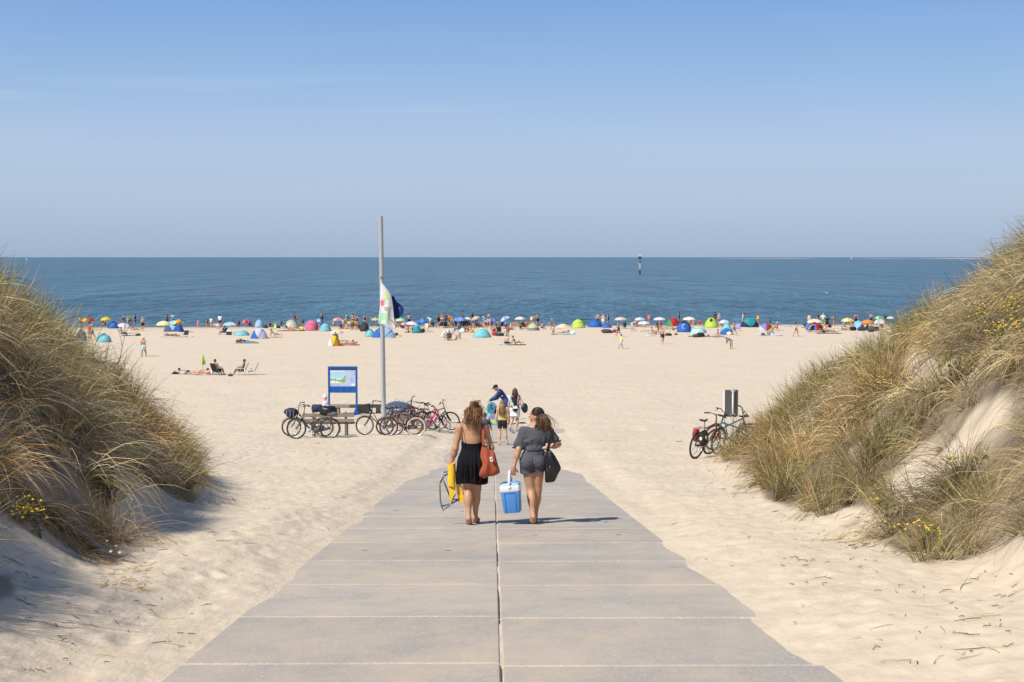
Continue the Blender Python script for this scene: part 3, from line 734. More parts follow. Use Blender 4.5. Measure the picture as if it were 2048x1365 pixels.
def shell(name, V, F, N, mask, off, m, parent=None, disp=None):
    """cloth lying on the body: the masked faces pushed outwards"""
    fm = mask[F].sum(1) >= 3; F2 = F[fm]
    if len(F2) == 0: return None
    u, inv = np.unique(F2.ravel(), return_inverse=True)
    o_ = off if np.isscalar(off) else off[u][:, None]
    P = V[u]+N[u]*o_
    if disp is not None: P = disp(P, N[u])
    return mesh_from(name, P, inv.reshape(-1, 4).astype(np.int32), m)
def unit(v): v = np.array(v, float); return v/(np.linalg.norm(v)+1e-12)
def hand(S, W_, d, n, side, curl=.5, s=1., spread=.1):
    d, n = unit(d), unit(n); w = unit(np.cross(d, n)); W_ = np.array(W_, float)
    R = np.stack([w, n, d], 1); S.ell(W_+d*.045*s, (.040*s, .016*s, .052*s), R, 'hand', .02)
    S.cone(W_-d*.01, W_+d*.03*s, .024*s, .026*s, 'hand', .02)
    for i, (o, L) in enumerate(zip((-.030, -.010, .010, .029), (.068, .077, .071, .056))):
        p = W_+(d*.084+w*o*side*-1)*s; a = 0.; dd = unit(d+w*o*side*-1*spread*8)
        for f in (.45, .31, .24):
            a += curl; q = dd*math.cos(a)+n*math.sin(a); e = p+q*L*f*s; S.cone(p, e, .0092*s, .0080*s, 'hand', .005); p = e
    p = W_+(d*.028+w*side*.028)*s; e = p+unit(d*.55+w*side*.65+n*.35)*.040*s; S.cone(p, e, .0125*s, .0105*s, 'hand', .012)
    e2 = e+unit(d*.75+w*side*.1+n*(.2+curl*.6))*.032*s; S.cone(e, e2, .0105*s, .0085*s, 'hand', .006)
def body_sdf(J, fem=True, hands=True, curl=.35, face=(0, 1, 0), fat=1., handdir=None, toes=False):
    S = SDF(.035); j = {k: np.array(v, float) for k, v in J.items()}
    ax = unit(j['shR']-j['shL']); up = unit(j['neck']-j['pel']); fy = unit(np.cross(up, ax)); ax2 = np.cross(fy, up); R = np.stack([ax2, fy, up], 1)
    def T(x, y, z, o='pel'): return j[o]+ax2*x+fy*y+up*z
    hx = unit(j['hipR']-j['hipL'])
    hw = .165 if fem else .150; sw = np.linalg.norm(j['shR']-j['shL'])/2
    L = np.linalg.norm(j['neck']-j['pel'])
    S.ell(T(0, 0, .02), (hw*fat, .108*fat, .12), R, 'pelvis')
    for s_ in (-1, 1): S.ell(j['pel']+hx*s_*.078-fy*.045-up*.045, (.088*fat, .088*fat, .092), R, 'butt')
    S.ell(T(0, .0, L*.30), ((.122 if fem else .135)*fat, .09*fat, .11), R, 'waist')
    S.ell(T(0, .0, L*.56), ((.142 if fem else .158)*fat, .100*fat, .15), R, 'torso')
    S.ell(T(0, -.008, L*.80), (sw*.92, .088, .115), R, 'chest')
    if fem:
        for s_ in (-1, 1): S.ell(T(s_*.068, .085, L*.66), (.062, .058, .062), R, 'bust')
    for a in ('L', 'R'):
        sg = -1 if a == 'L' else 1; sh = j['sh'+a]
        S.cone(T(sg*.03, -.005, L*.98), sh, .046, .048, 'chest'); S.ell(sh, (.055, .055, .060), None, 'shoulder'+a)
        S.cone(sh, j['el'+a], .047*fat, .037*fat, 'uparm'+a); S.cone(j['el'+a], j['wr'+a], .039*fat, .0245, 'forearm'+a)
        m = j['el'+a]*.7+j['wr'+a]*.3; S.ell(m, (.043, .043, .05), None, 'forearm'+a)
        if hands:
            d = j['wr'+a]-j['el'+a]
            hd = (handdir or {}).get(a); dd, nn, cu = hd if hd else (unit(d), unit(np.cross(np.array([0, 1, 0]) if abs(unit(d)[1]) < .8 else np.array([1, 0, 0]), d))*(-1 if a == 'L' else 1), curl)
            hand(S, j['wr'+a], dd, nn, sg*-1, cu)
        else:
            d = unit(j['wr'+a]-j['el'+a]); S.cone(j['wr'+a], j['wr'+a]+d*.13, .034, .02, 'hand')
        th = .094*fat if fem else .084*fat
        S.cone(j['hip'+a], j['kn'+a], th, .060*fat, 'thigh'+a); S.cone(j['kn'+a], j['an'+a], .055*fat, .034, 'shank'+a)
        sd = unit(j['an'+a]-j['kn'+a]); back = -fy-sd*np.dot(-fy, sd)
        if np.linalg.norm(back) > .1:
            tod = j['to'+a]-j['an'+a]; tod = tod-sd*np.dot(tod, sd); back = -unit(tod) if np.linalg.norm(tod) > .04 else unit(back)
        c = j['kn'+a]*.68+j['an'+a]*.32+unit(back)*.018; q = unit(np.cross(sd, hx)); Rs = np.stack([unit(np.cross(q, sd)), q, sd], 1)
        S.ell(c, (.060*fat, .062*fat, .125), Rs, 'shank'+a)
        f = unit(j['to'+a]-j['an'+a]); heel = j['an'+a]-f*.03; dn = sd*.03
        S.cone(heel+dn, j['an'+a]+f*.08+dn, .033, .034, 'foot'+a); S.cone(j['an'+a]+f*.06+dn, j['to'+a], .037, .020, 'foot'+a)
        S.ell(j['to'+a]-f*.035, (.043, .045, .018), None, 'foot'+a)
    hd = j['head']; S.cone(j['neck']+up*-.02, hd-np.array([0, 0, .05])-unit(face)*.015, .056 if fem else .062, .050, 'neck')
    f = unit(face); side = unit(np.cross(f, [0, 0, 1])); u2 = np.cross(side, f); Rh = np.stack([side, f, u2], 1)
    def H(x, y, z): return hd+side*x+f*y+u2*z
    S.ell(hd+u2*.02-f*.008, (.076, .094, .096), Rh, 'head'); S.cone(H(0, .03, -.045), H(0, .058, -.083), .050, .030, 'head', .03)
    for s_ in (-1, 1): S.ell(H(s_*.038, .058, -.028), (.026, .022, .026), Rh, 'head', .02); S.ell(H(s_*.077, -.008, -.012), (.008, .017, .030), Rh, 'head', .006)
    S.cone(H(0, .082, .018), H(0, .104, -.018), .010, .014, 'head', .012); S.cone(H(-.018, .083, -.048), H(.018, .083, -.048), .0085, .0085, 'head', .008)
    S.cone(H(-.035, .076, .028), H(.035, .076, .028), .013, .013, 'head', .02)
    S.headframe = (hd, side, f, u2)
    return S
# forward kinematics for the smaller figures: directions of the limbs -> joints
def FK(torso=(0, .03, 1), look=(0, 1, 0), ua=((-.12, 0, -1), (.12, 0, -1)), fa=((-.06, .12, -1), (.06, .12, -1)), th=((-.03, .02, -1), (.03, .02, -1)), sh=((0, -.03, -1), (0, -.03, -1)),
       ft=((-.15, 1, -.1), (.15, 1, -.1)), male=False, head=(0, .05, 1), twist=0.):
    t = unit(torso); pel = np.array([0, 0, 0.]); neck = pel+t*.50
    rx = unit(np.cross(unit(np.array(look)*[1, 1, 0]+[0, 1e-6, 0]), [0, 0, 1])) if twist else np.array([1., 0, 0])
    rx = unit(rx*twist+np.array([1, 0, 0])*(1-twist)) if twist else rx
    w = .185 if male else .165; J = dict(pel=pel, neck=neck, head=neck+unit(head)*.165)
    for i, a in enumerate('LR'):
        sg = (-1, 1)[i]; J['sh'+a] = pel+t*.455+rx*sg*w; J['el'+a] = J['sh'+a]+unit(ua[i])*.285; J['wr'+a] = J['el'+a]+unit(fa[i])*.245
        J['hip'+a] = pel+np.array([sg*.085, 0, -.05]); J['kn'+a] = J['hip'+a]+unit(th[i])*.415; J['an'+a] = J['kn'+a]+unit(sh[i])*.40; J['to'+a] = J['an'+a]+unit(ft[i])*.19+unit(sh[i])*.05*(1 if abs(sh[i][2]) > .5 else 0)
    return J
SKIN = [mat('skin_fair', (.60, .37, .25), .5, var=.05), mat('skin_tanned', (.46, .25, .145), .5, var=.06), mat('skin_brown', (.27, .135, .075), .5, var=.06), mat('skin_reddened', (.58, .29, .20), .5, var=.06)]
HAIRC = dict(dark=(.028, .018, .012), brown=(.085, .045, .022), auburn=(.20, .085, .030), blond=(.40, .27, .12), grey=(.45, .44, .42), white=(.75, .74, .72))
def hairm(n): return mat('hair_'+n, HAIRC[n], .45, var=.35, scale=30)
CLO = dict(navy=(.018, .03, .085), black=(.012, .012, .014), white=(.78, .78, .76), red=(.55, .03, .03), blue=(.035, .18, .58), lightblue=(.42, .66, .86), teal=(.03, .35, .42), darkteal=(.025, .17, .19), green=(.08, .35, .12), lime=(.62, .80, .12),
           yellow=(.80, .62, .05), orange=(.80, .30, .03), pink=(.75, .20, .33), palepink=(.78, .50, .50), grey=(.22, .22, .24), lightgrey=(.50, .50, .50), beige=(.60, .50, .38), cream=(.66, .66, .52), brown=(.18, .09, .05), maroon=(.22, .03, .04), purple=(.36, .25, .60), khaki=(.25, .24, .14), mint=(.55, .78, .72), paleyellow=(.80, .82, .40), lavender=(.66, .66, .85), charcoal=(.05, .052, .06), denim=(.09, .14, .25), darkgreen=(.035, .06, .055), olive=(.13, .125, .085), turquoise=(.26, .66, .72), palegreen=(.42, .72, .38), magenta=(.50, .04, .18), darkred=(.13, .018, .018), rust=(.30, .06, .025), sky=(.40, .66, .87), midblue=(.10, .30, .72), periwinkle=(.24, .38, .80))
def clo(n): return mat('cloth_'+n, CLO[n], .8, var=.10, scale=14)

# ------------------------------------------------------------------ prototypes of poses for the people far away on the beach
up0 = (0, 0, -1)
POSES = dict(
 stand=dict(), stand_hips=dict(ua=((-.65, -.2, -.75), (.65, -.2, -.75)), fa=((.75, .35, -.5), (-.75, .35, -.5)), th=((-.12, 0, -1), (.10, 0, -1))),
 stand_phone=dict(ua=((-.15, .25, -1), (.2, .3, -1)), fa=((.25, .8, .35), (-.25, .8, .4)), th=((-.08, 0, -1), (.08, .05, -1)), look=(0, 1, -.3)),
 walk=dict(torso=(0, .08, 1), ua=((-.12, .4, -1), (.12, -.35, -1)), fa=((-.05, .6, -1), (.08, -.1, -1)), th=((-.02, -.35, -1), (.02, .42, -1)), sh=((0, -.55, -1), (0, .12, -1)), ft=((0, .8, -.6), (0, 1, .1))),
 walk_wide=dict(torso=(0, .1, 1), ua=((-.4, .1, -1), (.35, -.2, -1)), fa=((-.5, .5, -.6), (.3, .3, -.9)), th=((-.05, .5, -1), (.05, -.45, -1)), sh=((0, .2, -1), (0, -.7, -1)), ft=((0, 1, .1), (0, .7, -.7))),
 bend=dict(torso=(0, .85, .5), head=(0, .9, .2), look=(0, .6, -.8), ua=((-.1, .2, -1), (.1, .2, -1)), fa=((0, .3, -1), (0, .3, -1)), th=((-.1, -.12, -1), (.1, .1, -1))),
 sit_knees=dict(torso=(0, -.05, 1), ua=((-.15, .8, -.55), (.15, .8, -.55)), fa=((.1, .9, .0), (-.1, .9, .0)), th=((-.12, .85, .55), (.12, .85, .55)), sh=((0, .35, -1), (0, .35, -1)), ft=((0, 1, -.05), (0, 1, -.05))),
 sit_back=dict(torso=(0, -.55, .85), look=(0, 1, -.1), ua=((-.3, -.35, -.9), (.3, -.35, -.9)), fa=((-.1, -.1, -1), (.1, -.1, -1)), th=((-.12, 1, .18), (.12, .8, .55)), sh=((0, 1, -.18), (0, .5, -.95)), ft=((0, .5, .9), (0, 1, 0))),
 sit_cross=dict(torso=(0, .12, 1), look=(0, 1, -.35), ua=((-.2, .35, -.9), (.2, .35, -.9)), fa=((.3, .9, -.1), (-.3, .9, -.1)), th=((-.75, .75, .05), (.75, .75, .05)), sh=((.9, -.1, -.2), (-.9, -.1, -.2)), ft=((.4, .5, 0), (-.4, .5, 0))),
 lie_prone=dict(torso=(0, 1, .18), look=(0, .9, -.1), head=(0, .8, .5), ua=((-.5, .6, -.45), (.5, .6, -.45)), fa=((.4, .9, -.15), (-.4, .9, -.15)), th=((-.05, -1, -.03), (.05, -1, -.03)), sh=((-.02, -1, 0), (.02, -1, 0)), ft=((0, -1, -.3), (0, -1, -.3))),
 lie_back=dict(torso=(0, -1, .10), look=(0, .45, .9), head=(0, -.95, .25), ua=((-.5, .6, -.1), (.5, .6, -.1)), fa=((0, 1, -.05), (0, 1, -.05)), th=((-.08, 1, .6), (.08, 1, .02)), sh=((0, .8, -.85), (0, 1, 0)), ft=((0, 1, .2), (0, .3, 1))),
 chair=dict(torso=(0, -.35, 1), ua=((-.3, .3, -.9), (.3, .3, -.9)), fa=((.0, 1, .05), (.0, 1, .05)), th=((-.1, 1, .15), (.1, 1, .15)), sh=((0, .45, -1), (0, .45, -1)), ft=((0, 1, .0), (0, 1, .0))),
 kneel=dict(torso=(0, .3, 1), ua=((-.15, .6, -.8), (.15, .6, -.8)), fa=((0, .7, -.7), (0, .7, -.7)), th=((-.1, .25, -1), (.1, .25, -1)), sh=((0, -1, -.12), (0, -1, -.12)), ft=((0, -.9, -.3), (0, -.9, -.3)), look=(0, .8, -.5)),
)
PROTO = {}
def garment_mask(kind, own, V, J):
    def isin(*t): return np.isin(own, t)
    def along(a, b): a, b = np.array(J[a]), np.array(J[b]); return ((V-a)@(b-a))/((b-a)@(b-a))
    tz = along('pel', 'neck'); core = isin('pelvis', 'butt', 'waist', 'torso', 'chest', 'bust', 'shoulderL', 'shoulderR', 'neck', 'thighL', 'thighR')
    low = (isin('pelvis', 'butt') | (isin('waist') & (tz < .18)))
    tl, tr = along('hipL', 'knL'), along('hipR', 'knR'); ul, ur = along('shL', 'elL'), along('shR', 'elR')
    th = lambda f: (isin('thighL') & (tl < f)) | (isin('thighR') & (tr < f))
    if kind == 'shorts': return low | th(.62)
    if kind == 'briefs': return (low | th(.10)) & (tz < .12)
    if kind == 'bikini_top': return isin('torso', 'chest', 'bust') & (tz > .55) & (tz < .76)
    if kind == 'swimsuit': return (isin('pelvis', 'butt', 'waist', 'torso', 'bust', 'chest') | th(.1)) & (tz < .82)
    if kind == 'vest': return (isin('waist', 'torso', 'bust', 'chest') | low) & (tz > .02) & (tz < .9)
    if kind == 'shirt': return ((isin('pelvis', 'waist', 'torso', 'bust', 'chest', 'shoulderL', 'shoulderR')) & (tz > -.08) & (tz < 1.02)) | (isin('uparmL') & (ul < .62)) | (isin('uparmR') & (ur < .62))
    if kind == 'jacket': return isin('pelvis', 'waist', 'torso', 'bust', 'chest', 'shoulderL', 'shoulderR', 'uparmL', 'uparmR', 'forearmL', 'forearmR') & (tz > -.15)
    if kind == 'dress': return (core & (tz < .85) & ~isin('neck')) & (isin('pelvis', 'butt', 'waist', 'torso', 'bust', 'chest') | th(.8))
    if kind == 'trousers': return low | isin('thighL', 'thighR') | (isin('shankL', 'shankR') & (V[:, 2] > .05))
OFFS = dict(shorts=.018, briefs=.006, bikini_top=.007, swimsuit=.006, vest=.010, shirt=.018, jacket=.024, dress=.022, trousers=.016)
def proto(pose, vox=.021):
    if pose in PROTO: return PROTO[pose]
    J = FK(**{k: v for k, v in POSES[pose].items() if k != 'x'}); look = POSES[pose].get('look', (0, 1, 0))
    S = body_sdf(J, fem=pose in ('walk', 'sit_back', 'stand_hips', 'sit_cross'), hands=False, face=look)
    V, F = S.mesh(vox); V = relax(V, F, 1, .4); own = S.owner(V); N = vnormals(V, F)
    z0 = V[:, 2].min(); c = np.array([J['pel'][0], J['pel'][1], z0]); d = dict(V=V-c, F=F, N=N, own=own, J={k: np.array(v)-c for k, v in J.items()}, S=S, c=c, me=mesh_from('person_'+pose, V-c, F, SKIN[0]), g={}, H=(V[:, 2].max()-z0))
    PROTO[pose] = d; return d
def add_hair(P, kind, vox=.014):
    """hair or hat mesh for a prototype"""
    hd, side, f, u = P['S'].headframe; S = SDF(.03); Rh = np.stack([side, f, u], 1)
    def H(x, y, z): return hd+side*x+f*y+u*z
    down = np.array([0, 0, -1.])
    if kind in ('short', 'long', 'bun', 'bald'):
        S.ell(H(0, -.020, .042), (.085, .097, .088), Rh)
        if kind == 'long':
            S.ell(H(0, -.062, -.04), (.075, .05, .10), Rh); S.cone(H(0, -.085, -.06), H(0, -.10, -.09)+down*.15, .055, .025)
        if kind == 'bun': S.ell(H(0, -.07, .115), (.042, .042, .042), Rh)
        if kind == 'short': S.ell(H(0, -.055, -.01), (.07, .05, .06), Rh)
    if kind == 'hat':
        S.k = .012; S.ell(H(0, -.004, .062), (.093, .108, .075), Rh); S.ell(H(0, .0, .036), (.185, .20, .016), Rh, k=.012)
    if kind == 'cap':
        S.k = .012; S.ell(H(0, -.006, .060), (.090, .106, .078), Rh); S.ell(H(0, .115, .045), (.065, .08, .014), Rh, k=.012)
    V, F = S.mesh(vox); return V-P['c'], F
people_n = 0
def person(px, py, h, pose, yaw, skin, cloth, hair, label, z=0., cat='person', loc=None, group=None):
    """h metres body height, yaw degrees: 0 faces the sea, 90 faces left"""
    P = proto(pose); loc = hit(px, py) if loc is None else Vector(loc)
    s = h/1.70
    o = link('person', P['me'], None, (loc.x, loc.y, gz(loc.x, loc.y)+z-.01), (0, 0, math.radians(yaw))); o.scale = (s*1.06, s*1.06, s)
    o.material_slots[0].link = 'OBJECT'; o.material_slots[0].material = SKIN[skin]
    tag(o, label, cat, group)
    for c in (cloth.split(',') if cloth else []):
        kind, colr = c.split(':'); key = kind
        if key not in P['g']:
            mk = garment_mask(kind, P['own'], P['V'], P['J'])
            P['g'][key] = shell(kind, P['V'], P['F'], P['N'], mk, OFFS[kind], clo('grey'))
        if P['g'][key] is None: continue
        q = link(kind, P['g'][key], o); q.material_slots[0].link = 'OBJECT'; q.material_slots[0].material = clo(colr)
    if hair:
        kind, colr = hair.split(':'); key = 'h_'+kind
        if key not in P['g']:
            V, F = add_hair(P, kind); P['g'][key] = mesh_from('hair_'+kind, V, F, hairm('dark'))
        q = link({'hat': 'sun_hat', 'cap': 'cap'}.get(kind, 'hair'), P['g'][key], o); q.material_slots[0].link = 'OBJECT'
        q.material_slots[0].material = clo(colr) if kind in ('hat', 'cap') else hairm(colr)
    return o
# ------------------------------------------------------------------ the two women walking down the path
def hero_body(J, hd, face, skin, pos, label, vox=.0075, fat=1.0, fem=True, name='person', group=None):
    S = body_sdf(J, fem=fem, hands=True, face=face, fat=fat, handdir=hd)
    V, F = S.mesh(vox); V = relax(V, F, 2, .45)
    o = link(name, mesh_from('person_body', V, F, skin), None, pos)
    tag(o, label, 'person', group)
    return o, S, V, F, S.owner(V), vnormals(V, F)
def strands(parent, S, groups, name='hair'):
    """groups: (n, material, root fn, path fn, radius)"""
    mb_ = MB(); ms = []
    for n, m, fn, r in groups:
        if m not in ms: ms.append(m)
        mb_.mi = ms.index(m)
        for i in range(n):
            P = fn(i); k = len(P); mb_.tube(P, [r*(1-.75*(q/(k-1))**2) for q in range(k)], 3, cap=False)
    return mb_.build(name, ms, parent)
def face_bits(o, S, eye=(.05, .03, .02)):
    hd, side, f, u = S.headframe
    for s_ in (-1, 1):
        m = MB(); c = hd+side*s_*.031+f*.083+u*.008; m.ell(c, (.012, .009, .009), 10, 8); e = m.build('eye', mat('eye_white', (.7, .68, .64), .3), o)
        m2 = MB(); m2.ell(c+f*.006, (.0055, .005, .0055), 8, 6); m2.build('iris', mat('eye_brown', eye, .3), e)
        m3 = MB(); m3.tube([hd+side*s_*.016+f*.094+u*.026, hd+side*s_*.032+f*.092+u*.031, hd+side*s_*.050+f*.080+u*.026], [.003, .0035, .002], 5); m3.build('eyebrow', hairm('brown'), o)
    m = MB(); m.tube([hd-side*.022+f*.083-u*.046, hd+f*.092-u*.044, hd+side*.022+f*.083-u*.046], [.003, .005, .003], 6); m.build('lips', mat('lips', (.42, .14, .12), .5), o)
def flipflop(parent, to, an, colr, strapc):
    to, an = Vector(to), Vector(an); heel = an+(an-to).normalized()*.03; d = to-heel; L = d.length; d.normalize()
    side = d.cross(Vector((0, 0, 1))).normalized(); n = side.cross(d).normalized()
    m = MB(); ctr = (heel+to)/2+Vector((0, 0, 0))-n*.026
    pts = []
    for i in range(20):
        a = 2*math.pi*i/20; x = math.sin(a)*(.042+.008*math.cos(a)); y = math.cos(a)*(L/2+.02); pts.append((x, y))
    V = [ctr+side*x+d*y+n*z for z in (-.009, .009) for x, y in pts]; k = 20
    F = [tuple(range(k))[::-1], tuple(range(k, 2*k))]+[(i, (i+1) % k, (i+1) % k+k, i+k) for i in range(k)]
    m.add(V, F); o = m.build('flip_flop', mat('flipflop_'+colr, CLO[colr], .8), parent, smooth=False)
    s = MB(); tp = ctr+d*(L*.28)+n*.012
    for sg in (-1, 1): s.tube([tp, tp+side*sg*.025-d*.03+n*.035, ctr+side*sg*.046-d*.01+n*.012], .004, 5)
    s.build('strap', mat('flipflop_'+strapc, CLO[strapc], .8), o)
def pillow(name, poly, y, T, m, parent=None, pos=None, folds=.02, seed=1, nf=7, rings=9, ysh=None):
    """soft bag body: outline in x,z, thickness in y, creased by its own weight"""
    poly = [Vector((a, 0, b)) for a, b in poly]; n0 = len(poly); P = []
    K = 8
    for i in range(n0):
        a, b, c, d = poly[i-1], poly[i], poly[(i+1) % n0], poly[(i+2) % n0]
        for k in range(K):
            t = k/K; P.append(.5*((2*b)+(c-a)*t+(2*a-5*b+4*c-d)*t*t+(3*b-a-3*c+d)*t**3)*.55+(b*(1-t)+c*t)*.45)
    c0 = sum(P, Vector())/len(P); n = len(P); V = []; F = []
    r_ = random.Random(seed); ph = [r_.uniform(0, 6) for _ in range(6)]
    top = max(p.z for p in P); bot = min(p.z for p in P)
    def pt(p, s, sg):
        q = c0+(p-c0)*s; h = math.sqrt(max(0, 1-s**2.4)); v = (q.z-bot)/(top-bot+1e-6)
        f = math.sin(q.x*nf*9+ph[0]+math.sin(q.z*9+ph[1])*1.2+v*2.5)*folds*(.35+.65*v)+math.sin((q.x+q.z)*34+ph[2])*folds*.35+math.sin((q.x*1.4-q.z)*22+ph[3])*folds*.4
        yy_ = y+sg*(T*(.5+.75*(1-v))*h+f*h*1.2)+(ysh(q) if ysh else 0)
        return (q.x, yy_, q.z)
    sc = [1-(i/(rings-1))**1.3 for i in range(rings)]; sc = [max(.001, s) for s in sc]
    for sg in (-1, 1):
        b0 = len(V)
        for s in sc: V += [pt(p, s, sg) for p in P]
        for i in range(rings-1):
            for j in range(n):
                q = (b0+i*n+j, b0+i*n+(j+1) % n, b0+(i+1)*n+(j+1) % n, b0+(i+1)*n+j); F.append(q if sg < 0 else q[::-1])
    mb_ = MB().add(V, F); o = mb_.build(name, m, parent, pos); return o

def woman_one():
    pos = hit(945, 1042); pos.z = gz(pos.x, pos.y+.05)+.022
    J = dict(pel=(0.005, 0, .93), neck=(.0, .015, 1.385), head=(.040, .045, 1.525), shL=(-.172, 0, 1.325), shR=(.172, 0, 1.325), elL=(-.235, -.03, 1.045), elR=(.258, -.005, 1.05), wrL=(-.292, .03, .815), wrR=(.17, .20, 1.03),
             hipL=(-.078, 0, .88), hipR=(.082, 0, .88), knL=(-.060, .01, .475), knR=(.052, .07, .475), anL=(-.048, -.13, .115), anR=(.035, .12, .075), toL=(-.045, .03, .018), toR=(.062, .29, .0))
    hd = {'L': (unit((-.10, .12, -1)), unit((.25, 1, 0)), .55), 'R': (unit((-.6, .8, .1)), unit((0, 0, -1)), .5)}
    o, S, V, F, own, N = hero_body(J, hd, unit((.72, .66, -.16)), SKIN[1], pos, 'woman in a short black strappy dress with curly auburn hair walking on the path', fat=1.06)
    # dress
    def ring_fn(u, v):
        th = 2*math.pi*u; z = 1.125-v*(1.125-.575)
        zs = [1.125, 1.09, 1.04, 1.00, .93, .85, .76, .66, .575]; hw = [.152, .150, .150, .162, .190, .204, .206, .205, .206]; hd_ = [.102, .102, .104, .122, .160, .182, .176, .160, .155]; cy = [.004, .004, .0, -.004, -.012, -.020, -.016, -.004, 0]
        w = np.interp(-z, [-q for q in zs], hw); dd = np.interp(-z, [-q for q in zs], hd_); c = np.interp(-z, [-q for q in zs], cy)
        g = sstep(1.05, .80, z) if False else float(np.clip((1.05-z)/.25, 0, 1))
        pl = g*(.0085*math.sin(th*23+2*math.sin(th*3))+.007*math.sin(th*13+1.5)+.008*math.sin(th*7+z*9)+.006*math.sin(th*37+z*4))+(1-g)*.0012*math.sin(th*40)
        if v > .99: z += .012*math.sin(th*3+1)-.006
        x = math.cos(th)*(w+pl); y = math.sin(th)*(dd+pl)+c
        if z > 1.1: z += .018*(math.sin(th))**2*(1 if math.sin(th) < 0 else .6)*-1+ .012
        return (x+.002, y, z)
    m = MB().grid(ring_fn, 200, 46, wrapu=True); dr = m.build('dress', mat('black_crinkled_viscose', (.008, .008, .011), .9, spec=.15, bump=.25, bscale=220), o, solid=.004)
    b = MB()
    for z, r_ in ((1.118, .0045), (1.035, .0035)):
        i = 0 if z > 1.1 else 7
        pts = [Vector(ring_fn(u/64, (1.125-z)/.55)) for u in range(64)]; b.tube([p*1.0+Vector((0, 0, 0)) for p in pts], r_, 5, closed=True)
    b.build('hem', _mats['black_crinkled_viscose'], dr)
    for x0, x1 in ((-.128, -.148), (.125, .146)):
        s = MB(); s.tube([(x0+.004, -.104, 1.12), (x0-.004, -.110, 1.20), (x0-.012, -.098, 1.28), (x1, -.045, 1.365), (x1, .02, 1.378), (x1+.01, .10, 1.31), (x1+.02, .125, 1.2)], .0062, 6, flat=.6); s.build('strap', mat('black_strap', (.02, .018, .018), .6), o)
    # hair: a soft mass and several hundred separate curls
    hc, side, f, u = S.headframe; r = random.Random(3); dn = np.array([0, 0, -1.])
    H = SDF(.03); Rh = np.stack([side, f, u], 1)
    H.ell(hc+u*.035-f*.025, (.088, .098, .092), Rh); H.ell(hc-f*.07-u*.04+np.array([-.02, -.02, 0]), (.085, .055, .10), Rh); H.ell(hc+np.array([.0, -.055, .115]), (.048, .042, .05)); H.ell(hc+np.array([-.05, -.03, -.02]), (.06, .05, .09))
    Vh, Fh = H.mesh(.009); nh = vnormals(Vh, Fh); Vh = Vh+nh*(.008*np.sin(Vh[:, [0]]*190+Vh[:, [2]]*60)*np.sin(Vh[:, [2]]*150)-.004)
    hm = link('hair', mesh_from('hair', Vh, Fh, mat('hair_curl_base', (.09, .028, .012), .6, var=.4, scale=40)), o)
    def curl(i):
        while True:
            v = np.array([r.gauss(0, 1), r.gauss(0, 1), r.gauss(0, 1)]); v /= np.linalg.norm(v)
            if v@f < .35 and v[2] > -.55: break
        root = hc+np.array([0, -.012, .03])+v*np.array([.078, .088, .085])
        L = r.uniform(.08, .23)*(1 if v@f < 0 else .6)*(1.35 if abs(v[0]) < .3 else .8); amp = r.uniform(.006, .014); w = r.uniform(70, 120); ph = r.uniform(0, 6.3); k = 20; P = []
        outv = v*np.array([1, 1, .4]); drift = np.array([r.gauss(.0, .03), -.03-abs(r.gauss(0, .02)), 0])
        for j in range(k):
            t = j/(k-1); c = root+outv*(.055*math.sin(min(1, t*1.9)*1.57))+dn*L*t**1.25+drift*t
            if c[2] < 1.40: c[1] = min(c[1], -.112+.018*math.sin(i))
            P.append(Vector(c+amp*(.3+.7*min(1, t*3))*(np.array([1, 0, 0])*math.cos(ph+w*L*t)+np.array([0, 1, .3])*math.sin(ph+w*L*t))))
        return P
    def tuft(i):
        root = hc+np.array([r.gauss(0, .02), -.055+r.gauss(0, .02), .13]); a = r.uniform(0, 6.28); amp = r.uniform(.006, .012); L = r.uniform(.05, .12); ph = r.uniform(0, 6); q = np.array([math.cos(a)*.6, math.sin(a)*.5, r.uniform(.25, 1.)])
        return [Vector(root+q*L*math.sin(t*1.3)+dn*.05*t*t+amp*np.array([math.cos(ph+t*9), math.sin(ph+t*9), 0])) for t in np.linspace(0, 1.3, 14)]
    cA, cB, cC, cD = mat('curl_dark', (.065, .026, .012), .42), mat('curl_auburn', (.17, .068, .024), .40), mat('curl_copper', (.32, .145, .050), .38), mat('curl_gold', (.48, .27, .11), .38)
    strands(hm, S, [(170, cA, curl, .0034), (210, cB, curl, .0032), (170, cC, curl, .0028), (110, cD, curl, .0026), (26, cA, tuft, .0032), (34, cB, tuft, .003), (24, cC, tuft, .0026)], 'curl')
    face_bits(o, S)
    flipflop(o, J['toL'], J['anL'], 'brown', 'black'); flipflop(o, J['toR'], J['anR'], 'black', 'charcoal')
    # terracotta shoulder bag
    bp = [(.150, 1.125), (.190, 1.085), (.235, 1.045), (.300, 1.02), (.345, .86), (.378, .73), (.300, .685), (.225, .675), (.160, .645), (.098, .668), (.085, .74), (.105, .92), (.125, 1.06)]
    RM = mat('rust_canvas', (.33, .072, .030), .85, var=.14, scale=9, bump=.3, bscale=300)
    bag = pillow('shoulder_bag', bp, -.125, .075, RM, None, pos, folds=.014, seed=4, nf=6)
    tag(bag, 'rust red canvas shoulder bag with a small white logo, on the black-dressed woman', 'bag')
    s = MB(); s.grid(lambda a, b_: (lambda p, t: (p[0]+(a-.5)*.038, p[1]+.002*math.sin(a*3), p[2]))([np.interp(b_, [0, .35, .6, .8, 1], [.155, .150, .146, .150, .16]), np.interp(b_, [0, .35, .6, .8, 1], [-.15, -.115, -.055, .01, .07]), np.interp(b_, [0, .35, .6, .8, 1], [1.09, 1.28, 1.370, 1.372, 1.32])], b_), 5, 16); s.build('strap', RM, bag, solid=.006)
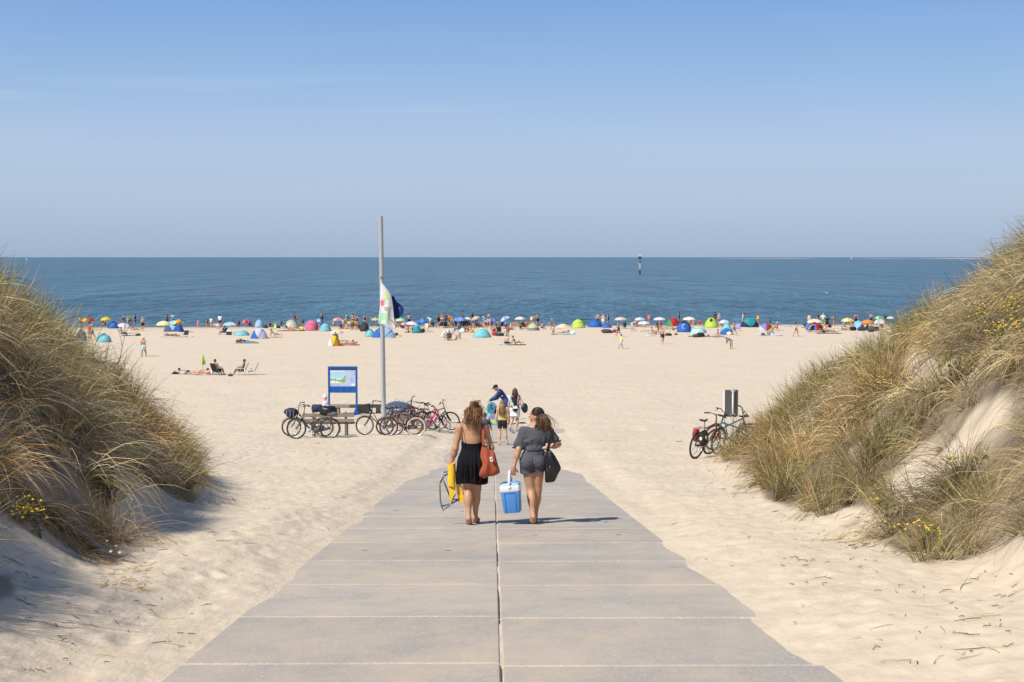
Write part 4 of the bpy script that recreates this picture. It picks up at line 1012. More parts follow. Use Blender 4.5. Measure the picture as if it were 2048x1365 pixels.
    g = MB(); g.box((.262, -.2215, .925), (.036, .004, .062), Matrix.Rotation(math.radians(-14), 3, 'Y') @ Matrix.Rotation(math.radians(-4), 3, 'X')); lg = g.build('logo_patch', mat('patch_white', CLO['white'], .7), bag, smooth=False)
    g = MB(); Rr = Matrix.Rotation(math.radians(-14), 3, 'Y')
    for (a, b_, w, h_) in ((.002, .012, .018, .006), (-.006, .004, .006, .014), (.002, -.004, .018, .006), (.009, -.012, .006, .014), (.0, -.021, .016, .006)):
        g.box(Vector((.262, -.2245, .925))+Rr @ Vector((a, 0, b_)), (w, .002, h_), Rr)
    g.build('logo_mark', mat('patch_print', (.05, .03, .03), .7), lg, smooth=False)
    # folded beach chair in the left hand: two tube loops and yellow cloth
    ch = thing('folding_beach_chair', 'folded beach chair with yellow fabric carried by the black-dressed woman', 'folding chair', pos)
    TM = mat('grey_painted_tube', (.16, .18, .19), .35, metal=.5)
    loops = [([(-.344, .0, .72), (-.405, .0, .712), (-.420, -.02, .64), (-.446, -.06, .600), (-.436, -.10, .336), (-.402, -.10, .205), (-.303, -.06, .27), (-.235, -.02, .418)], .011),
             ([(-.330, .05, .690), (-.395, .03, .655), (-.440, .02, .565)], .011), ([(-.402, .03, .60), (-.352, .05, .470), (-.300, .08, .325), (-.205, .12, .318)], .011),
             ([(-.425, -.08, .255), (-.30, .0, .275), (-.205, .08, .315), (-.19, .10, .30)], .011), ([(-.175, .02, .60), (-.130, .05, .46), (-.125, .06, .33), (-.15, .08, .29)], .005)]
    for P, rr_ in loops:
        q = MB(); q.tube(P, rr_, 8); q.build('frame_tube', TM, ch)
    for p in ((-.402, -.10, .205), (-.446, -.06, .600), (-.235, -.02, .418)):
        q = MB(); q.ell(p, (.016, .016, .016), 8, 6); q.build('joint', mat('grey_plastic_joint', (.35, .36, .36), .5), ch)
    YM = mat('yellow_canvas', (.82, .50, .020), .75, var=.10, scale=10, bump=.3, bscale=120)
    q = MB(); q.grid(lambda a, b_: (-.286+math.cos(2*math.pi*a)*(.049+.004*math.sin(b_*9+a*9)), -.03+math.sin(2*math.pi*a)*.032, .525+b_*.305+.006*math.sin(a*12)+(.02*math.cos(2*math.pi*a) if b_ > .9 else 0)), 26, 12, wrapu=True)
    n_ = 26; q.F.append(tuple(range(n_))[::-1]); q.I.append(0); q.F.append(tuple(range(11*n_, 12*n_))); q.I.append(0)
    q.build('rolled_seat', YM, ch, sharp=50)
    q = MB(); q.prism([(-.322, .525), (-.228, .528), (-.240, .42), (-.300, .300), (-.316, .34)], -.028, .005); q.build('seat_fabric', YM, ch, smooth=False)
    q = MB(); q.prism([(-.252, .74), (-.206, .71), (-.104, .292), (-.188, .286), (-.215, .45)], .02, .055); q.build('back_fabric', YM, ch, smooth=False)
    q = MB(); q.prism([(-.262, .79), (-.236, .87), (-.226, .70), (-.245, .70)], -.02, .02); q.build('fabric_fold', YM, ch, smooth=False)
    return pos
def woman_two():
    pos = hit(1066, 1041); pos.z = gz(pos.x, pos.y+.05)+.022
    J = dict(pel=(.0, 0, .905), neck=(.035, .015, 1.345), head=(.045, .035, 1.480), shL=(-.130, 0, 1.275), shR=(.200, 0, 1.285), elL=(-.205, -.06, 1.02), elR=(.345, .0, 1.10), wrL=(-.268, -.11, .795), wrR=(.185, -.06, 1.06),
             hipL=(-.080, 0, .855), hipR=(.080, 0, .855), knL=(-.028, .03, .455), knR=(.062, .07, .46), anL=(.0, -.12, .125), anR=(.030, .14, .07), toL=(-.012, .01, .020), toR=(.02, .31, -.003))
    hd = {'L': (unit((-.06, .05, -1)), unit((.05, 1, 0)), .75), 'R': (unit((-.85, .3, -.2)), unit((0, 0, -1)), .6)}
    o, S, V, F, own, N = hero_body(J, hd, unit((-.95, .32, .02)), SKIN[1], pos, 'woman in a loose grey playsuit with a dark ponytail walking on the path')
    GM = mat('grey_jersey', (.072, .073, .090), .9, var=.10, scale=6, bump=.2, bscale=260)
    # blouse: loose batwing top, deep diagonal folds
    B = SDF(.05); 
    B.ell((.035, .0, 1.19), (.165, .115, .15)); B.ell((.02, 0, 1.04), (.150, .110, .07)); B.cone((-.115, 0, 1.275), (.185, 0, 1.285), .074, .074)
    B.cone((-.12, 0, 1.265), (-.195, -.01, 1.095), .066, .072); B.cone((-.06, 0, 1.17), (-.165, -.005, 1.09), .075, .062)
    B.cone((.19, 0, 1.275), (.300, 0, 1.165), .064, .060); B.cone((.12, 0, 1.2), (.235, 0, 1.18), .075, .045)
    Vb, Fb = B.mesh(.008); nb = vnormals(Vb, Fb)
    x, y, z = Vb.T
    q = (x-.06)+(z-1.0)*-.55; nn = fbm(x*9+3, z*7, 3, 3)*3; fold = .0075*np.sin(q*44+5*nn+1.5*np.sin(z*11))*sstep(1.33, 1.12, z)*(.5+nn)+.006*np.sin(x*80+4*nn)*sstep(1.12, 1.0, z)+.006*(nn-.2)
    Vb = Vb+nb*fold[:, None]
    keep = (Vb[:, 2] < 1.352-.08*np.maximum(0, .0-Vb[:, 0])-.10*np.maximum(0, .12-np.abs(Vb[:, 0]-.03))) ; keep &= Vb[:, 2] > .985
    fm = keep[Fb].all(1); u, inv = np.unique(Fb[fm].ravel(), return_inverse=True)
    bl = link('blouse', mesh_from('blouse', Vb[u], inv.reshape(-1, 4).astype(np.int32), GM), o); md = bl.modifiers.new('thickness', 'SOLIDIFY'); md.thickness = .004; md.offset = 1
    for c, n_, rr_ in (((-.222, -.012, 1.035), (-.35, -.05, -1), .068), ((.343, 0, 1.115), (.75, 0, -.72), .060)):
        m = MB(); n = Vector(n_).normalized(); a = n.orthogonal().normalized(); b = n.cross(a); m.tube([Vector(c)+(a*math.cos(t)+b*math.sin(t))*rr_+n*.004*math.sin(3*t) for t in np.linspace(0, 2*math.pi, 25)[:-1]], .007, 6, closed=True); m.build('cuff', GM, bl)
    m = MB(); m.grid(lambda a, b: (.018+math.cos(2*math.pi*a)*(.144+.004*math.sin(a*50)), math.sin(2*math.pi*a)*(.112+.004*math.sin(a*50)), .955+b*.05), 60, 5, wrapu=True); m.build('waistband', GM, o, solid=.004)
    Q = SDF(.03)
    Q.ell((0, -.008, .89), (.172, .128, .10))
    for s_ in (-1, 1): Q.ell((s_*.078, -.048, .855), (.098, .096, .11)); Q.cone((s_*.082, 0, .85), (s_*.074, .015, .73), .100, .103)
    Q.ell((0, 0, .97), (.142, .112, .07))
    Vq, Fq = Q.mesh(.008); nq = vnormals(Vq, Fq); x, y, z = Vq.T
    nn = fbm(x*8+5, z*12, 8, 3)*3; Vq = Vq+nq*(.0035*np.sin(z*85+x*30+5*nn)*(.4+nn)+.005*(nn-.2))[:, None]
    Vq[:, 1] += np.where((np.abs(x) < .015) & (y < 0) & (z < .93), .012*np.exp(-(x/.008)**2), 0)
    keep = (Vq[:, 2] > .708+.02*np.sin(Vq[:, 0]*9)); fm = keep[Fq].all(1); u, inv = np.unique(Fq[fm].ravel(), return_inverse=True)
    sh = link('shorts', mesh_from('shorts', Vq[u], inv.reshape(-1, 4).astype(np.int32), GM), o); md = sh.modifiers.new('thickness', 'SOLIDIFY'); md.thickness = .005; md.offset = 1
    # hair
    hc, side, f, u_ = S.headframe; r = random.Random(9); Rh = np.stack([side, f, u_], 1); H = SDF(.02)
    H.ell(hc+u_*.040-f*.022, (.084, .095, .084), Rh); H.ell(hc-f*.060-u_*.005, (.068, .045, .060), Rh)
    Vh, Fh = H.mesh(.009); hm = link('hair', mesh_from('hair', Vh, Fh, mat('hair_brown_sleek', (.042, .024, .015), .33, var=.5, scale=26)), o)
    tie = hc-f*.090+u_*.045+np.array([0, -.02, 0])
    m = MB(); m.ell(tie, (.020, .024, .026), 12, 8); m.build('hair_tie', mat('hair_tie_black', (.01, .01, .01), .6), hm)
    def tail(i):
        a, b, L, wv = r.gauss(0, 1), r.gauss(0, 1), r.uniform(.19, .31), r.uniform(0, 6)
        P = []
        for j in range(14):
            t = j/13; sp = .010+.032*math.sin(t*2.2)
            P.append(Vector((tie[0]+.030*math.sin(t*1.6)+a*sp+.006*math.sin(wv+t*7)+.02*t*t*a, tie[1]-.03*math.sin(t*3)+b*sp*.6-.035, tie[2]+.015*math.sin(t*3)-L*t**1.15)))
        return P
    def cap(i):
        th = r.uniform(-1.7, 1.7); ph = r.uniform(.1, 1.45); P = []
        st = hc+u_*.02+(f*math.cos(th)*.80+side*math.sin(th))*np.array([.08, .08, .08])*math.sin(ph)+u_*.09*math.cos(ph)
        for j in range(10):
            t = j/9; q = st*(1-t)+tie*t; v = q-(hc+u_*.035-f*.02); v = v/np.linalg.norm(v)*.0945; P.append(Vector((hc+u_*.035-f*.02)+v*(1 if t < .9 else 1.03)))
        return P
    hA, hB, hC = mat('strand_dark', (.030, .017, .011), .35), mat('strand_brown', (.12, .062, .034), .35), mat('strand_light', (.30, .17, .095), .35)
    strands(hm, S, [(170, hA, tail, .003), (150, hB, tail, .0028), (170, hC, tail, .0026), (120, hA, cap, .0022), (60, hB, cap, .002)], 'strand')
    face_bits(o, S)
    m = MB(); m.ring((.036, .012, 1.365), .060, .0042, 'z', 24, 5); m.ell((.04, -.058, 1.362), (.016, .010, .014), 8, 6); m.tube([(.04, -.06, 1.36), (.055, -.068, 1.335)], .005, 5); m.tube([(.04, -.06, 1.36), (.020, -.068, 1.34)], .005, 5); m.build('halter_tie', mat('maroon_cord', (.06, .012, .015), .7), o)
    flipflop(o, J['toL'], J['anL'], 'black', 'charcoal'); flipflop(o, J['toR'], J['anR'], 'black', 'charcoal')
    # black tote
    bp = [(.185, 1.055), (.240, 1.03), (.305, .945), (.382, .79), (.345, .70), (.290, .595), (.168, .585), (.160, .72), (.155, .86), (.165, .99)]
    KM = mat('black_nylon', (.010, .010, .013), .38, var=.4, scale=18, bump=.4, bscale=60)
    bag = pillow('tote_bag', bp, -.095, .06, KM, None, pos, folds=.016, seed=8, nf=7)
    tag(bag, 'shiny black tote bag hanging from the shoulder of the woman in grey', 'bag')
    for k in (0, .018):
        s = MB(); s.grid(lambda a, b_: (np.interp(b_, [0, .4, .7, .85, 1], [.195, .222, .205, .20, .20])+(a-.5)*.022+k, np.interp(b_, [0, .4, .7, .85, 1], [-.11, -.125, -.06, .01, .06]), np.interp(b_, [0, .4, .7, .85, 1], [1.03, 1.22, 1.355, 1.362, 1.31])), 4, 14); s.build('strap', KM, bag, solid=.005)
    # cool box
    bx = thing('cool_box', 'blue and white plastic cool box held by the woman in grey', 'cool box', (pos.x-.278, pos.y-.11, pos.z+.180)); bx.scale = (.95, .95, .95)
    bx.rotation_euler = (0, math.radians(-5.5), math.radians(-7))
    BM = mat('cool_box_blue', (.075, .27, .66), .4, var=.05); WM = mat('cool_box_white', (.86, .86, .85), .4, var=.03); LM = mat('cool_box_lid_blue', (.28, .52, .80), .38, var=.05)
    def shellbox(w0, d0, w1, d1, z0, z1, bev=.02):
        q = MB(); V = []; n = 4
        for w, d, z in ((w0-.012, d0-.012, z0), (w0, d0, z0+.012), (w1, d1, z1-.006), (w1-.010, d1-.010, z1)):
            for cx, cy, a0 in ((1, 1, 0), (-1, 1, 90), (-1, -1, 180), (1, -1, 270)):
                for k in range(n):
                    a = math.radians(a0+90*k/(n-1)); V.append((cx*(w/2-bev)+bev*math.cos(a), cy*(d/2-bev)+bev*math.sin(a), z))
        m_ = 16; F = [tuple(range(m_))[::-1], tuple(range(3*m_, 4*m_))]
        for i in range(3):
            for j in range(m_): F.append((i*m_+j, i*m_+(j+1) % m_, (i+1)*m_+(j+1) % m_, (i+1)*m_+j))
        q.add(V, F); return q
    shellbox(.238, .22, .272, .25, 0, .315).build('body', BM, bx, sharp=35); shellbox(.282, .262, .286, .266, .313, .395).build('rim', WM, bx, sharp=35); shellbox(.272, .25, .24, .22, .393, .430).build('lid', LM, bx, sharp=35)
    q = MB()
    q.tube([(-.075, -.112, .012), (-.083, -.128, .292), (.083, -.128, .292), (.075, -.112, .012)], .0042, 6); q.build('panel_groove', mat('cool_box_edge_blue', (.035, .15, .44), .4), bx)
    hp = Vector((-.0, 0, .405)); q = MB()
    for sy_ in (-1, 1):
        q2 = MB(); q2.tube([(0, sy_*.140, .390), (.004, sy_*.138, .47), (.010, sy_*.08, .590)], [.018, .014, .013], 8, flat=.6); q2.ell((0, sy_*.140, .385), (.028, .012, .030), 12, 8); q2.build('handle_arm', WM, bx)
    q.tube([(.010, -.085, .588), (.012, 0, .598), (.010, .085, .588)], .013, 8); q.build('handle_grip', WM, bx)
    q = MB(); q.box((-.122, -.04, .418), (.02, .09, .03), bev=.004); q.build('lid_catch', mat('dark_catch', (.03, .04, .06), .5), bx, smooth=False)
    return pos
woman_one(); woman_two()

# ------------------------------------------------------------------ the family further down the path
def figure(px, py, h, yaw, fk, cloth, skin, label, fem=True, vox=.013, hair=None, fat=1., loc=None, grp=None, zoff=0.):
    J = FK(**fk); look = fk.get('look', (0, 1, 0)); S = body_sdf(J, fem=fem, hands=True, face=look, fat=fat); V, F = S.mesh(vox); V = relax(V, F, 1, .4)
    z0 = V[:, 2].min(); own = S.owner(V); N = vnormals(V, F); Jd = {k: np.array(v) for k, v in J.items()}
    p = hit(px, py) if loc is None else Vector(loc)
    sc = h/1.70
    o = link('person', mesh_from('person_body', V-[0, 0, z0], F, skin), None, (p.x, p.y, gz(p.x, p.y)+.012+zoff), (0, 0, math.radians(yaw))); o.scale = (sc, sc, sc); tag(o, label, 'person', grp)
    for c in cloth:
        kind, m = c[0], c[1]; mk = garment_mask(kind, own, V, Jd)
        me = shell(kind, V-[0, 0, z0], F, N, mk, c[2] if len(c) > 2 else OFFS[kind], m, disp=c[3] if len(c) > 3 else None)
        if me: q = link(c[4] if len(c) > 4 else kind, me, o); md = q.modifiers.new('thickness', 'SOLIDIFY'); md.thickness = .006; md.offset = 1
    if hair:
        P = dict(S=S, c=np.array([0, 0, z0]))
        Vh, Fh = add_hair(P, hair[0], .010); hm = link({'cap': 'cap', 'hat': 'sun_hat'}.get(hair[0], 'hair'), mesh_from('hair', Vh, Fh, hair[1]), o)
        if len(hair) > 2:
            hc, side, f, u = S.headframe; hc = hc-np.array([0, 0, z0]); r = random.Random(int(px)); Ls = hair[2]
            def st(i):
                th = r.uniform(-1, 1)*1.9+math.pi; v = f*math.cos(th)+side*math.sin(th); root = hc+u*.05+v*.085; sw = r.gauss(0, .012); w = r.uniform(0, 6); P_ = []
                for j in range(12):
                    t = j/11; c = root+v*(.02*math.sin(t*2))-np.array([0, 0, 1])*Ls*r.uniform(.999, 1.001)*t*(1+.0*i)+side*(sw*t+.012*math.sin(w+t*8)); P_.append(Vector(c-f*(.02*t+.060*min(1, t*2.5))))
                return P_
            strands(hm, S, [(150, hair[3], st, .006), (90, hair[4], st, .005)], 'strand')
    face_bits_scaled = None
    for s_ in (-1, 1):
        hc, side, f, u = S.headframe; m = MB(); m.ell(hc-np.array([0, 0, z0])+side*s_*.031+f*.088+u*.010, (.010, .008, .008), 8, 6); m.build('eye', mat('eye_dark', (.03, .02, .015), .3), o)
    return o, S, z0, sc
NAVY = mat('navy_shell_jacket', (.012, .030, .125), .55, var=.12, scale=8)
fk = dict(torso=(.0, .62, .88), head=(0, .72, .65), look=(-.12, .80, -.45), ua=((-.12, .62, -.75), (.10, .35, -.9)), fa=((.05, .75, -.45), (-.05, .85, -.35)), th=((-.06, .05, -1), (.10, -.18, -1)), sh=((0, -.05, -1), (0, -.10, -1)), male=True)
man, S, z0, sc = figure(1012.5, 848, 1.82, 88, fk, [('jacket', NAVY), ('shorts', mat('navy_shorts', (.012, .05, .22), .7), .022)], SKIN[1], 'man in a navy jacket and black cap stooping over a patterned bodyboard', False, hair=('cap', clo('black')))
m = MB(); m.box((-.215, .16, 1.18), (.02, .05, .03)); m.build('sleeve_stripe', clo('white'), man, smooth=False)
girlA, S, z0, sc = figure(1004.5, 888, 1.46, 0, dict(ua=((-.20, 0, -1), (.22, 0, -1)), fa=((-.08, .1, -1), (.10, .15, -1)), th=((-.03, 0, -1), (.10, .03, -1)), sh=((-.0, -.02, -1), (.16, .02, -1)), look=(.1, 1, 0)),
    [('vest', mat('ochre_smock', (.52, .34, .10), .8, var=.25, scale=30), .016), ('shorts', clo('black'), .012)], SKIN[0], 'girl with very long blond hair, ochre top and black shorts standing on the path', hair=('long', mat('hair_darkblond', (.22, .135, .06), .4, var=.3, scale=30), .50, mat('hair_darkblond', (.22, .135, .06), .4), mat('hair_lightblond', (.42, .29, .14), .4)), fat=.92)
m = MB(); r_ = random.Random(2)
for i in range(34):
    a = 2*math.pi*i/34; m.tube([(math.cos(a)*.165, math.sin(a)*.125, .90), (math.cos(a)*.175, math.sin(a)*.135, .80+r_.uniform(-.02, .02))], [.007, .004], 4)
m.build('fringe', mat('fringe_black_gold', (.10, .075, .03), .8, var=.8, scale=60), girlA)
wom, S, z0, sc = figure(1030, 861, 1.68, 3, dict(torso=(.0, .05, 1), ua=((-.28, .05, -1), (.10, -.1, -1)), fa=((-.10, .1, -1), (.05, .6, -.2)), th=((-.02, .12, -1), (.02, .04, -1)), sh=((-.28, -.85, -.55), (.0, .0, -1)), ft=((-.2, -.3, -1), (0, 1, -.1))),
    [('vest', mat('black_camisole', (.02, .014, .018), .8), .010), ('dress', clo('white'), .030, lambda P, N: P, 'skirt')], SKIN[0], 'woman in a black camisole and short white skirt lifting her left foot beside the man', hair=('long', hairm('brown'), .22, hairm('brown'), mat('hair_midbrown', (.14, .07, .03), .4)))
# trim the white garment into a skirt: only below the waist
for q in list(wom.children):
    if q.name.startswith('skirt'):
        me = q.data; z = np.empty(len(me.vertices)*3, np.float32); me.vertices.foreach_get('co', z); z = z.reshape(-1, 3)
        Fq = np.array([p.vertices[:] for p in me.polygons]); k = (z[Fq][:, :, 2] < .98).all(1) & (z[Fq][:, :, 2] > .50).all(1); u, inv = np.unique(Fq[k].ravel(), return_inverse=True); q.data = mesh_from('skirt', z[u], inv.reshape(-1, 4).astype(np.int32), clo('white'))
m = MB(); m.grid(lambda a, b: (math.cos(2*math.pi*a)*(.165+.045*b+.012*math.sin(a*50)*b), math.sin(2*math.pi*a)*(.120+.05*b+.012*math.sin(a*50)*b), .96-b*.34), 60, 8, wrapu=True); m.build('skirt', clo('white'), wom, solid=.004)
def carried(name, label, cat, loc): return thing(name, label, cat, loc)
wl_ = wom.location
bk = pillow('beach_bag', [(.02, .16), (.10, .12), (.155, 0), (.14, -.15), (.06, -.24), (-.05, -.20), (-.12, -.05), (-.10, .10)], 0, .09, _mats['black_nylon'], None, (wl_.x+.36, wl_.y-.04, wl_.z+.98), folds=.012, seed=21)
tag(bk, 'big crumpled black bag slung behind the woman in the white skirt', 'bag'); m = MB(); m.tube([(-.02, 0, .14), (-.12, -.02, .32), (-.2, -.02, .47)], .012, 6); m.build('strap', _mats['black_nylon'], bk)
bk = pillow('shoulder_bag', [(-.10, .10), (.09, .11), (.11, -.03), (.05, -.12), (-.05, -.12), (-.11, -.02)], 0, .05, clo('black'), None, (wl_.x+.01, wl_.y-.17, wl_.z+.93), folds=.006, seed=22)
tag(bk, 'small black and white bag at the waist of the woman in the white skirt', 'bag'); m = MB(); m.prism([(-.09, .10), (.08, .11), (.09, .01), (-.09, .0)], -.058, -.05); m.build('flap', clo('white'), bk, smooth=False); m = MB(); m.tube([(.07, -.02, .1), (.10, .0, .3), (.12, .04, .50)], .008, 5); m.build('strap', clo('white'), bk)
rl = thing('rolled_windbreak', 'pale mint rolled beach windbreak slung across the back of the woman in the white skirt', 'windbreak', (wl_.x-.10, wl_.y-.16, wl_.z+1.15)); m = MB(); m.tube([(-.17, -.02, .30), (-.10, -.01, .16), (0, 0, -.05), (.07, 0, -.22)], [.05, .055, .055, .04], 10); m.build('roll', clo('mint'), rl)
m = MB(); m.ring((-.06, -.005, .08), .06, .007, 'z', 14, 5); m.build('tie_band', clo('lightgrey'), rl)
# bodyboard with a patchwork print held by the man
pb = P3(985, 827, man.location.y+.05); bb = thing('bodyboard', 'bodyboard with a bright blue, green and purple patchwork print standing before the stooping man', 'bodyboard', pb); bb.rotation_euler = (0, math.radians(-6), math.radians(12))
ol = [(-.21, -.48), (.20, -.48), (.235, .0), (.22, .28), (.14, .44), (0, .50), (-.14, .44), (-.225, .28), (-.235, .0)]
m = MB(); m.prism(ol, -.03, .03); m.build('core', mat('board_edge', (.03, .45, .50), .5), bb, smooth=False)
tri = [((-.22, -.46), (-.02, -.46), (-.20, -.25), 'blue'), ((-.02, -.46), (.19, -.46), (.10, -.27), 'turquoise'), ((-.20, -.25), (-.02, -.46), (.10, -.27), 'lime'), ((-.22, -.22), (.08, -.24), (-.05, -.02), 'purple'), ((-.22, -.20), (-.08, -.02), (-.22, .05), 'sky'), ((.10, -.25), (.22, -.1), (-.02, -.02), 'pink'), ((.21, -.05), (.0, .0), (.15, .2), 'navy'), ((-.2, .07), (-.04, 0), (.05, .2), 'green'), ((-.2, .1), (.03, .22), (-.15, .32), 'blue'), ((.07, .2), (.2, .22), (.08, .4), 'purple'), ((-.02, .2), (.05, .4), (-.12, .38), 'maroon'), ((.02, .02), (.13, .19), (.07, .2), 'white')]
for a, b, c, cl in tri:
    m = MB(); m.prism([a, b, c], -.034, -.0302); m.build('print_patch', clo(cl), bb, smooth=False)
gl = girlA.location
sd = pillow('sandals', [(-.08, .10), (.0, .08), (.10, -.06), (.13, -.12), (.02, -.08), (-.07, .0)], 0, .03, clo('grey'), None, (gl.x+.30, gl.y-.02, gl.z+.50), folds=.006, seed=5); tag(sd, 'pair of grey sandals dangling from the hand of the long-haired girl', 'sandals')
person(938, 884, 1.50, 'kneel', 10, 1, 'shirt:beige,shorts:khaki', 'hat:khaki', 'person in a khaki sun hat almost hidden behind the woman in black')
person(968.5, 884, 1.30, 'kneel', -10, 2, 'shirt:charcoal', 'bun:dark', 'small dark-haired child with a bun mostly hidden behind the woman in black')
# ------------------------------------------------------------------ information board, flagpole, benches, bins, sign
STEELG = mat('galvanised_steel', (.42, .43, .43), .5, metal=.25, var=.22, scale=22)
def weather_wood(): return mat('weathered_oak', (.27, .225, .165), .85, var=.32, scale=5, bump=.4, bscale=30)
WOOD = weather_wood()
def info_board():
    p0 = hit(686, 832.5); k = 1/pxm(p0); t = thing('information_board', 'blue framed beach information board with a coastal map', 'information board', (p0.x, p0.y, gz(p0.x, p0.y)), math.radians(-2))
    B = mat('board_frame_blue', (.004, .085, .33), .4, var=.06); W_ = 59*k; H = 98.5*k; a = .085
    for s_ in (-1, 1):
        m = MB(); m.box((s_*(W_/2-a/2), 0, H/2-.1), (a, a, H+.2-.02), bev=.008); ps = m.build('post', B, t, smooth=False)
        m = MB(); z = .0
        m.add([(s_*(W_/2-a/2)+x, y, zz) for x, y, zz in ((-.20, -.12, 0), (.20, -.12, 0), (.20, .12, 0), (-.20, .12, 0), (-.20, -.12, .02), (.20, -.12, .02), (.20, .12, .02), (-.20, .12, .02))], [(0, 3, 2, 1), (4, 5, 6, 7), (0, 1, 5, 4), (1, 2, 6, 5), (2, 3, 7, 6), (3, 0, 4, 7)]); m.build('base_plate', B, ps, smooth=False)
        for q in (-1, 1):
            m = MB(); m.prism([(s_*(W_/2-a/2)+q*a*.5, .02), (s_*(W_/2-a/2)+q*.18, .02), (s_*(W_/2-a/2)+q*a*.5, .40)], -.012, .012); m.build('gusset', B, ps, smooth=False)
    m = MB(); m.prism([(-W_/2+.03, H-.005), (-W_/2, H-.05), (-W_/2, H-.11), (W_/2, H-.11), (W_/2, H-.05), (W_/2-.03, H-.005)], -.05, .05); m.build('top_rail', B, t, smooth=False)
    m = MB(); m.box((0, 0, H-1.08), (W_-2*a+.01, .05, .30), bev=.006); m.build('lower_panel', B, t, smooth=False)
    m = MB(); m.box((0, -.006, H-.14), (W_-2*a, .045, .05)); m.build('header_strip', mat('header_dark', (.02, .03, .06), .5), t, smooth=False)
    # the printed map panel
    zt, zb = H-.165, H-.93; w = W_/2-a-.005; m = MB(); m.box((0, 0, (zt+zb)/2), (2*w, .03, zt-zb)); pn = m.build('map_panel', mat('panel_paleblue', (.42, .53, .74), .35, var=.03), t, smooth=False)
    def flat(name, poly, c, y): q = MB(); q.prism([((-1+2*u)*w, zb+(zt-zb)*v) for u, v in poly], y-.0015, y); return q.build(name, mat('print_'+c, PR[c], .4, var=.04), pn, smooth=False)
    PR = dict(sea=(.34, .62, .78), sandy=(.78, .80, .58), green=(.26, .46, .14), dkgreen=(.16, .34, .10), white=(.80, .82, .84), grey=(.30, .34, .45), lilac=(.55, .58, .78), red=(.6, .05, .08), pinkish=(.62, .50, .62))
    flat('map_water', [(.02, .20), (.60, .20), (.60, .83), (.02, .83)], 'sea', -.0165)
    flat('map_land', [(.02, .20), (.60, .20), (.60, .74), (.56, .73), (.53, .60), (.46, .50), (.34, .45), (.2, .48), (.10, .53), (.02, .56)], 'sandy', -.0195)
    flat('map_inland', [(.02, .22), (.40, .22), (.24, .33), (.12, .34), (.02, .31)], 'white', -.0215)
    flat('map_dunes', [(.02, .50), (.12, .48), (.22, .43), (.34, .40), (.46, .44), (.52, .54), (.57, .68), (.595, .66), (.59, .28), (.55, .24), (.40, .25), (.24, .34), (.12, .33), (.02, .33)], 'green', -.024)
    flat('map_dunes_edge', [(.44, .24), (.58, .26), (.585, .40), (.50, .33)], 'dkgreen', -.026)
    flat('map_track', [(.205, .50), (.225, .50), (.225, .25), (.205, .25)], 'grey', -.028)
    flat('map_header', [(.02, .86), (.60, .86), (.60, .95), (.02, .95)], 'lilac', -.0165); flat('map_title', [(.03, .87), (.12, .87), (.10, .94), (.03, .94)], 'white', -.019)
    r = random.Random(3)
    for i in range(9): x = .17+i*.045; flat('map_title_letter', [(x, .875), (x+.03, .875), (x+.03, .925), (x, .925)], 'white', -.019)
    for i in range(5): x = .83+i*.028; flat('map_title_word', [(x, .88), (x+.02, .88), (x+.02, .91), (x, .91)], 'grey', -.0165)
    for i in range(26): x = .63+r.uniform(0, .30); y = .25+r.uniform(0, .50); flat('map_symbol', [(x, y), (x+.03, y), (x+.025, y+.02), (x, y+.018)], r.choice(['white', 'pinkish', 'grey', 'white', 'sea']), -.0165-.0004*i)
    flat('map_marker', [(.93, .74), (.97, .74), (.97, .78), (.93, .78)], 'red', -.030); flat('map_legend', [(.84, .03), (.98, .03), (.98, .15), (.84, .15)], 'white', -.0195)
    flat('map_pointer', [(.835, .30), (.85, .55), (.865, .30)], 'grey', -.030)
    for i in range(2): flat('map_caption', [(.04+i*.2, .07), (.18+i*.22, .07), (.18+i*.22, .10), (.04+i*.2, .10)], 'grey', -.0165)
    for z in (H-1.0, H-1.16):
        for x in (-.42, -.1, .2, .5): q = MB(); q.ell((x, -.027, z), (.012, .006, .012), 8, 4); q.build('bolt', clo('lightgrey'), t)
info_board()
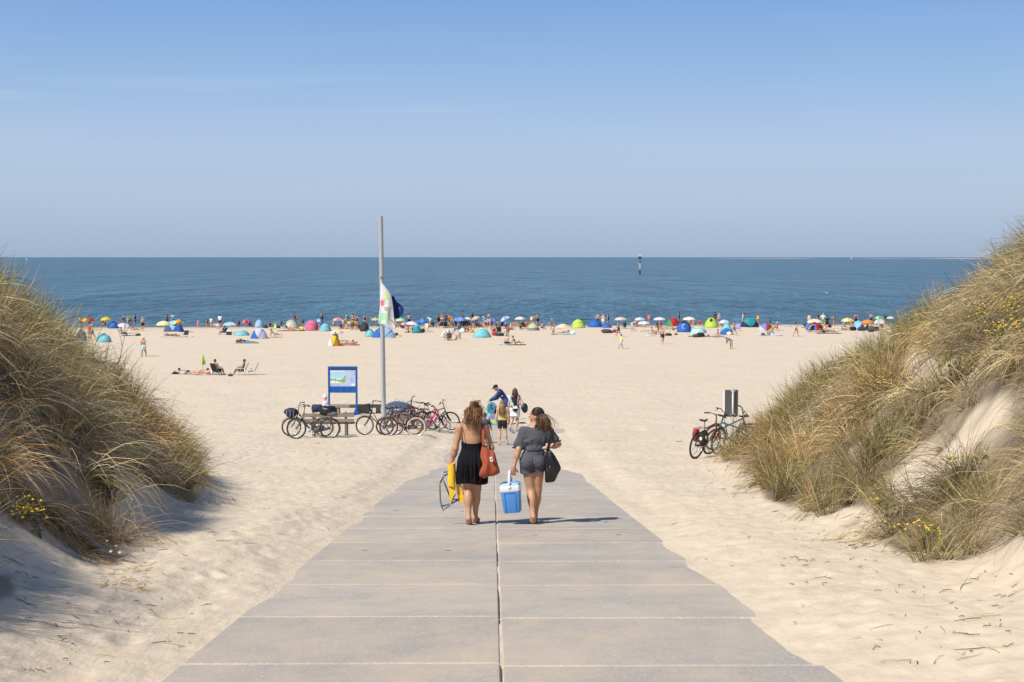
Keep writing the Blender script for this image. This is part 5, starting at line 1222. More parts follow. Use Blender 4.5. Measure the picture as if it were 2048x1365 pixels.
def flagpole():
    p = hit(768, 853); z0 = gz(p.x, p.y); top = P3(761, 433, p.y).z
    t = thing('flagpole', 'tall grey galvanised steel pole rising behind the bicycle with the black crate', 'pole', (p.x, p.y, z0)); H = top-z0
    off = P3(761.5, 433, p.y).x-p.x
    m = MB(); k = 14; m.tube([(off*i/k, 0, -.3+(H+.3)*i/k) for i in range(k+1)], [.098-.008*i/k for i in range(k+1)], 20); m.build('shaft', STEELG, t, sharp=40)
    zz = P3(763, 556, p.y).z-z0; m = MB(); m.ring((off*zz/H+.0, -.10, zz), .035, .012, 'y', 14, 6, flat=1); m.build('pulley_hook', clo('charcoal'), t)
    m = MB(); m.tube([(off*.6, -.106, zz), (off*.3, -.108, 3), (off*.1, -.11, 1.2)], .006, 4); m.build('halyard', clo('lightgrey'), t)
    # white flag hanging limp on the halyard, printed
    def X(px): return P3(px, 600, p.y).x
    def Z(py): return P3(763, py, p.y).z
    rows = [(561, 763, 763.8), (570, 762.5, 769), (580, 762, 777), (592, 761.5, 783.5), (606, 761, 786), (620, 760, 787.5), (634, 758, 788.5), (645, 757.5, 790), (652, 757, 791), (659, 768, 792)]
    ys_ = [r[0] for r in rows]
    def fp(u, v, extra=0.):
        py = 561+v*98; a = np.interp(py, ys_, [r[1] for r in rows]); b = np.interp(py, ys_, [r[2] for r in rows]); 
        yy_ = -.16-.10*math.sin(u*2.6)-.035*math.sin(u*9+v*4)*v-extra
        zz_ = Z(py-(1-u)*6*v*(v > .85))
        return (X(a+(b-a)*u), p.y+yy_, zz_)
    m = MB(); m.grid(lambda u, v: fp(u, v), 26, 44); fl = m.build('flag', mat('white_flag_cloth', (.80, .80, .78), .8, trans=.25), None, solid=.004); tag(fl, 'white flag with green and red print hanging limply from the pole', 'flag')
    def patch(name, poly, c, e=.006):
        P = [Vector(fp(a, b, e)) for a, b in poly]; q = MB(); q.add(P+[v+Vector((0, .003, 0)) for v in P], [tuple(range(len(P)))[::-1]]); return q.build(name, c, fl, smooth=False)
    def area(name, u0, u1, v0, v1, c, e=.006, n=8, shape=None):
        q = MB(); q.grid(lambda a, b: fp(u0+(u1-u0)*(a if not shape else .5+(a-.5)*shape(b)), v0+(v1-v0)*b, e), n, n); return q.build(name, c, fl)
    rd = lambda b: math.sin(math.pi*min(1, max(0, b*.9+.05)))**.5
    G1, G2, R1, K1 = mat('print_lightgreen', (.36, .60, .40), .8), mat('print_limegreen', (.50, .68, .12), .8), mat('print_coral', (.75, .16, .16), .8), mat('print_grey_sketch', (.36, .38, .30), .8)
    area('green_field', .02, .62, .66, .93, G1, .007, 10, lambda b: .75+.25*b); area('lime_leaf', .45, .72, .22, .40, G2, .007, 8, rd); area('pale_leaf', .30, .46, .36, .50, G1, .007, 8, rd); area('red_dot', .02, .33, .395, .52, R1, .008, 10, rd)
    area('grey_grass_sketch', .30, .85, .54, .62, K1, .007, 8, lambda b: 1-.3*b); area('grey_stem_sketch', .55, .80, .62, .82, K1, .007, 8, lambda b: .8-.5*b)
    q = MB(); q.grid(lambda a, b: fp(.78+b*.2+a*.07, .80+.12*b, .008), 3, 8); q.build('red_stroke', mat('print_red', (.55, .04, .07), .8), fl)
    # lettering on the green field, following the cloth
    WHT = clo('white'); let = {'T': [(0, 1, 1, .8), (.38, .8, .62, 0)], 'U': [(0, 1, .24, 0), (.76, 1, 1, 0), (.24, .2, .76, 0)], 'P': [(0, 1, .24, 0), (.24, 1, 1, .8), (.76, .8, 1, .45), (.24, .58, .76, .4)], 'F': [(0, 1, .24, 0), (.24, 1, 1, .8), (.24, .58, .8, .4)], 'O': [(0, 1, .24, 0), (.76, 1, 1, 0), (.24, 1, .76, .8), (.24, .2, .76, 0)]}
    for i, chh in enumerate('TUPFO'):
        q = MB()
        for (a, b, c, d) in let[chh]:
            u0, u1 = .03+i*.118+a*.095, .03+i*.118+c*.095; s = .018*i; v0, v1 = .885+s-b*.075, .885+s-d*.075
            q.grid(lambda aa, bb: fp(u0+(u1-u0)*aa, v0+(v1-v0)*bb, .011), 3, 4)
        q.build('flag_letter', WHT, fl)
    # dark blue flag behind, limp
    rws = [(592, 779, 788), (604, 780, 793), (610, 781, 803), (618, 782, 808), (626, 783, 807), (634, 784, 803), (638, 784.5, 795)]
    y2 = [r[0] for r in rws]
    def f2(u, v):
        py = 592+46*v; a = np.interp(py, y2, [r[1] for r in rws]); b = np.interp(py, y2, [r[2] for r in rws]); return (X(a+(b-a)*u), p.y+.02+.08*math.sin(u*4)+.03*math.sin(v*9+u*7), Z(py))
    m = MB(); m.grid(f2, 18, 18); f3 = m.build('flag', mat('blue_flag_cloth', (.008, .02, .14), .8), None, solid=.004); tag(f3, 'dark blue flag with pale marks drooping behind the white flag', 'flag')
    for (u, v, r) in ((.28, .18, .10), (.62, .55, .08), (.12, .1, .1)):
        q = MB(); q.grid(lambda a, b: (lambda c: (c[0], c[1]-.012, c[2]))(f2(u+r*(a-.5)*(1-.5*abs(b-.5)), v+r*(b-.5))), 4, 4); q.build('pale_mark', mat('print_paleblue', (.25, .38, .75), .8), f3)
flagpole()
def bench(px0, px1, py, label):
    a = hit(px0, py); b = hit(px1, py); L = (b-a).length; c = (a+b)/2; t = thing('park_bench', label, 'bench', (c.x, c.y, gz(c.x, c.y)))
    # seen from behind: seat on the far side
    for z, h in ((.72, .125), (.54, .115)):
        m = MB(); m.box((0, 0, z), (L, .04, h), bev=.006); m.build('slat', WOOD, t, smooth=False)
    for y in (.10, .24, .38): m = MB(); m.box((0, y, .42), (L, .11, .045), bev=.005); m.build('slat', WOOD, t, smooth=False)
    for x in (-L/2+.40, L/2-.30):
        m = MB(); m.box((x, .055, .40), (.085, .045, .88), bev=.004); m.build('post', mat('grey_steel_bench', (.15, .17, .17), .6), t, smooth=False)
        m = MB(); m.box((x, .26, .36), (.07, .38, .06)); m.build('seat_bracket', _mats['grey_steel_bench'], t, smooth=False); m = MB(); m.box((x, .36, .15), (.09, .07, .38)); m.build('leg', _mats['grey_steel_bench'], t, smooth=False)
bench(606, 707, 873, 'slatted wooden park bench with its back to the path beside the leaning bicycles')
def beam_bench():
    a = hit(655, 829.5); b = hit(768, 829.5); L = (b-a).length; c = (a+b)/2; t = thing('timber_bench', 'long low bench of thick grey timbers standing in the sand behind the blue board', 'bench', (c.x, c.y, gz(c.x, c.y)))
    for y in (-.14, .14): m = MB(); m.box((0, y, .34), (L, .26, .13), bev=.012); m.build('plank', WOOD, t, smooth=False)
    for x in (-L*.32, L*.12, L*.40): m = MB(); m.box((x, 0, .13), (.20, .46, .30), bev=.01); m.build('leg', WOOD, t, smooth=False)
beam_bench()
person(648, 836, 1.68, 'sit_cross', -60, 0, 'shirt:lightgrey,trousers:navy', 'bun:white', 'white-haired person sitting low in the sand beyond the blue board and bicycles', z=.10)
def dome_bin(px, py, w, h, label):
    p = hit(px, py); k = 1/pxm(p); t = thing('waste_container', label, 'waste container', (p.x, p.y, gz(p.x, p.y))); R = w*k/2; H = h*k
    m = MB(); m.lathe((0, 0, 0), [(R*.82, -.1), (R*.86, H*.30), (R*.88, H*.38)], 28); m.build('drum', mat('bin_concrete', (.45, .38, .32), .85), t, sharp=40)
    m = MB(); m.lathe((0, 0, 0), [(R*.95, H*.38), (R, H*.42), (R, H*.50), (R*.96, H*.54)], 32); m.build('rim', mat('bin_rim_grey', (.20, .22, .27), .45), t, sharp=40)
    m = MB(); m.lathe((0, 0, 0), [(R*.97, H*.54), (R*.90, H*.68), (R*.74, H*.81), (R*.50, H*.92), (R*.22, H*.985), (.01, H)], 32); l_ = m.build('domed_lid', mat('bin_lid_slate', (.075, .09, .125), .35, var=.1), t)
    m = MB(); m.ring((0, 0, H), .10, .013, 'y', 16, 6, a0=0, a1=math.pi); m.build('lifting_loop', STEELG, l_)
    m = MB(); m.ell((-R*.15, -R*.70, H*.80), (.17, .05, .045), 12, 6); m.build('slot', mat('bin_slot', (.01, .01, .012), .6), l_)
dome_bin(803, 846, 60, 38, 'slate domed waste container with a lifting loop right of the flagpole'); dome_bin(794, 838, 58, 34, 'second slate domed waste container tucked behind the first')
def sign():
    p = P3(1461, 905, 41.5); z = gz(p.x, p.y); k = p.y/FPX; p.z = z; top = P3(1461, 780, p.y).z; bot = P3(1461, 834, p.y).z
    t = thing('sign_post', 'rectangular sign seen from its grey back on a pole above the right bicycles', 'sign', p, math.radians(14))
    m = MB(); m.tube([(.04, -.05, -.2), (.04, -.05, top-z+.04)], .032, 12); m.build('pole', STEELG, t)
    w = 28*k; m = MB(); m.box((0, 0, (top+bot)/2-z), (w, .025, top-bot), bev=.008); pl = m.build('panel', mat('sign_back_grey', (.11, .115, .11), .5, metal=.2), t, smooth=False)
    m = MB(); m.box((-w/2-.010, -.0, (top+bot)/2-z), (.035, .05, top-bot), bev=.004); m.build('edge_rim', mat('sign_edge_white', (.75, .75, .75), .5), pl, smooth=False)
    m = MB(); m.box((w/2+.004, .0, (top+bot)/2-z), (.012, .05, top-bot), bev=.003); m.build('edge_rim', mat('sign_edge_dark', (.06, .06, .06), .5), pl, smooth=False)
    for zz in (top-z-.03, bot-z+.08): m = MB(); m.box((.04, -.045, zz), (.14, .035, .05), bev=.005); m.build('clamp', STEELG, t, smooth=False)
    return t
sign()
# ------------------------------------------------------------------ bicycles
RUB = mat('tyre_rubber', (.022, .021, .020), .85, var=.3, scale=40); RUBB = mat('tyre_brown', (.10, .06, .04), .85); RUBW = mat('tyre_cream', (.55, .47, .36), .8); ALU = mat('bike_aluminium', (.45, .46, .47), .3, metal=.8); BLK = mat('bike_black', (.015, .015, .016), .4)
def bike(loc, yaw, label, frame='diamond', col='charcoal', scale=1., R=.345, wb=1.10, lean=5., tyre=None, rack=True, guards=True, basket=None, bag=None, saddlec=None, step=0, grip='black', barw=.31, bend=0., steer=0., ebike=False, refl=False, saddleh=.98, barh=1.08, pannier=None, pitch=0.):
    tyre = tyre or RUB; FM = mat('bike_paint_'+col, CLO[col], .32, var=.08, scale=5, spec=.6); T = thing('bicycle', label, 'bicycle', loc, yaw, 'bicycles parked at the beach access')
    T.rotation_euler = (math.radians(lean), math.radians(pitch), yaw); T.scale = (scale,)*3
    x0, x1 = -wb/2, wb/2; st = math.radians(steer)
    def pt(*a): return Vector(a)
    hd_b, hd_t = pt(x1-.20, 0, R+.36), pt(x1-.26, 0, R+.55); bb = pt(x0+.44, 0, .29); sc_ = pt(x0+.29, 0, saddleh-.20); sd = pt(x0+.22, 0, saddleh)
    def rotst(v):
        ax_ = (hd_t-hd_b).normalized(); return Matrix.Rotation(st, 3, ax_) @ (Vector(v)-hd_b)+hd_b
    for k, xx in enumerate((x0, x1)):
        def B(m, nm, mt, par, **kw):
            if k == 1 and st: m.V = [tuple(rotst(v)) for v in m.V]
            return m.build(nm, mt, par, **kw)
        m = MB(); m.ring((xx, 0, R), R-.024, .026 if not ebike else .030, 'y', 40, 7); w = B(m, 'wheel', tyre if k == 0 or tyre is not RUBW else RUB, T)
        m = MB(); m.ring((xx, 0, R), R-.052, .011, 'y', 36, 5); B(m, 'rim', ALU if col != 'black' else BLK, w)
        m = MB()
        for i in range(20):
            a = 2*math.pi*i/20; b = a+(.35 if i % 2 else -.35); m.tube([(xx+.02*math.cos(b), (.025 if i % 4 < 2 else -.025), R+.02*math.sin(b)), (xx+(R-.055)*math.cos(a), 0, R+(R-.055)*math.sin(a))], .0022, 3, cap=False)
        B(m, 'spokes', ALU, w)
        m = MB(); m.tube([(xx, -.05, R), (xx, .05, R)], .030 if (k == 0 or ebike) else .022, 12); B(m, 'hub', BLK if k == 0 else ALU, w)
        if guards: m = MB(); m.ring((xx, 0, R), R+.020, .022, 'y', 22, 5, flat=.35, a0=math.radians(35 if k == 0 else 30), a1=math.radians(205 if k == 0 else 150)); B(m, 'mudguard', BLK if ebike else FM, T)
        if refl:
            for an in (.8, 3.9):
                m = MB(); m.box((xx+R*.55*math.cos(an), 0, R+R*.55*math.sin(an)), (.09, .02, .05), bev=.004); B(m, 'reflector', clo('orange'), w, smooth=False)
    m = MB()
    if frame == 'step':
        m.tube([hd_t-pt(0, 0, .05), pt((hd_t.x+bb.x)/2+.05, 0, .62), pt(bb.x+.10, 0, .36), bb], .017, 8); m.tube([hd_b, pt((hd_b.x+bb.x)/2+.02, 0, .50), bb+pt(.08, 0, .02)], .021, 8)
    elif frame == 'ebike':
        m.tube([hd_b+pt(0, 0, .05), bb+pt(.06, 0, .06)], .046, 12, flat=.75); m.tube([hd_t-pt(0, 0, .02), sc_-pt(-.02, 0, .16)], .018, 8)
    elif frame == 'mtb':
        m.tube([hd_t-pt(0, 0, .05), sc_-pt(0, 0, .13)], .020, 8); m.tube([hd_b+pt(0, 0, .03), bb], .026, 8)
    else:
        m.tube([hd_t-pt(0, 0, .04), sc_-pt(0, 0, .03)], .016, 8); m.tube([hd_b+pt(0, 0, .02), bb], .019, 8)
    m.tube([sc_, bb], .017, 8); m.tube([hd_b-pt(-.01, 0, .03), hd_t+pt(-.01, 0, .03)], .023, 10)
    for s_ in (-1, 1): m.tube([bb+pt(0, s_*.03, 0), pt(x0, s_*.06, R)], .011, 6); m.tube([sc_-pt(0, -s_*.015, .06 if frame != 'mtb' else .14), pt(x0, s_*.06, R)], .009, 6)
    m.build('frame', FM, T)
    def rb(m, nm, mt, par=T, **kw):
        if st: m.V = [tuple(rotst(v)) for v in m.V]
        return m.build(nm, mt, par, **kw)
    m = MB(); m.tube([hd_b, hd_b+pt(.03, 0, -.05)], .028, 8)
    for s_ in (-1, 1): m.tube([hd_b+pt(.02, s_*.05, -.04), hd_b+pt(.10, s_*.055, -.22), pt(x1, s_*.055, R)], [.019, .016, .011] if frame != 'mtb' else [.024, .024, .018], 8)
    rb(m, 'fork', BLK if ebike or frame == 'mtb' else FM)
    bz = barh; by_ = hd_t+pt(-.06, 0, bz-hd_t.z)
    m = MB(); m.tube([hd_t, hd_t+pt(-.035, 0, bz-hd_t.z-.03), by_], .014, 8); rb(m, 'stem', BLK)
    bw = barw; sweep = .16 if bend else .04
    m = MB(); m.tube([by_+pt(-sweep, -bw, -.01), by_+pt(-.03, -bw*.6, .03), by_+pt(0.02, -.06, .0), by_+pt(0.02, .06, .0), by_+pt(-.03, bw*.6, .03), by_+pt(-sweep, bw, -.01)], .012, 8); hb = rb(m, 'handlebar', BLK if frame == 'mtb' or ebike or col == 'maroon' else ALU)
    for s_ in (-1, 1):
        m = MB(); m.tube([by_+pt(-sweep+.06, s_*(bw-.08), .005), by_+pt(-sweep-.01, s_*(bw+.015), -.012)], .018, 8); rb(m, 'grip', clo(grip), hb)
        m = MB(); m.tube([by_+pt(-sweep+.10, s_*(bw-.10), .0), by_+pt(-sweep+.14, s_*(bw-.04), -.05)], .006, 5); rb(m, 'brake_lever', BLK, hb)
    m = MB(); m.tube([by_+pt(0, .05, 0), by_+pt(.14, .04, -.10), hd_b+pt(.06, .04, -.02)], .004, 4); rb(m, 'cable', BLK, hb)
    m = MB(); m.tube([sc_-pt(0, 0, .02), sd-pt(0, 0, .02)], .013, 8); sp = m.build('seat_post', ALU, T)
    m = MB(); m.grid(lambda u, v: (sd.x-.13+v*.27, math.cos(2*math.pi*u)*(.075*(1-v)**1.1+.018), sd.z+math.sin(2*math.pi*u)*.028*(1-.3*v)+.012*math.cos(v*6)), 14, 9, wrapu=True)
    n_ = 14; m.F += [tuple(range(n_)), tuple(range(8*n_, 9*n_))[::-1]]; m.I += [0, 0]; m.build('saddle', clo(saddlec or 'black'), T)
    m = MB(); m.ring((bb.x, -.045, bb.z), .075 if not ebike else .06, .006, 'y', 22, 5); m.tube([(bb.x, -.05, bb.z), (bb.x, .05, bb.z)], .022, 10); ck = m.build('chainset', ALU, T)
    for s_, a in ((-1, -1.0), (1, 2.14)):
        m = MB(); e = pt(bb.x+.165*math.cos(a), s_*.075, bb.z+.165*math.sin(a)); m.tube([(bb.x, s_*.06, bb.z), e], .010, 6); cr_ = m.build('crank', ALU, ck); m = MB(); m.box(e+pt(0, s_*.05, 0), (.09, .07, .022), bev=.004); m.build('pedal', BLK, cr_, smooth=False)
    if frame == 'step' or guards: m = MB(); m.grid(lambda u, v: (bb.x-(bb.x-x0)*v, -.052+.014*math.sin(2*math.pi*u), bb.z+(R-bb.z)*v+math.cos(2*math.pi*u)*(.072-.030*v)), 14, 6, wrapu=True); m.build('chain_case', BLK, T)
    else: m = MB(); m.tube([(bb.x, -.047, bb.z+.07), (x0, -.047, R+.035)], .005, 4); m.tube([(bb.x, -.047, bb.z-.07), (x0, -.047, R-.035)], .005, 4); m.build('chain', BLK, T)
    if ebike: m = MB(); m.ell((bb.x+.02, 0, bb.z+.01), (.115, .065, .095), 14, 10); m.build('motor', mat('motor_grey', (.06, .065, .07), .45), T)
    if rack:
        m = MB()
        for s_ in (-1, 1): m.tube([(x0+.20, s_*.055, R*2+.10), (x0-.20, s_*.055, R*2+.10)], .007, 5); m.tube([(x0, s_*.06, R), (x0-.08, s_*.055, R*2+.10)], .006, 5)
        for k in range(4): m.tube([(x0-.18+k*.12, -.055, R*2+.10), (x0-.18+k*.12, .055, R*2+.10)], .006, 5)
        m.build('luggage_rack', BLK if ebike else FM, T); m = MB(); m.box((x0-.22, 0, R*2+.07), (.03, .10, .05), bev=.005); m.build('tail_light', clo('red'), T, smooth=False)
        m = MB(); m.ell(hd_b+pt(.08, 0, .10), (.04, .035, .04), 10, 8); rb(m, 'headlight', BLK)
    m = MB(); m.tube([(bb.x-.06, .06, bb.z-.02), (bb.x-.16, .24, .02)], .010, 6); m.build('kickstand', ALU, T)
    return T, hd_t, by_, x0
def crate(T, c, sz, label, rot, m_):
    o = thing('bicycle_crate', label, 'crate', T.matrix_world @ Vector(c) if False else (0, 0, 0)); return o
bpy.context.view_layer.update()
def bloc(pxa, pya, dz=0.): p = hit(pxa, pya); return Vector((p.x, p.y, gz(p.x, p.y)-.02+dz))
PI_ = math.pi
def top_of(T, v): return T.matrix_basis @ Vector(v)
def softbag(name, loc, sz, m, label, cat='bag', rot=0., parent=None, seed=1):
    r_ = random.Random(seed); ph = [r_.uniform(0, 6) for _ in range(4)]; mb_ = MB()
    def fn(v):
        k = 1+.10*math.sin(v.x/sz[0]*5+ph[0])*math.sin(v.z/sz[2]*4+ph[1])+.07*math.sin(v.y/sz[1]*7+ph[2]); s = lambda a, b: math.copysign(abs(a/b)**.75*b, a); return Vector((s(v.x, sz[0])*k, s(v.y, sz[1])*k, s(v.z, sz[2])*k))
    mb_.ell((0, 0, sz[2]*.9), sz, 16, 10, fn=fn); o = mb_.build(name, m, parent, loc); o.rotation_euler = (0, 0, rot)
    if label: tag(o, label, cat)
    return o
# left pair (front wheels to the left)
bA = bloc(611, 877); A = bike((bA.x+.02, bA.y+.42, bA.z), PI_-.05, 'dark bicycle with a navy handlebar basket, hindmost of the left pair', 'step', 'charcoal', R=.35, lean=-6, tyre=RUBB, saddlec='brown', barh=1.16, bend=1, wb=1.14, saddleh=.96, steer=12)[0]
bB = bloc(626, 878); Bk = bike(bB, PI_+.03, 'olive grey electric bicycle with a thick frame tube in front of the bench', 'ebike', 'olive', R=.36, lean=7, ebike=True, saddlec='brown', wb=1.16, barh=1.16, saddleh=.96, steer=-14)[0]
bpy.context.view_layer.update()
v = top_of(A, (.57, 0, .86)); mbk = MB(); mbk.ell((0, 0, 0), (.21, .16, .20), 14, 10, fn=lambda q: Vector((q.x*(1+.25*(q.z > 0)), q.y, q.z*.9))); bo = mbk.build('handlebar_basket', mat('navy_basket_cloth', (.02, .025, .07), .8, bump=.4, bscale=60), None, v); tag(bo, 'rounded navy basket bag hanging on the handlebar of the hindmost left bicycle', 'basket')
mbk = MB(); mbk.ring((0, 0, .10), .22, .012, 'z', 18, 5, flat=1); mbk.build('rim', BLK, bo)
for q in range(3): mbk = MB(); mbk.tube([(-.15+.12*q, -.12, -.16), (-.12+.12*q, -.165, .02), (-.14+.13*q, -.15, .12)], .010, 5); mbk.build('strap', clo('lightgrey'), bo)
v = top_of(Bk, (-.52, 0, .84)); b1 = softbag('rack_bag', v+Vector((0, 0, -.02)), (.30, .17, .17), _mats['black_nylon'], 'bulging black bag on the rear rack of the olive electric bicycle', seed=4); mbk = MB(); mbk.ell((.16, -.12, .05), (.20, .06, .09), 12, 8); mbk.build('side_pocket', mat('grey_nylon', (.10, .105, .12), .5), b1)
v = top_of(A, (-.36, 0, .90)); softbag('rack_bag', v, (.20, .14, .14), clo('navy'), 'navy bag heaped on the saddle end of the hindmost left bicycle', seed=6)
# middle group
bC = bloc(759, 872.5); Cc = bike(bC, PI_-.12, 'dark green city bicycle with a black plastic crate on its front carrier', 'step', 'darkgreen', R=.345, lean=6, tyre=RUBB, barh=1.22, bend=1, wb=1.10, steer=-6)[0]
bD = bloc(799, 872.0); bike(bD, PI_+.05, 'black city bicycle overlapping the crate bicycle from the right', 'diamond', 'black', R=.33, lean=-5, tyre=RUBB, wb=1.04, barh=1.06)
bE = bloc(806, 873.5); bike((bE.x, bE.y-.30, bE.z), PI_-.10, 'dark red bicycle with one cream tyre and a brown saddle', 'diamond', 'darkred', R=.34, lean=6, tyre=RUBW, saddlec='rust', wb=.98, barh=1.04, saddleh=.95)
bF = bloc(836, 862); bike((bF.x+.05, bF.y+.35, bF.z), PI_-.45, 'black mountain bicycle with high handlebars behind the children\'s bicycles', 'mtb', 'black', R=.37, lean=-8, rack=False, guards=False, wb=1.12, barh=1.20, saddleh=1.04, steer=20)
bG = bloc(872, 862); bike((bG.x, bG.y+.22, bG.z), .02, 'grey mountain bicycle facing right, tallest of the right-hand cluster', 'mtb', 'charcoal', R=.37, lean=6, rack=False, guards=False, wb=1.12, barh=1.12, saddleh=1.0, steer=-14)
bH = bloc(867, 863); bike((bH.x, bH.y-.12, bH.z), .0, 'small pink and white children\'s bicycle nearest the path', 'mtb', 'magenta', R=.24, lean=5, tyre=mat('tyre_grey', (.30, .29, .28), .8), rack=False, guards=False, wb=.86, barh=.86, saddleh=.72, refl=True, barw=.24, grip='pink')
bI = bloc(861, 860); bike((bI.x-.05, bI.y+.10, bI.z), .03, 'small red children\'s bicycle with orange reflectors behind the pink one', 'mtb', 'red', R=.27, lean=-4, rack=False, guards=False, wb=.90, barh=.90, saddleh=.78, refl=True, barw=.25)
bJ = bloc(826, 855); bike((bJ.x+.0, bJ.y+.2, bJ.z), PI_-.7, 'red bicycle half hidden between the waste containers and the mountain bicycles', 'diamond', 'darkred', R=.33, lean=6, wb=1.0, barh=.98)
bpy.context.view_layer.update()
v = top_of(Cc, (.53, 0, .80)); cr0 = thing('plastic_crate', 'black slatted plastic crate strapped to the front of the dark green bicycle', 'crate', v, PI_-.12); cr0.rotation_euler = (math.radians(6), math.radians(14), PI_-.12)
CM = mat('crate_black', (.02, .021, .022), .55)
mbk = MB(); mbk.box((0, 0, .01), (.38, .30, .02)); mbk.build('floor', CM, cr0, smooth=False)
for (cx, cy, wx, wy) in ((0, -.15, .40, .014), (0, .15, .40, .014), (-.193, 0, .014, .30), (.193, 0, .014, .30)):
    mbk = MB()
    for z in (.04, .085, .13, .175, .22, .27): mbk.box((cx, cy, z), (wx, wy, .028 if z < .26 else .04))
    for k in range(7):
        f_ = -.5+k/6; mbk.box((cx+(f_*.38 if wx > wy else 0), cy+(f_*.29 if wy > wx else 0), .145), (.016 if wx > wy else .012, .012 if wx > wy else .016, .27))
    mbk.build('slatted_side', CM, cr0, smooth=False)
# right group on the dune foot
bR1 = P3(1412, 930, 36.9); bR1.z = gz(bR1.x, bR1.y)+.02; R1 = bike(bR1, math.radians(52), 'dark red touring bicycle with a black pannier, nearest of the right-hand group', 'diamond', 'maroon', R=.36, lean=8, wb=1.10, barh=1.10, saddleh=1.0, guards=False)[0]
bR2 = P3(1455, 915, 37.8); bR2.z = max(gz(bR2.x, bR2.y)-.05, P3(1434, 848, 37.8).z-1.16); R2 = bike(bR2, math.radians(205), 'dark teal mountain bicycle with black handlebars leaning on the sign pole', 'mtb', 'darkteal', R=.37, lean=-12, rack=False, guards=False, wb=1.14, barh=1.16, saddleh=1.02, steer=22)[0]
bR3 = P3(1462, 897, 39.3); bR3.z = max(gz(bR3.x, bR3.y)-.10, P3(1479, 850, 39.3).z-1.14); R3 = bike(bR3, math.radians(24), 'dark bicycle behind the sign pole half covered by dune grass', 'mtb', 'charcoal', R=.37, lean=8, rack=False, guards=False, wb=1.12, barh=1.14, steer=-20)[0]
bpy.context.view_layer.update()
v = top_of(R1, (-.50, -.17, .38)); pn = softbag('pannier', v, (.16, .08, .21), clo('black'), 'black pannier with a white reflector on the dark red touring bicycle', seed=9, rot=math.radians(52)); mbk = MB(); mbk.ell((-.02, .078, .22), (.04, .012, .05), 10, 6); mbk.ell((-.02, -.078, .22), (.04, .012, .05), 10, 6); mbk.ell((-.155, 0, .20), (.012, .04, .05), 10, 6); mbk.build('reflector', clo('white'), pn)
v = top_of(R1, (-.30, .18, .40)); softbag('pannier', v, (.13, .07, .17), clo('maroon'), 'dark red pannier on the far side of the dark red touring bicycle', seed=10, rot=math.radians(52))
# ------------------------------------------------------------------ things on the far beach
def fab(n): return mat('fabric_'+n, CLO[n], .7, var=.07, scale=3, trans=.35)
def at(px, py): p = hit(px, py); return Vector((p.x, p.y, gz(p.x, p.y)))
PALE = mat('umbrella_pole_white', (.70, .70, .70), .4)
def umbrella(px, ytop, yedge, w, ybase, cols, label, tilt=0., tdir=0., closed=False):
    p = at(px, ybase); k = 1/pxm(p); H = (ybase-ytop)*k; R = w*k/2; h = max((yedge-ytop)*k*.72, R*.30); T = thing('beach_umbrella', label, 'beach umbrella', p, 0, 'beach umbrellas')
    Rt = Matrix.Rotation(math.radians(tilt), 3, Vector((math.cos(math.radians(tdir)), math.sin(math.radians(tdir)), 0))); top = Vector((0, 0, H-.04)); cols = cols.split('/'); ms = [fab(c) for c in cols]
    n = 8; m = MB(); rings = 6
    if closed:
        m.lathe((0, 0, H-1.25*h), [(.05, 0), (R*.9, .03*h), (R*.75, h*.4), (R*.4, h*.8), (.03, 1.22*h)], 12)
        for i in range(len(m.F)): m.I[i] = 0 if (i % 3) else min(1, len(ms)-1)
    else:
        V = [top]; F = []; I = []
        for r in range(1, rings+1):
            s = r/rings
            for j in range(n*2):
                a = 2*math.pi*j/(n*2)+.2; sc = 1 if j % 2 == 0 else (1-.055*s); rr = R*math.sin(s*1.25)/math.sin(1.25)*sc; z = -h*(1-math.cos(s*1.25))/(1-math.cos(1.25))-(0 if j % 2 == 0 else -.03*s)
                V.append(top+Rt @ Vector((rr*math.cos(a), rr*math.sin(a), z)))
        for r in range(rings):
            for j in range(n*2):
                j2 = (j+1) % (n*2); q = (0, 1+j, 1+j2) if r == 0 else (1+(r-1)*2*n+j, 1+r*2*n+j, 1+r*2*n+j2, 1+(r-1)*2*n+j2)
                F.append(q); I.append(((j+1)//2 % n) % len(ms))
        # valance
        b = len(V)
        for j in range(n*2): V.append(V[1+(rings-1)*2*n+j]+Vector((0, 0, -.06)))
        for j in range(n*2): j2 = (j+1) % (n*2); F.append((1+(rings-1)*2*n+j, b+j, b+j2, 1+(rings-1)*2*n+j2)); I.append(((j+1)//2 % n) % len(ms))
        m.V = V; m.F = F; m.I = I
    m.build('canopy', ms, T, smooth=False)
    m = MB(); m.tube([(0, 0, -.2), (0, 0, H*.72), top+Rt @ Vector((0, 0, -.05))], .022, 6); m.build('pole', PALE, T)
    m = MB(); m.ell(top+Rt @ Vector((0, 0, .04)), (.03, .03, .07), 8, 6); m.build('tip', PALE, T)
    return T
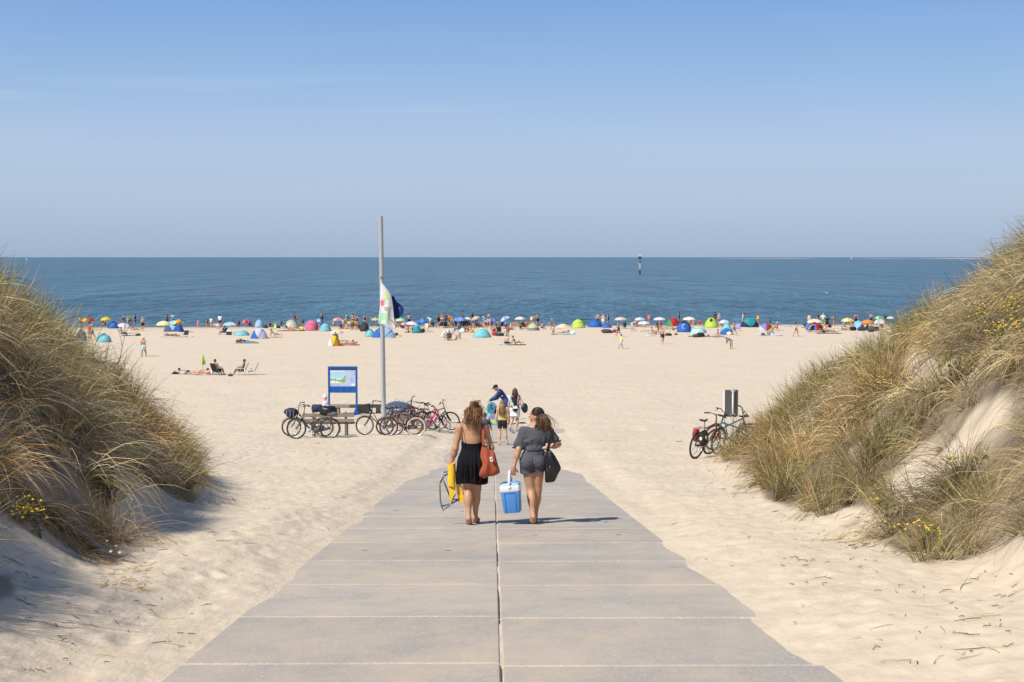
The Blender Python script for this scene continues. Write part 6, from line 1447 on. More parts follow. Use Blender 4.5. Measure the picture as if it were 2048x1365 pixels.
def tent(px, ytop, ybase, w, cols, label, yaw=0., open_=62, back=180, arc=1.4):
    p = at(px, ybase); k = 1/pxm(p); Wd, H = w*k, (ybase-ytop)*k; T = thing('beach_tent', label, 'beach tent', p, math.radians(yaw), 'pop-up beach tents'); cols = cols.split('/'); n = len(cols)
    side = abs(math.sin(math.radians(yaw))) > .7
    D = (Wd*.5 if side else min(Wd*.55, 1.1)); hw = (min(Wd*.42, .75) if side else Wd/2)
    p_ = p
    def pt(u, a):
        a = math.radians(a); s = max(0., math.sin(math.pi*u)); return Vector((-hw*math.cos(math.pi*u), math.cos(a)*D*s**.8, (H*max(0, math.sin(a))**(1.45 if side else 1.0)*s**(.8 if side else arc))+.02*math.sin(u*19+a*7)*s))
    ang = [back+(open_-back)*i/n for i in range(n+1)]
    if side: ang = [180-180*i/n for i in range(n+1)]
    for i, c in enumerate(cols):
        m = MB(); m.grid(lambda u, v: pt(u, ang[i]+(ang[i+1]-ang[i])*v)*(1-.012*math.sin(math.pi*v)), 17, 7); m.build('panel', fab(c), T, solid=.006)
    for i, a in enumerate(ang):
        m = MB(); m.tube([pt(u/16, a)*1.008 for u in range(17)], .014, 5); m.build('tent_pole', clo('charcoal'), T)
    m = MB(); m.grid(lambda u, v: (pt(u, 180).x*.98, pt(u, 180).y*(1-v)+(D*.7*math.sin(math.pi*u))*v, .02), 13, 3); m.build('floor', fab(cols[0]), T)
    return T
def beach_chair(px, py, yaw, c, label, back=.62, group='folding chairs on the beach', loc=None, towel=None):
    p = at(px, py) if loc is None else Vector(loc); T = thing('beach_chair', label, 'beach chair', p, math.radians(yaw), group); F_ = clo(c); h = .27
    m = MB(); m.grid(lambda u, v: ((u-.5)*.50, -.22+.46*v, h+.03*(2*v-1)**2-.02), 5, 6); m.build('seat', F_, T, solid=.012)
    m = MB(); m.grid(lambda u, v: ((u-.5)*.50, -.22-.26*v, h+back*v), 5, 6); m.build('backrest', F_, T, solid=.012)
    for s in (-1, 1):
        m = MB(); m.tube([(s*.27, .26, h), (s*.27, -.20, h+.01), (s*.27, -.50, h+back+.02)], .013, 6); m.build('side_frame', ALU, T)
        m = MB(); m.tube([(s*.28, .22, h), (s*.28, .26, 0), (s*.28, -.30, 0), (s*.28, -.10, h)], .012, 6); m.build('leg', ALU, T)
        m = MB(); m.box((s*.30, -.08, h+.22), (.05, .40, .025), bev=.006); m.tube([(s*.30, .08, h), (s*.30, .08, h+.21)], .010, 5); m.build('armrest', PALE if c != 'black' else BLK, T, smooth=False)
    if towel: m = MB(); m.grid(lambda u, v: ((u-.5)*.54, -.40-.14*math.sin(v*3.1)-.03*math.sin(u*9), h+back+.06-max(0, v-.15)*.85), 8, 8); o = m.build('towel', clo(towel), None, solid=.015); o.location = p; o.rotation_euler = (0, 0, math.radians(yaw)); tag(o, 'white towel draped over the back of the chair left of the blue board', 'towel')
    return T
def seated(px, py, h, yaw, skin, cloth, hair, label, chair, clabel):
    p = at(px, py); s = h/1.70; o = person(px, py, h, 'chair', yaw, skin, cloth, hair, label, loc=p); P = PROTO['chair']; pz = P['J']['pel'][2]*s
    o.location.z = p.z+.27-pz+.13; beach_chair(px, py, yaw, chair, clabel, loc=p); return o
def towel(px, py, yaw, L, W_, c, label, fold=.02):
    p = at(px, py); m = MB()
    def fn(u, v):
        x, y = (u-.5)*L, (v-.5)*W_; X = p.x+math.cos(math.radians(yaw))*x-math.sin(math.radians(yaw))*y; Y = p.y+math.sin(math.radians(yaw))*x+math.cos(math.radians(yaw))*y
        return (X-p.x, Y-p.y, gz(X, Y)-p.z+.03+fold*(1+math.sin(u*11+px)*math.cos(v*7)))
    m.grid(fn, 12, 6); o = m.build('towel', clo(c), None, p, solid=.012); return tag(o, label, 'towel', 'towels on the sand')
def bagb(px, py, sx, sz, c, label, cat='bag', n='beach_bag'):
    p = at(px, py); o = softbag(n, p, (sx/2, sx*.32, sz/2), clo(c), label, cat, seed=int(px)); m = MB(); m.ring((0, 0, sz*.85), sx*.22, .014, 'y', 12, 4, a0=0, a1=math.pi); m.build('handle', clo(c), o); o['group'] = 'bags on the beach'; return o
def coolb(px, py, w, h, c, label):
    p = at(px, py); T = thing('cool_box', label, 'cool box', p); m = MB(); m.box((0, 0, h*.4), (w, w*.6, h*.8), bev=.02); m.build('body', clo(c), T, smooth=False); m = MB(); m.box((0, 0, h*.88), (w*1.04, w*.64, h*.16), bev=.015); m.build('lid', clo('white'), T, smooth=False)
    m = MB(); m.tube([(-w*.5, 0, h*.8), (-w*.5, 0, h*1.15), (w*.5, 0, h*1.15), (w*.5, 0, h*.8)], .012, 5); m.build('handle', clo('lightgrey'), T)
U = umbrella
U(171, 637, 644, 17, 662, 'yellow/orange', 'yellow umbrella half hidden behind the red one at the far left of the beach')
U(182, 636.5, 643.5, 18, 661, 'red', 'red umbrella leaning against the yellow one at the far left of the beach', 12, 90)
U(212.5, 634.6, 642.5, 22, 656, 'yellow', 'golden yellow umbrella standing at the waterline left of the blue tent')
U(250, 647.5, 656, 27, 668, 'lavender/white', 'pale lavender umbrella low over the sand right of the blue tent', 14, 60)
U(327.5, 642.5, 653, 29, 674, 'paleyellow', 'pale yellow green umbrella beside the big blue tent on the left')
U(356, 640, 650, 27, 665, 'red/lime/orange/blue', 'rainbow umbrella leaning over the big blue tent on the left', 22, 250)
U(435.6, 647, 653, 19, 659, 'lavender/orange', 'small lavender and orange umbrella by the man in the white shirt', 10, 80)
U(460, 644.5, 653, 27, 667, 'sky/white/turquoise', 'light blue patterned umbrella above the reclining man in a chair')
U(492.7, 639.5, 648, 19, 655, 'red/pink', 'red umbrella at the waterline left of the pale blue upright tent')
U(637, 637.8, 647, 22, 657, 'sky/blue', 'light blue umbrella next to the pink tent')
U(675.5, 636, 643, 22, 655, 'pink/palepink', 'pink striped umbrella at the waterline above the blue information board')
U(704.5, 642.5, 648.5, 20, 659, 'yellow', 'flat yellow umbrella amid the crowd left of the flagpole')
U(674, 660.4, 668, 27, 683, 'paleyellow/cream', 'pale yellow umbrella behind the yellow and white tent')
U(406, 710.5, 733, 13, 748, 'lime/khaki', 'closed green striped umbrella standing alone on the open sand', closed=True)
U(751, 636, 642.5, 18, 654, 'yellow/turquoise', 'yellow and turquoise umbrella just left of the flagpole')
U(801, 636.5, 644, 21, 657, 'palegreen', 'pale green umbrella right of the flags')
U(809, 645, 651, 16, 659, 'pink/palepink', 'small pink umbrella below the pale green one')
U(825, 643.5, 651.5, 24, 664, 'white', 'white umbrella beside the teal tent right of the flagpole', 8, 90)
U(844, 638, 649, 23, 665, 'midblue/blue', 'bright blue umbrella above the teal tent right of the flagpole', 8, 200)
U(883, 629, 636, 26, 656, 'grey/brown', 'dark grey umbrella, the tallest in the middle of the beach')
U(903, 634.8, 642, 18, 656, 'orange/brown', 'tan orange umbrella right of the dark grey one', 14, 60)
U(920, 634.5, 643.5, 29, 657, 'periwinkle/midblue', 'blue patterned umbrella in the middle of the seated group')
U(935, 635, 641, 18, 654, 'white/paleyellow', 'white umbrella squeezed behind the blue patterned one')
U(950, 633.3, 641, 19, 656, 'palepink/beige', 'dusty pink umbrella tilting to the left in the middle of the beach', 18, 270)
U(981, 637, 645.5, 23, 660, 'periwinkle', 'plain blue umbrella beside the black and white marker post')
U(1008, 634, 642.5, 22, 658, 'periwinkle/lavender', 'striped blue umbrella strongly tilted to the right of the plain blue one', 24, 270)
U(1040, 634, 640.5, 22, 655, 'white/cream/lavender', 'white and lavender umbrella near the cream and lime tent')
U(894, 660, 672, 28, 681, 'white', 'big white umbrella standing alone nearest the path in the middle', 10, 300)
U(1241, 634.7, 641.5, 25, 658, 'palepink/cream', 'pale pink striped umbrella above the shirtless walking man')
U(1280, 635, 641.5, 23, 655, 'sky/palepink/white', 'pastel blue and pink umbrella behind the white one')
U(1287.5, 642.8, 649.5, 25, 663, 'white/mint', 'white umbrella with a mint tint in front of the pastel one')
U(1319, 634.8, 641.6, 25, 656, 'white/lavender', 'white umbrella left of the red and green tent')
U(1378, 634, 641, 26, 657, 'white', 'bright white umbrella behind the dark blue tent with the white arc')
U(1448, 640, 648, 21, 659, 'sky/white', 'blue and white patterned umbrella right of the lime tent')
U(1629, 638.4, 647.5, 31, 660, 'white/paleyellow', 'cream white umbrella in front of the red tent')
U(1694.6, 636.7, 645, 26, 658, 'yellow/paleyellow', 'lemon yellow umbrella near the right dune')
U(1734.6, 640, 648.8, 26, 662, 'orange', 'orange umbrella beside the light blue tent at the right dune')
U(1757, 632.8, 639, 20, 654, 'green/palegreen', 'green umbrella peeping above the right dune')
U(1760, 638.5, 650, 25, 660, 'white/lightgrey', 'white and grey patterned umbrella below the green one')
U(1781, 633, 639, 16, 654, 'white/sky', 'rightmost pale umbrella almost covered by the right dune')
t_ = tent
t_(163, 660, 683, 22, 'blue/denim', 'grey blue tent half hidden behind the left dune grass')
t_(208, 668, 685, 29, 'turquoise/teal', 'turquoise tent nearest the left dune', 35)
t_(227, 643.5, 657.5, 23, 'blue/navy', 'bright blue tent beside the lavender umbrella', 25)
t_(348, 641.5, 664, 41, 'blue/sky/denim', 'big blue panelled tent with the rainbow umbrella above it', 90)
t_(518.4, 640, 655.5, 18, 'sky/lightblue', 'upright pale blue tent at the waterline on the left', 25, arc=1.0)
t_(531, 650, 657, 10, 'charcoal', 'tiny dark tent beside the upright pale blue one')
t_(484, 660.5, 671.5, 30, 'turquoise/mint', 'low mint green tent left of the white and blue dome')
t_(518.4, 657, 678, 35, 'lavender/lavender/blue', 'white and blue dome tent with a sunbather on its right', 90)
t_(582.5, 640, 658, 30, 'cream/cream', 'cream tent with people lying in front of it', 15)
t_(617, 642, 655, 17, 'sky/blue', 'light blue tent peeping out behind the pink one', 15)
t_(624, 640.5, 662, 27, 'pink/pink/purple', 'pink tent next to the orange and light blue one', -20, arc=.6)
t_(650.5, 647, 663, 24, 'turquoise/turquoise/orange', 'light blue tent with an orange top right of the pink one', 8, open_=75)
t_(729, 645, 663.5, 18, 'charcoal/navy', 'dark navy upright tent left of the flagpole', 5, arc=.6)
t_(668.5, 672, 693, 27, 'orange/yellow/white', 'yellow and white tent with a couple lying beside it', 90)
t_(740, 658, 674, 20, 'turquoise/teal', 'turquoise tent touching the big blue tent at the flagpole', 10)
t_(768, 653, 676, 48, 'lightblue/sky/blue/blue', 'wide light blue and blue tent directly behind the flagpole', 90)
t_(834, 650, 667, 20, 'teal/turquoise', 'teal tent under the bright blue umbrella', 5)
t_(964, 656, 675.5, 36, 'turquoise/mint', 'large pale turquoise tent in the middle of the beach')
t_(1066, 647, 661.5, 25, 'cream/lime', 'cream and lime tent with a grey skirt near the standing man', 12)
t_(1156, 639, 656.5, 28, 'lime/lime/paleyellow', 'lime green tent right of the sand heap', 8)
t_(1190, 639.5, 655, 29, 'blue/blue', 'bright blue tent right of the lime one', -8)
t_(1213, 647, 656, 22, 'blue/blue', 'low flat blue tent overlapping the bright blue one', 14)
t_(1346, 636, 653, 29, 'red/red/green', 'red and green tent at the waterline', -90+180)
t_(1368, 643, 665, 28, 'blue/navy', 'dark blue tent with a white arc printed on it', -18, arc=.6)
t_(1397, 654, 673, 32, 'mint/mint', 'tilted pale mint shelter with a black bag at its foot', -25, arc=.6)
t_(1421.5, 635.5, 655.5, 29, 'lime/lime/green', 'tall lime green tent with a dark window', 12)
t_(1453, 648, 670, 26, 'blue/turquoise/white', 'bright blue and white boxy tent beside the boy', -10, open_=75)
t_(1499.6, 636, 655, 38, 'navy/teal/teal/navy', 'navy and teal striped dome tent', 90)
t_(1532, 647, 662, 32, 'lime/red/purple/lavender', 'multicoloured tent with red sides right of the navy dome', 90)
t_(1628.6, 645, 661, 35, 'red/red', 'red tent behind the blue chairs', 8)
t_(1717, 642, 659, 21, 'sky/turquoise', 'light blue tent with a striped hem next to the orange umbrella', 15, arc=.6)
# printed details on two of the tents
tt = [o for o in COL.objects if o.get('label', '').startswith('dark blue tent with a white arc')][0]
m = MB(); m.ring((.28, -.93, .75), .30, .035, 'y', 14, 5, a0=1.6, a1=4.4); m.build('printed_arc', clo('white'), tt)
tt = [o for o in COL.objects if o.get('label', '').startswith('tall lime green tent')][0]
m = MB(); m.ell((-.25, -.80, 1.0), (.24, .10, .28), 12, 8); m.build('window', clo('charcoal'), tt)
tt = [o for o in COL.objects if o.get('label', '').startswith('cream and lime tent')][0]
m = MB(); m.grid(lambda u, v: (-.86*math.cos(math.pi*(.06+.88*u)), -1.0*math.sin(math.pi*(.06+.88*u)), .02+.34*v), 16, 3); m.build('grey_skirt', clo('grey'), tt)
# ---- people: x, foot y, height, pose, yaw, skin, clothing, hair, description
PPL = [
 (288, 715.5, 1.80, 'walk', 178, 1, 'shorts:sky', 'short:grey', 'shirtless man in pale blue shorts walking towards the dunes on the left'),
 (286.6, 712.5, 1.72, 'walk', 175, 3, 'shorts:black,vest:maroon', 'short:white', 'person walking right behind the man in pale blue shorts'),
 (161, 657, 1.70, 'stand', 20, 1, 'shorts:brown', 'short:dark', 'bare-backed person under the yellow umbrella at the far left'),
 (179.5, 657, 1.78, 'stand', -10, 2, 'shirt:charcoal,shorts:navy', 'short:dark', 'person in a dark shirt standing under the red umbrella'),
 (180, 680, 1.75, 'stand_hips', 170, 1, 'shirt:red,shorts:grey', 'short:dark', 'person in a red top by the turquoise tent at the left dune'),
 (185, 680, 1.70, 'walk', 120, 1, 'shirt:beige,shorts:grey', 'hat:beige', 'person in striped beige clothes walking past the turquoise tent'),
 (210, 655, 1.5, 'sit_knees', 90, 1, 'vest:black', 'long:dark', 'person in black seated under the golden yellow umbrella'),
 (261, 652, 1.72, 'stand', 150, 1, 'shirt:green,shorts:navy', 'short:dark', 'person in a green shirt standing at the waterline on the left'),
 (257, 652, 1.60, 'stand', 40, 0, 'shorts:palepink', 'short:brown', 'pale child standing left of the person in the green shirt'),
 (270.5, 653.5, 1.76, 'stand_phone', 70, 1, 'vest:navy,shorts:denim', 'short:dark', 'person in a navy vest beside the green-shirted one'),
 (285.7, 662.5, 1.82, 'stand', 5, 1, 'shorts:black', 'short:grey', 'shirtless man in black shorts standing with his back turned on the left'),
 (268, 663, 1.6, 'sit_back', -80, 1, 'briefs:red', 'short:dark', 'dark-haired sunbather leaning back near the man in black shorts'),
 (247, 651, 1.3, 'stand', 0, 1, 'shirt:black', 'hat:white', 'child in a white hat behind the lavender umbrella'),
 (334, 654, 1.75, 'stand_hips', 60, 1, 'bikini_top:black,briefs:black', 'long:brown', 'woman in a black bikini behind the big blue tent'),
 (346, 653, 1.85, 'stand_phone', 200, 1, 'shirt:sky', 'short:dark', 'man in a light blue shirt rising above the big blue tent'),
 (345, 674, 1.70, 'lie_back', -90, 2, 'briefs:maroon', 'short:dark', 'tanned person lying in the shade of the pale yellow umbrella'),
 (395.6, 656.5, 1.20, 'stand_phone', -60, 0, 'dress:pink', 'long:brown', 'little girl in pink at the waterline'),
 (415, 657, 1.60, 'kneel', 30, 1, 'vest:charcoal', 'long:dark', 'dark-haired woman kneeling beside the little girl in pink'),
 (422.7, 656, 1.45, 'stand', 10, 0, 'shirt:white', 'short:dark', 'child in a white shirt right of the kneeling woman'),
 (440, 656.5, 1.85, 'stand', -8, 1, 'shirt:white,shorts:navy', 'short:dark', 'tall man in a white shirt and navy shorts at the waterline'),
 (478, 653, 1.4, 'sit_knees', 20, 2, 'vest:black', 'short:dark', 'dark figure sitting left of the red umbrella'),
 (499, 655, 1.4, 'sit_knees', -60, 2, 'shirt:black', 'short:dark', 'person in black sitting below the red umbrella'),
 (548, 673.5, 1.70, 'sit_back', -90, 1, 'bikini_top:turquoise,briefs:turquoise', 'long:brown', 'woman in a turquoise bikini sitting beside the white and blue dome tent'),
 (494, 686, 1.72, 'lie_prone', 90, 2, 'shorts:teal,vest:black', 'short:dark', 'person lying face down alone on the sand below the dome tent'),
 (551, 657.5, 1.62, 'sit_cross', 0, 1, 'swimsuit:lime', 'long:blond', 'woman in a lime swimsuit sitting between the pale blue and the cream tent'),
 (589, 652, 1.75, 'stand', 0, 1, 'shirt:maroon', 'short:brown', 'head of a man looking over the cream tent'),
 (575, 661, 1.65, 'sit_back', -90, 1, 'vest:black', 'short:dark', 'person in black reclining before the cream tent'),
 (588, 662, 1.7, 'lie_back', 90, 3, 'briefs:maroon', 'short:brown', 'reddened sunbather lying before the cream tent'),
 (605.5, 657, 1.70, 'bend', 80, 1, 'bikini_top:black,shorts:black', 'long:dark', 'woman bending over left of the pink tent'),
 (644, 647, 1.75, 'stand_phone', 30, 1, 'shorts:navy', 'short:dark', 'man standing in the shallow water behind the light blue umbrella'),
 (686, 656.5, 1.72, 'bend', -70, 1, 'shorts:beige', 'short:brown', 'bare-backed person stooping under the pink striped umbrella'),
 (694, 650, 1.65, 'stand', 20, 0, 'swimsuit:green', 'short:brown', 'person in a green swimsuit wading behind the crowd'),
 (706, 652, 1.75, 'stand_hips', 0, 0, 'bikini_top:red,briefs:red', 'long:brown', 'woman in a red bikini behind the flat yellow umbrella'),
 (715, 655, 1.65, 'stand', 160, 1, 'swimsuit:black', 'long:dark', 'woman in a black swimsuit right of the flat yellow umbrella'),
 (702, 661.5, 1.30, 'stand', 30, 1, 'shorts:blue', 'short:brown', 'boy in blue shorts in front of the flat yellow umbrella'),
 (706.5, 661.5, 1.35, 'walk', 60, 2, 'shorts:navy', 'short:dark', 'second boy in navy shorts next to the flat yellow umbrella'),
 (693, 659, 1.5, 'sit_cross', 0, 1, 'vest:orange', 'short:brown', 'person in orange sitting among the crowd left of the flagpole'),
 (730, 655, 1.72, 'stand', 0, 1, 'vest:black', 'bun:dark', 'woman with a bun looking over the dark navy tent'),
 (694, 689, 1.70, 'lie_prone', -80, 1, 'bikini_top:khaki,briefs:khaki', 'short:dark', 'sunbather propped on the elbows beside the yellow and white tent'),
 (700, 690.5, 1.70, 'lie_back', 85, 1, 'briefs:palepink', 'short:brown', 'sunbather lying on a red towel beside the yellow and white tent'),
 (743, 650, 1.3, 'stand', 0, 1, 'shorts:navy', 'short:dark', 'child standing in the water left of the flagpole'),
 (818, 654, 1.82, 'stand_phone', 0, 1, 'shorts:navy', 'short:brown', 'broad bare-backed man above the white umbrella right of the flags'),
 (795.5, 655, 1.68, 'stand', 0, 1, 'dress:red', 'short:brown', 'person in red standing under the pale green umbrella'),
 (802, 658, 1.5, 'sit_knees', -30, 2, 'vest:black', 'short:dark', 'dark seated figure under the small pink umbrella'),
 (816.5, 666.5, 1.65, 'sit_cross', 60, 3, 'briefs:black', 'long:brown', 'woman sitting left of the teal tent'),
 (861, 652.5, 1.72, 'bend', 60, 1, 'shirt:sky,shorts:white', 'short:brown', 'person in blue and white bending at the waterline'),
 (884, 651, 1.75, 'stand', 170, 1, 'swimsuit:white', 'long:brown', 'woman in white standing below the dark grey umbrella'),
 (891.5, 650, 1.78, 'stand', 30, 1, 'shorts:brown', 'short:dark', 'tanned man standing right beneath the dark grey umbrella'),
 (895, 655, 1.6, 'sit_back', -70, 1, 'briefs:yellow', 'short:brown', 'person leaning back right of the dark grey umbrella'),
 (911, 655.5, 1.6, 'sit_knees', 0, 2, 'shirt:black', 'short:dark', 'black-shirted person sitting between the tan and the blue umbrella'),
 (930, 664.5, 1.6, 'sit_cross', -60, 1, 'vest:maroon', 'long:dark', 'long-haired person sitting in front of the middle group'),
 (937, 664, 1.6, 'sit_back', -60, 1, 'briefs:black,vest:grey', 'long:brown', 'person in grey leaning back in front of the middle group'),
 (945, 650, 1.78, 'stand', 60, 2, 'shirt:charcoal,shorts:charcoal', 'short:dark', 'man in charcoal standing below the dusty pink umbrella'),
 (952, 656, 1.6, 'sit_knees', -60, 1, 'shorts:maroon', 'short:dark', 'person hugging his knees right of the middle group'),
 (919.5, 681, 1.60, 'sit_knees', 70, 1, 'bikini_top:palepink', 'hat:white', 'person in a white sun hat sitting apart right of the big white umbrella'),
 (978, 650, 1.8, 'stand', 0, 3, 'shorts:navy', 'short:brown', 'reddened man standing behind the plain blue umbrella'),
 (975, 661, 1.7, 'stand', 100, 3, 'shorts:maroon', 'short:dark', 'person under the plain blue umbrella behind the pale turquoise tent'),
 (1016, 674, 1.42, 'stand', 10, 2, 'briefs:maroon', 'short:dark', 'tanned child standing right of the chair group in the middle'),
 (988, 668, 1.6, 'sit_cross', 0, 1, 'vest:navy', 'long:brown', 'person in navy sitting right of the pale turquoise tent'),
 (1021, 660.5, 1.70, 'sit_cross', -60, 3, 'shorts:maroon', 'short:grey', 'big reddened man sitting with his back to the dunes'),
 (1029.5, 654, 1.6, 'sit_back', -80, 1, 'bikini_top:white', 'long:brown', 'woman stretching out her arms below the white and lavender umbrella'),
 (1036.5, 655, 1.70, 'sit_knees', 80, 1, 'briefs:green', 'short:dark', 'person facing her below the white and lavender umbrella'),
 (1063, 652, 1.5, 'stand', 0, 1, 'vest:white', 'short:brown', 'child behind the cream and lime tent'),
 (1066.5, 652, 1.6, 'stand', 0, 1, 'briefs:red', 'bun:dark', 'woman with a bun behind the cream and lime tent'),
 (1075.5, 653, 1.85, 'stand_phone', 40, 1, 'shorts:black', 'short:dark', 'tanned man in black shorts standing by the cream and lime tent'),
 (1084, 659.5, 1.70, 'sit_knees', -40, 1, 'briefs:black', 'long:brown', 'woman sitting right of the cream and lime tent'),
 (1103, 654.5, 1.60, 'sit_back', -85, 1, 'bikini_top:maroon,briefs:maroon', 'bun:dark', 'woman sitting in front of the sand heap'),
 (1106.5, 670, 1.60, 'kneel', 20, 1, 'bikini_top:white', 'long:brown', 'long-haired girl kneeling at the left end of the turquoise towel'),
 (1127, 667.5, 1.65, 'lie_prone', -80, 1, 'briefs:red', 'short:brown', 'sunbather lying on the turquoise towel'),
 (1013, 688.5, 1.78, 'sit_cross', -20, 0, 'shorts:navy', 'short:brown', 'pale man sitting on a light blue towel nearest the path'),
 (1031, 690, 1.66, 'sit_back', -85, 1, 'bikini_top:maroon,briefs:maroon', 'bun:dark', 'woman leaning back on a dark towel beside the pale sitting man'),
 (1195.5, 653, 1.84, 'stand_hips', 180, 3, 'shorts:navy', 'short:dark', 'man facing the dunes above the bright blue tent'),
 (1206, 653, 1.70, 'stand', 150, 0, 'shorts:white', 'short:grey', 'pale person with white hair right of the bright blue tent'),
 (1216.5, 652, 1.66, 'stand', 60, 1, 'swimsuit:black', 'long:dark', 'woman in a black swimsuit right of the white-haired person'),
 (1237, 674.5, 1.84, 'walk', 85, 1, 'shorts:navy', 'short:brown', 'shirtless man in navy shorts walking left below the pale pink umbrella'),
 (1242, 699, 1.45, 'walk_wide', -60, 1, 'shirt:lime,shorts:sky', 'short:dark', 'boy in a neon yellow shirt and light blue shorts running over the sand'),
 (1250, 657, 1.62, 'sit_knees', 20, 2, 'shirt:black,shorts:navy', 'short:dark', 'person in black sitting right of the walking shirtless man'),
 (1264, 663, 1.78, 'bend', -80, 0, 'shorts:beige', 'short:blond', 'pale person bending over a folding chair'),
 (1282, 653.5, 1.6, 'lie_back', 90, 3, 'briefs:maroon', 'short:dark', 'sunbather lying under the mint white umbrella'),
 (1298, 651, 1.60, 'stand', 0, 1, 'shirt:pink', 'hat:red', 'person in a red hat at the waterline behind the mint white umbrella'),
 (1304, 671, 1.62, 'sit_knees', -90, 1, 'bikini_top:beige', 'bun:dark', 'woman with a bun hugging her knees'),
 (1311.5, 670.5, 1.66, 'sit_back', 70, 1, 'bikini_top:palepink,briefs:black', 'long:dark', 'long-haired woman sitting beside the one with the bun'),
 (1322, 661, 1.7, 'kneel', 20, 1, 'vest:maroon', 'long:dark', 'woman with big dark hair kneeling behind the two women'),
 (1325, 689.5, 1.82, 'walk', 178, 3, 'shorts:navy', 'short:grey', 'older shirtless man in navy trunks walking towards the dunes'),
 (1358, 647, 1.76, 'stand', 60, 1, 'swimsuit:navy', 'long:dark', 'person standing behind the red and green tent'),
 (1347, 662.5, 1.66, 'sit_back', -60, 1, 'bikini_top:white,briefs:black', 'long:blond', 'blond woman sitting left of the dark blue tent with the arc'),
 (1387, 651.5, 1.62, 'sit_cross', 0, 1, 'briefs:khaki', 'short:dark', 'bare-backed person sitting under the bright white umbrella'),
 (1400, 651, 1.66, 'sit_cross', 170, 1, 'shirt:red', 'long:dark', 'person in a red shirt with big dark hair right of the bright white umbrella'),
 (1430, 648, 1.75, 'stand', 0, 2, 'shirt:charcoal', 'short:dark', 'person in charcoal behind the tall lime green tent'),
 (1438, 652, 1.80, 'stand', 0, 3, 'shorts:grey', 'short:grey', 'bare-backed man right of the tall lime green tent'),
 (1439.5, 655.5, 1.62, 'sit_knees', -70, 1, 'bikini_top:white', 'short:brown', 'person sitting under the blue and white patterned umbrella'),
 (1436.7, 674.5, 1.66, 'sit_cross', 60, 1, 'bikini_top:white,briefs:pink', 'bun:dark', 'woman with a bun sitting among bags in front of the boxy tent'),
 (1468.5, 671.5, 1.66, 'walk', 95, 1, 'shorts:denim', 'short:dark', 'shirtless boy in denim shorts standing beside the boxy tent'),
 (1448, 667, 1.5, 'sit_knees', 20, 2, 'shirt:charcoal', 'short:dark', 'person in dark clothes crouching inside the boxy tent'),
 (1486, 650, 1.72, 'stand', 90, 0, 'shirt:palepink', 'short:brown', 'person in pale pink left of the navy and teal dome'),
 (1516, 650, 1.5, 'stand', 0, 1, 'vest:yellow', 'short:brown', 'child in yellow right of the navy and teal dome'),
 (1554, 660.5, 1.72, 'sit_knees', 60, 1, 'shorts:red', 'hat:beige', 'man in red shorts and a sun hat sitting right of the multicoloured tent'),
 (1462.5, 698.5, 1.50, 'bend', 100, 1, 'jacket:grey', 'cap:grey', 'child in a grey hooded top stooping alone on the sand'),
 (1592, 674, 1.70, 'walk', -70, 1, 'bikini_top:white,briefs:brown', 'long:dark', 'long-haired woman in a bikini walking right'),
 (1618, 652, 1.66, 'stand', -30, 0, 'vest:beige', 'short:brown', 'person half hidden behind the cream white umbrella'),
 (1636, 651, 1.72, 'stand', 40, 1, 'shirt:charcoal', 'short:dark', 'person in a dark shirt above the cream white umbrella'),
 (1646, 654, 1.86, 'stand_hips', 170, 0, 'shirt:mint,shorts:green', 'short:grey', 'man in a mint shirt standing right of the cream white umbrella'),
 (1654, 660, 1.86, 'stand', 0, 1, 'shirt:black,shorts:black', 'short:dark', 'large man dressed in black with his back turned'),
 (1668, 653, 1.72, 'stand_phone', 60, 1, 'bikini_top:brown,briefs:brown', 'long:dark', 'woman in a brown bikini with her arm raised'),
 (1650, 659, 1.62, 'sit_knees', 40, 3, 'briefs:white', 'short:brown', 'reddened person sitting beside the red tent'),
 (1649, 666.5, 1.76, 'lie_back', 90, 2, 'shirt:black,shorts:black', 'short:dark', 'person in black lying right of the blue chairs'),
 (1663, 666.5, 1.66, 'lie_back', -80, 1, 'briefs:grey', 'short:brown', 'sunbather with raised knees right of the blue chairs'),
 (1711.7, 652, 1.76, 'stand', -20, 1, 'vest:maroon,shorts:black', 'bun:dark', 'woman standing behind the light blue tent'),
 (1703, 652, 1.5, 'sit_cross', 60, 1, 'swimsuit:orange', 'short:brown', 'child in orange under the lemon yellow umbrella'),
 (1693, 661.5, 1.55, 'lie_prone', 90, 1, 'shirt:khaki', 'short:dark', 'person in khaki lying among the bags near the right dune'),
 (1742, 650, 1.72, 'stand', 0, 1, 'shorts:navy', 'short:brown', 'person standing behind the orange umbrella'),
 (1770, 652, 1.6, 'stand', 0, 2, 'shirt:navy', 'short:dark', 'dark figure at the edge of the right dune'),
 (375, 748.5, 1.66, 'lie_prone', 85, 1, 'briefs:black', 'short:dark', 'sunbather lying furthest left below the closed umbrella'),
 (398, 749, 1.70, 'lie_prone', -88, 3, 'briefs:pink', 'long:brown', 'sunbather lying under the closed umbrella'),
 (412, 750, 1.66, 'lie_back', 92, 0, 'briefs:yellow', 'short:blond', 'pale sunbather lying beside the chair with the white towel'),
]
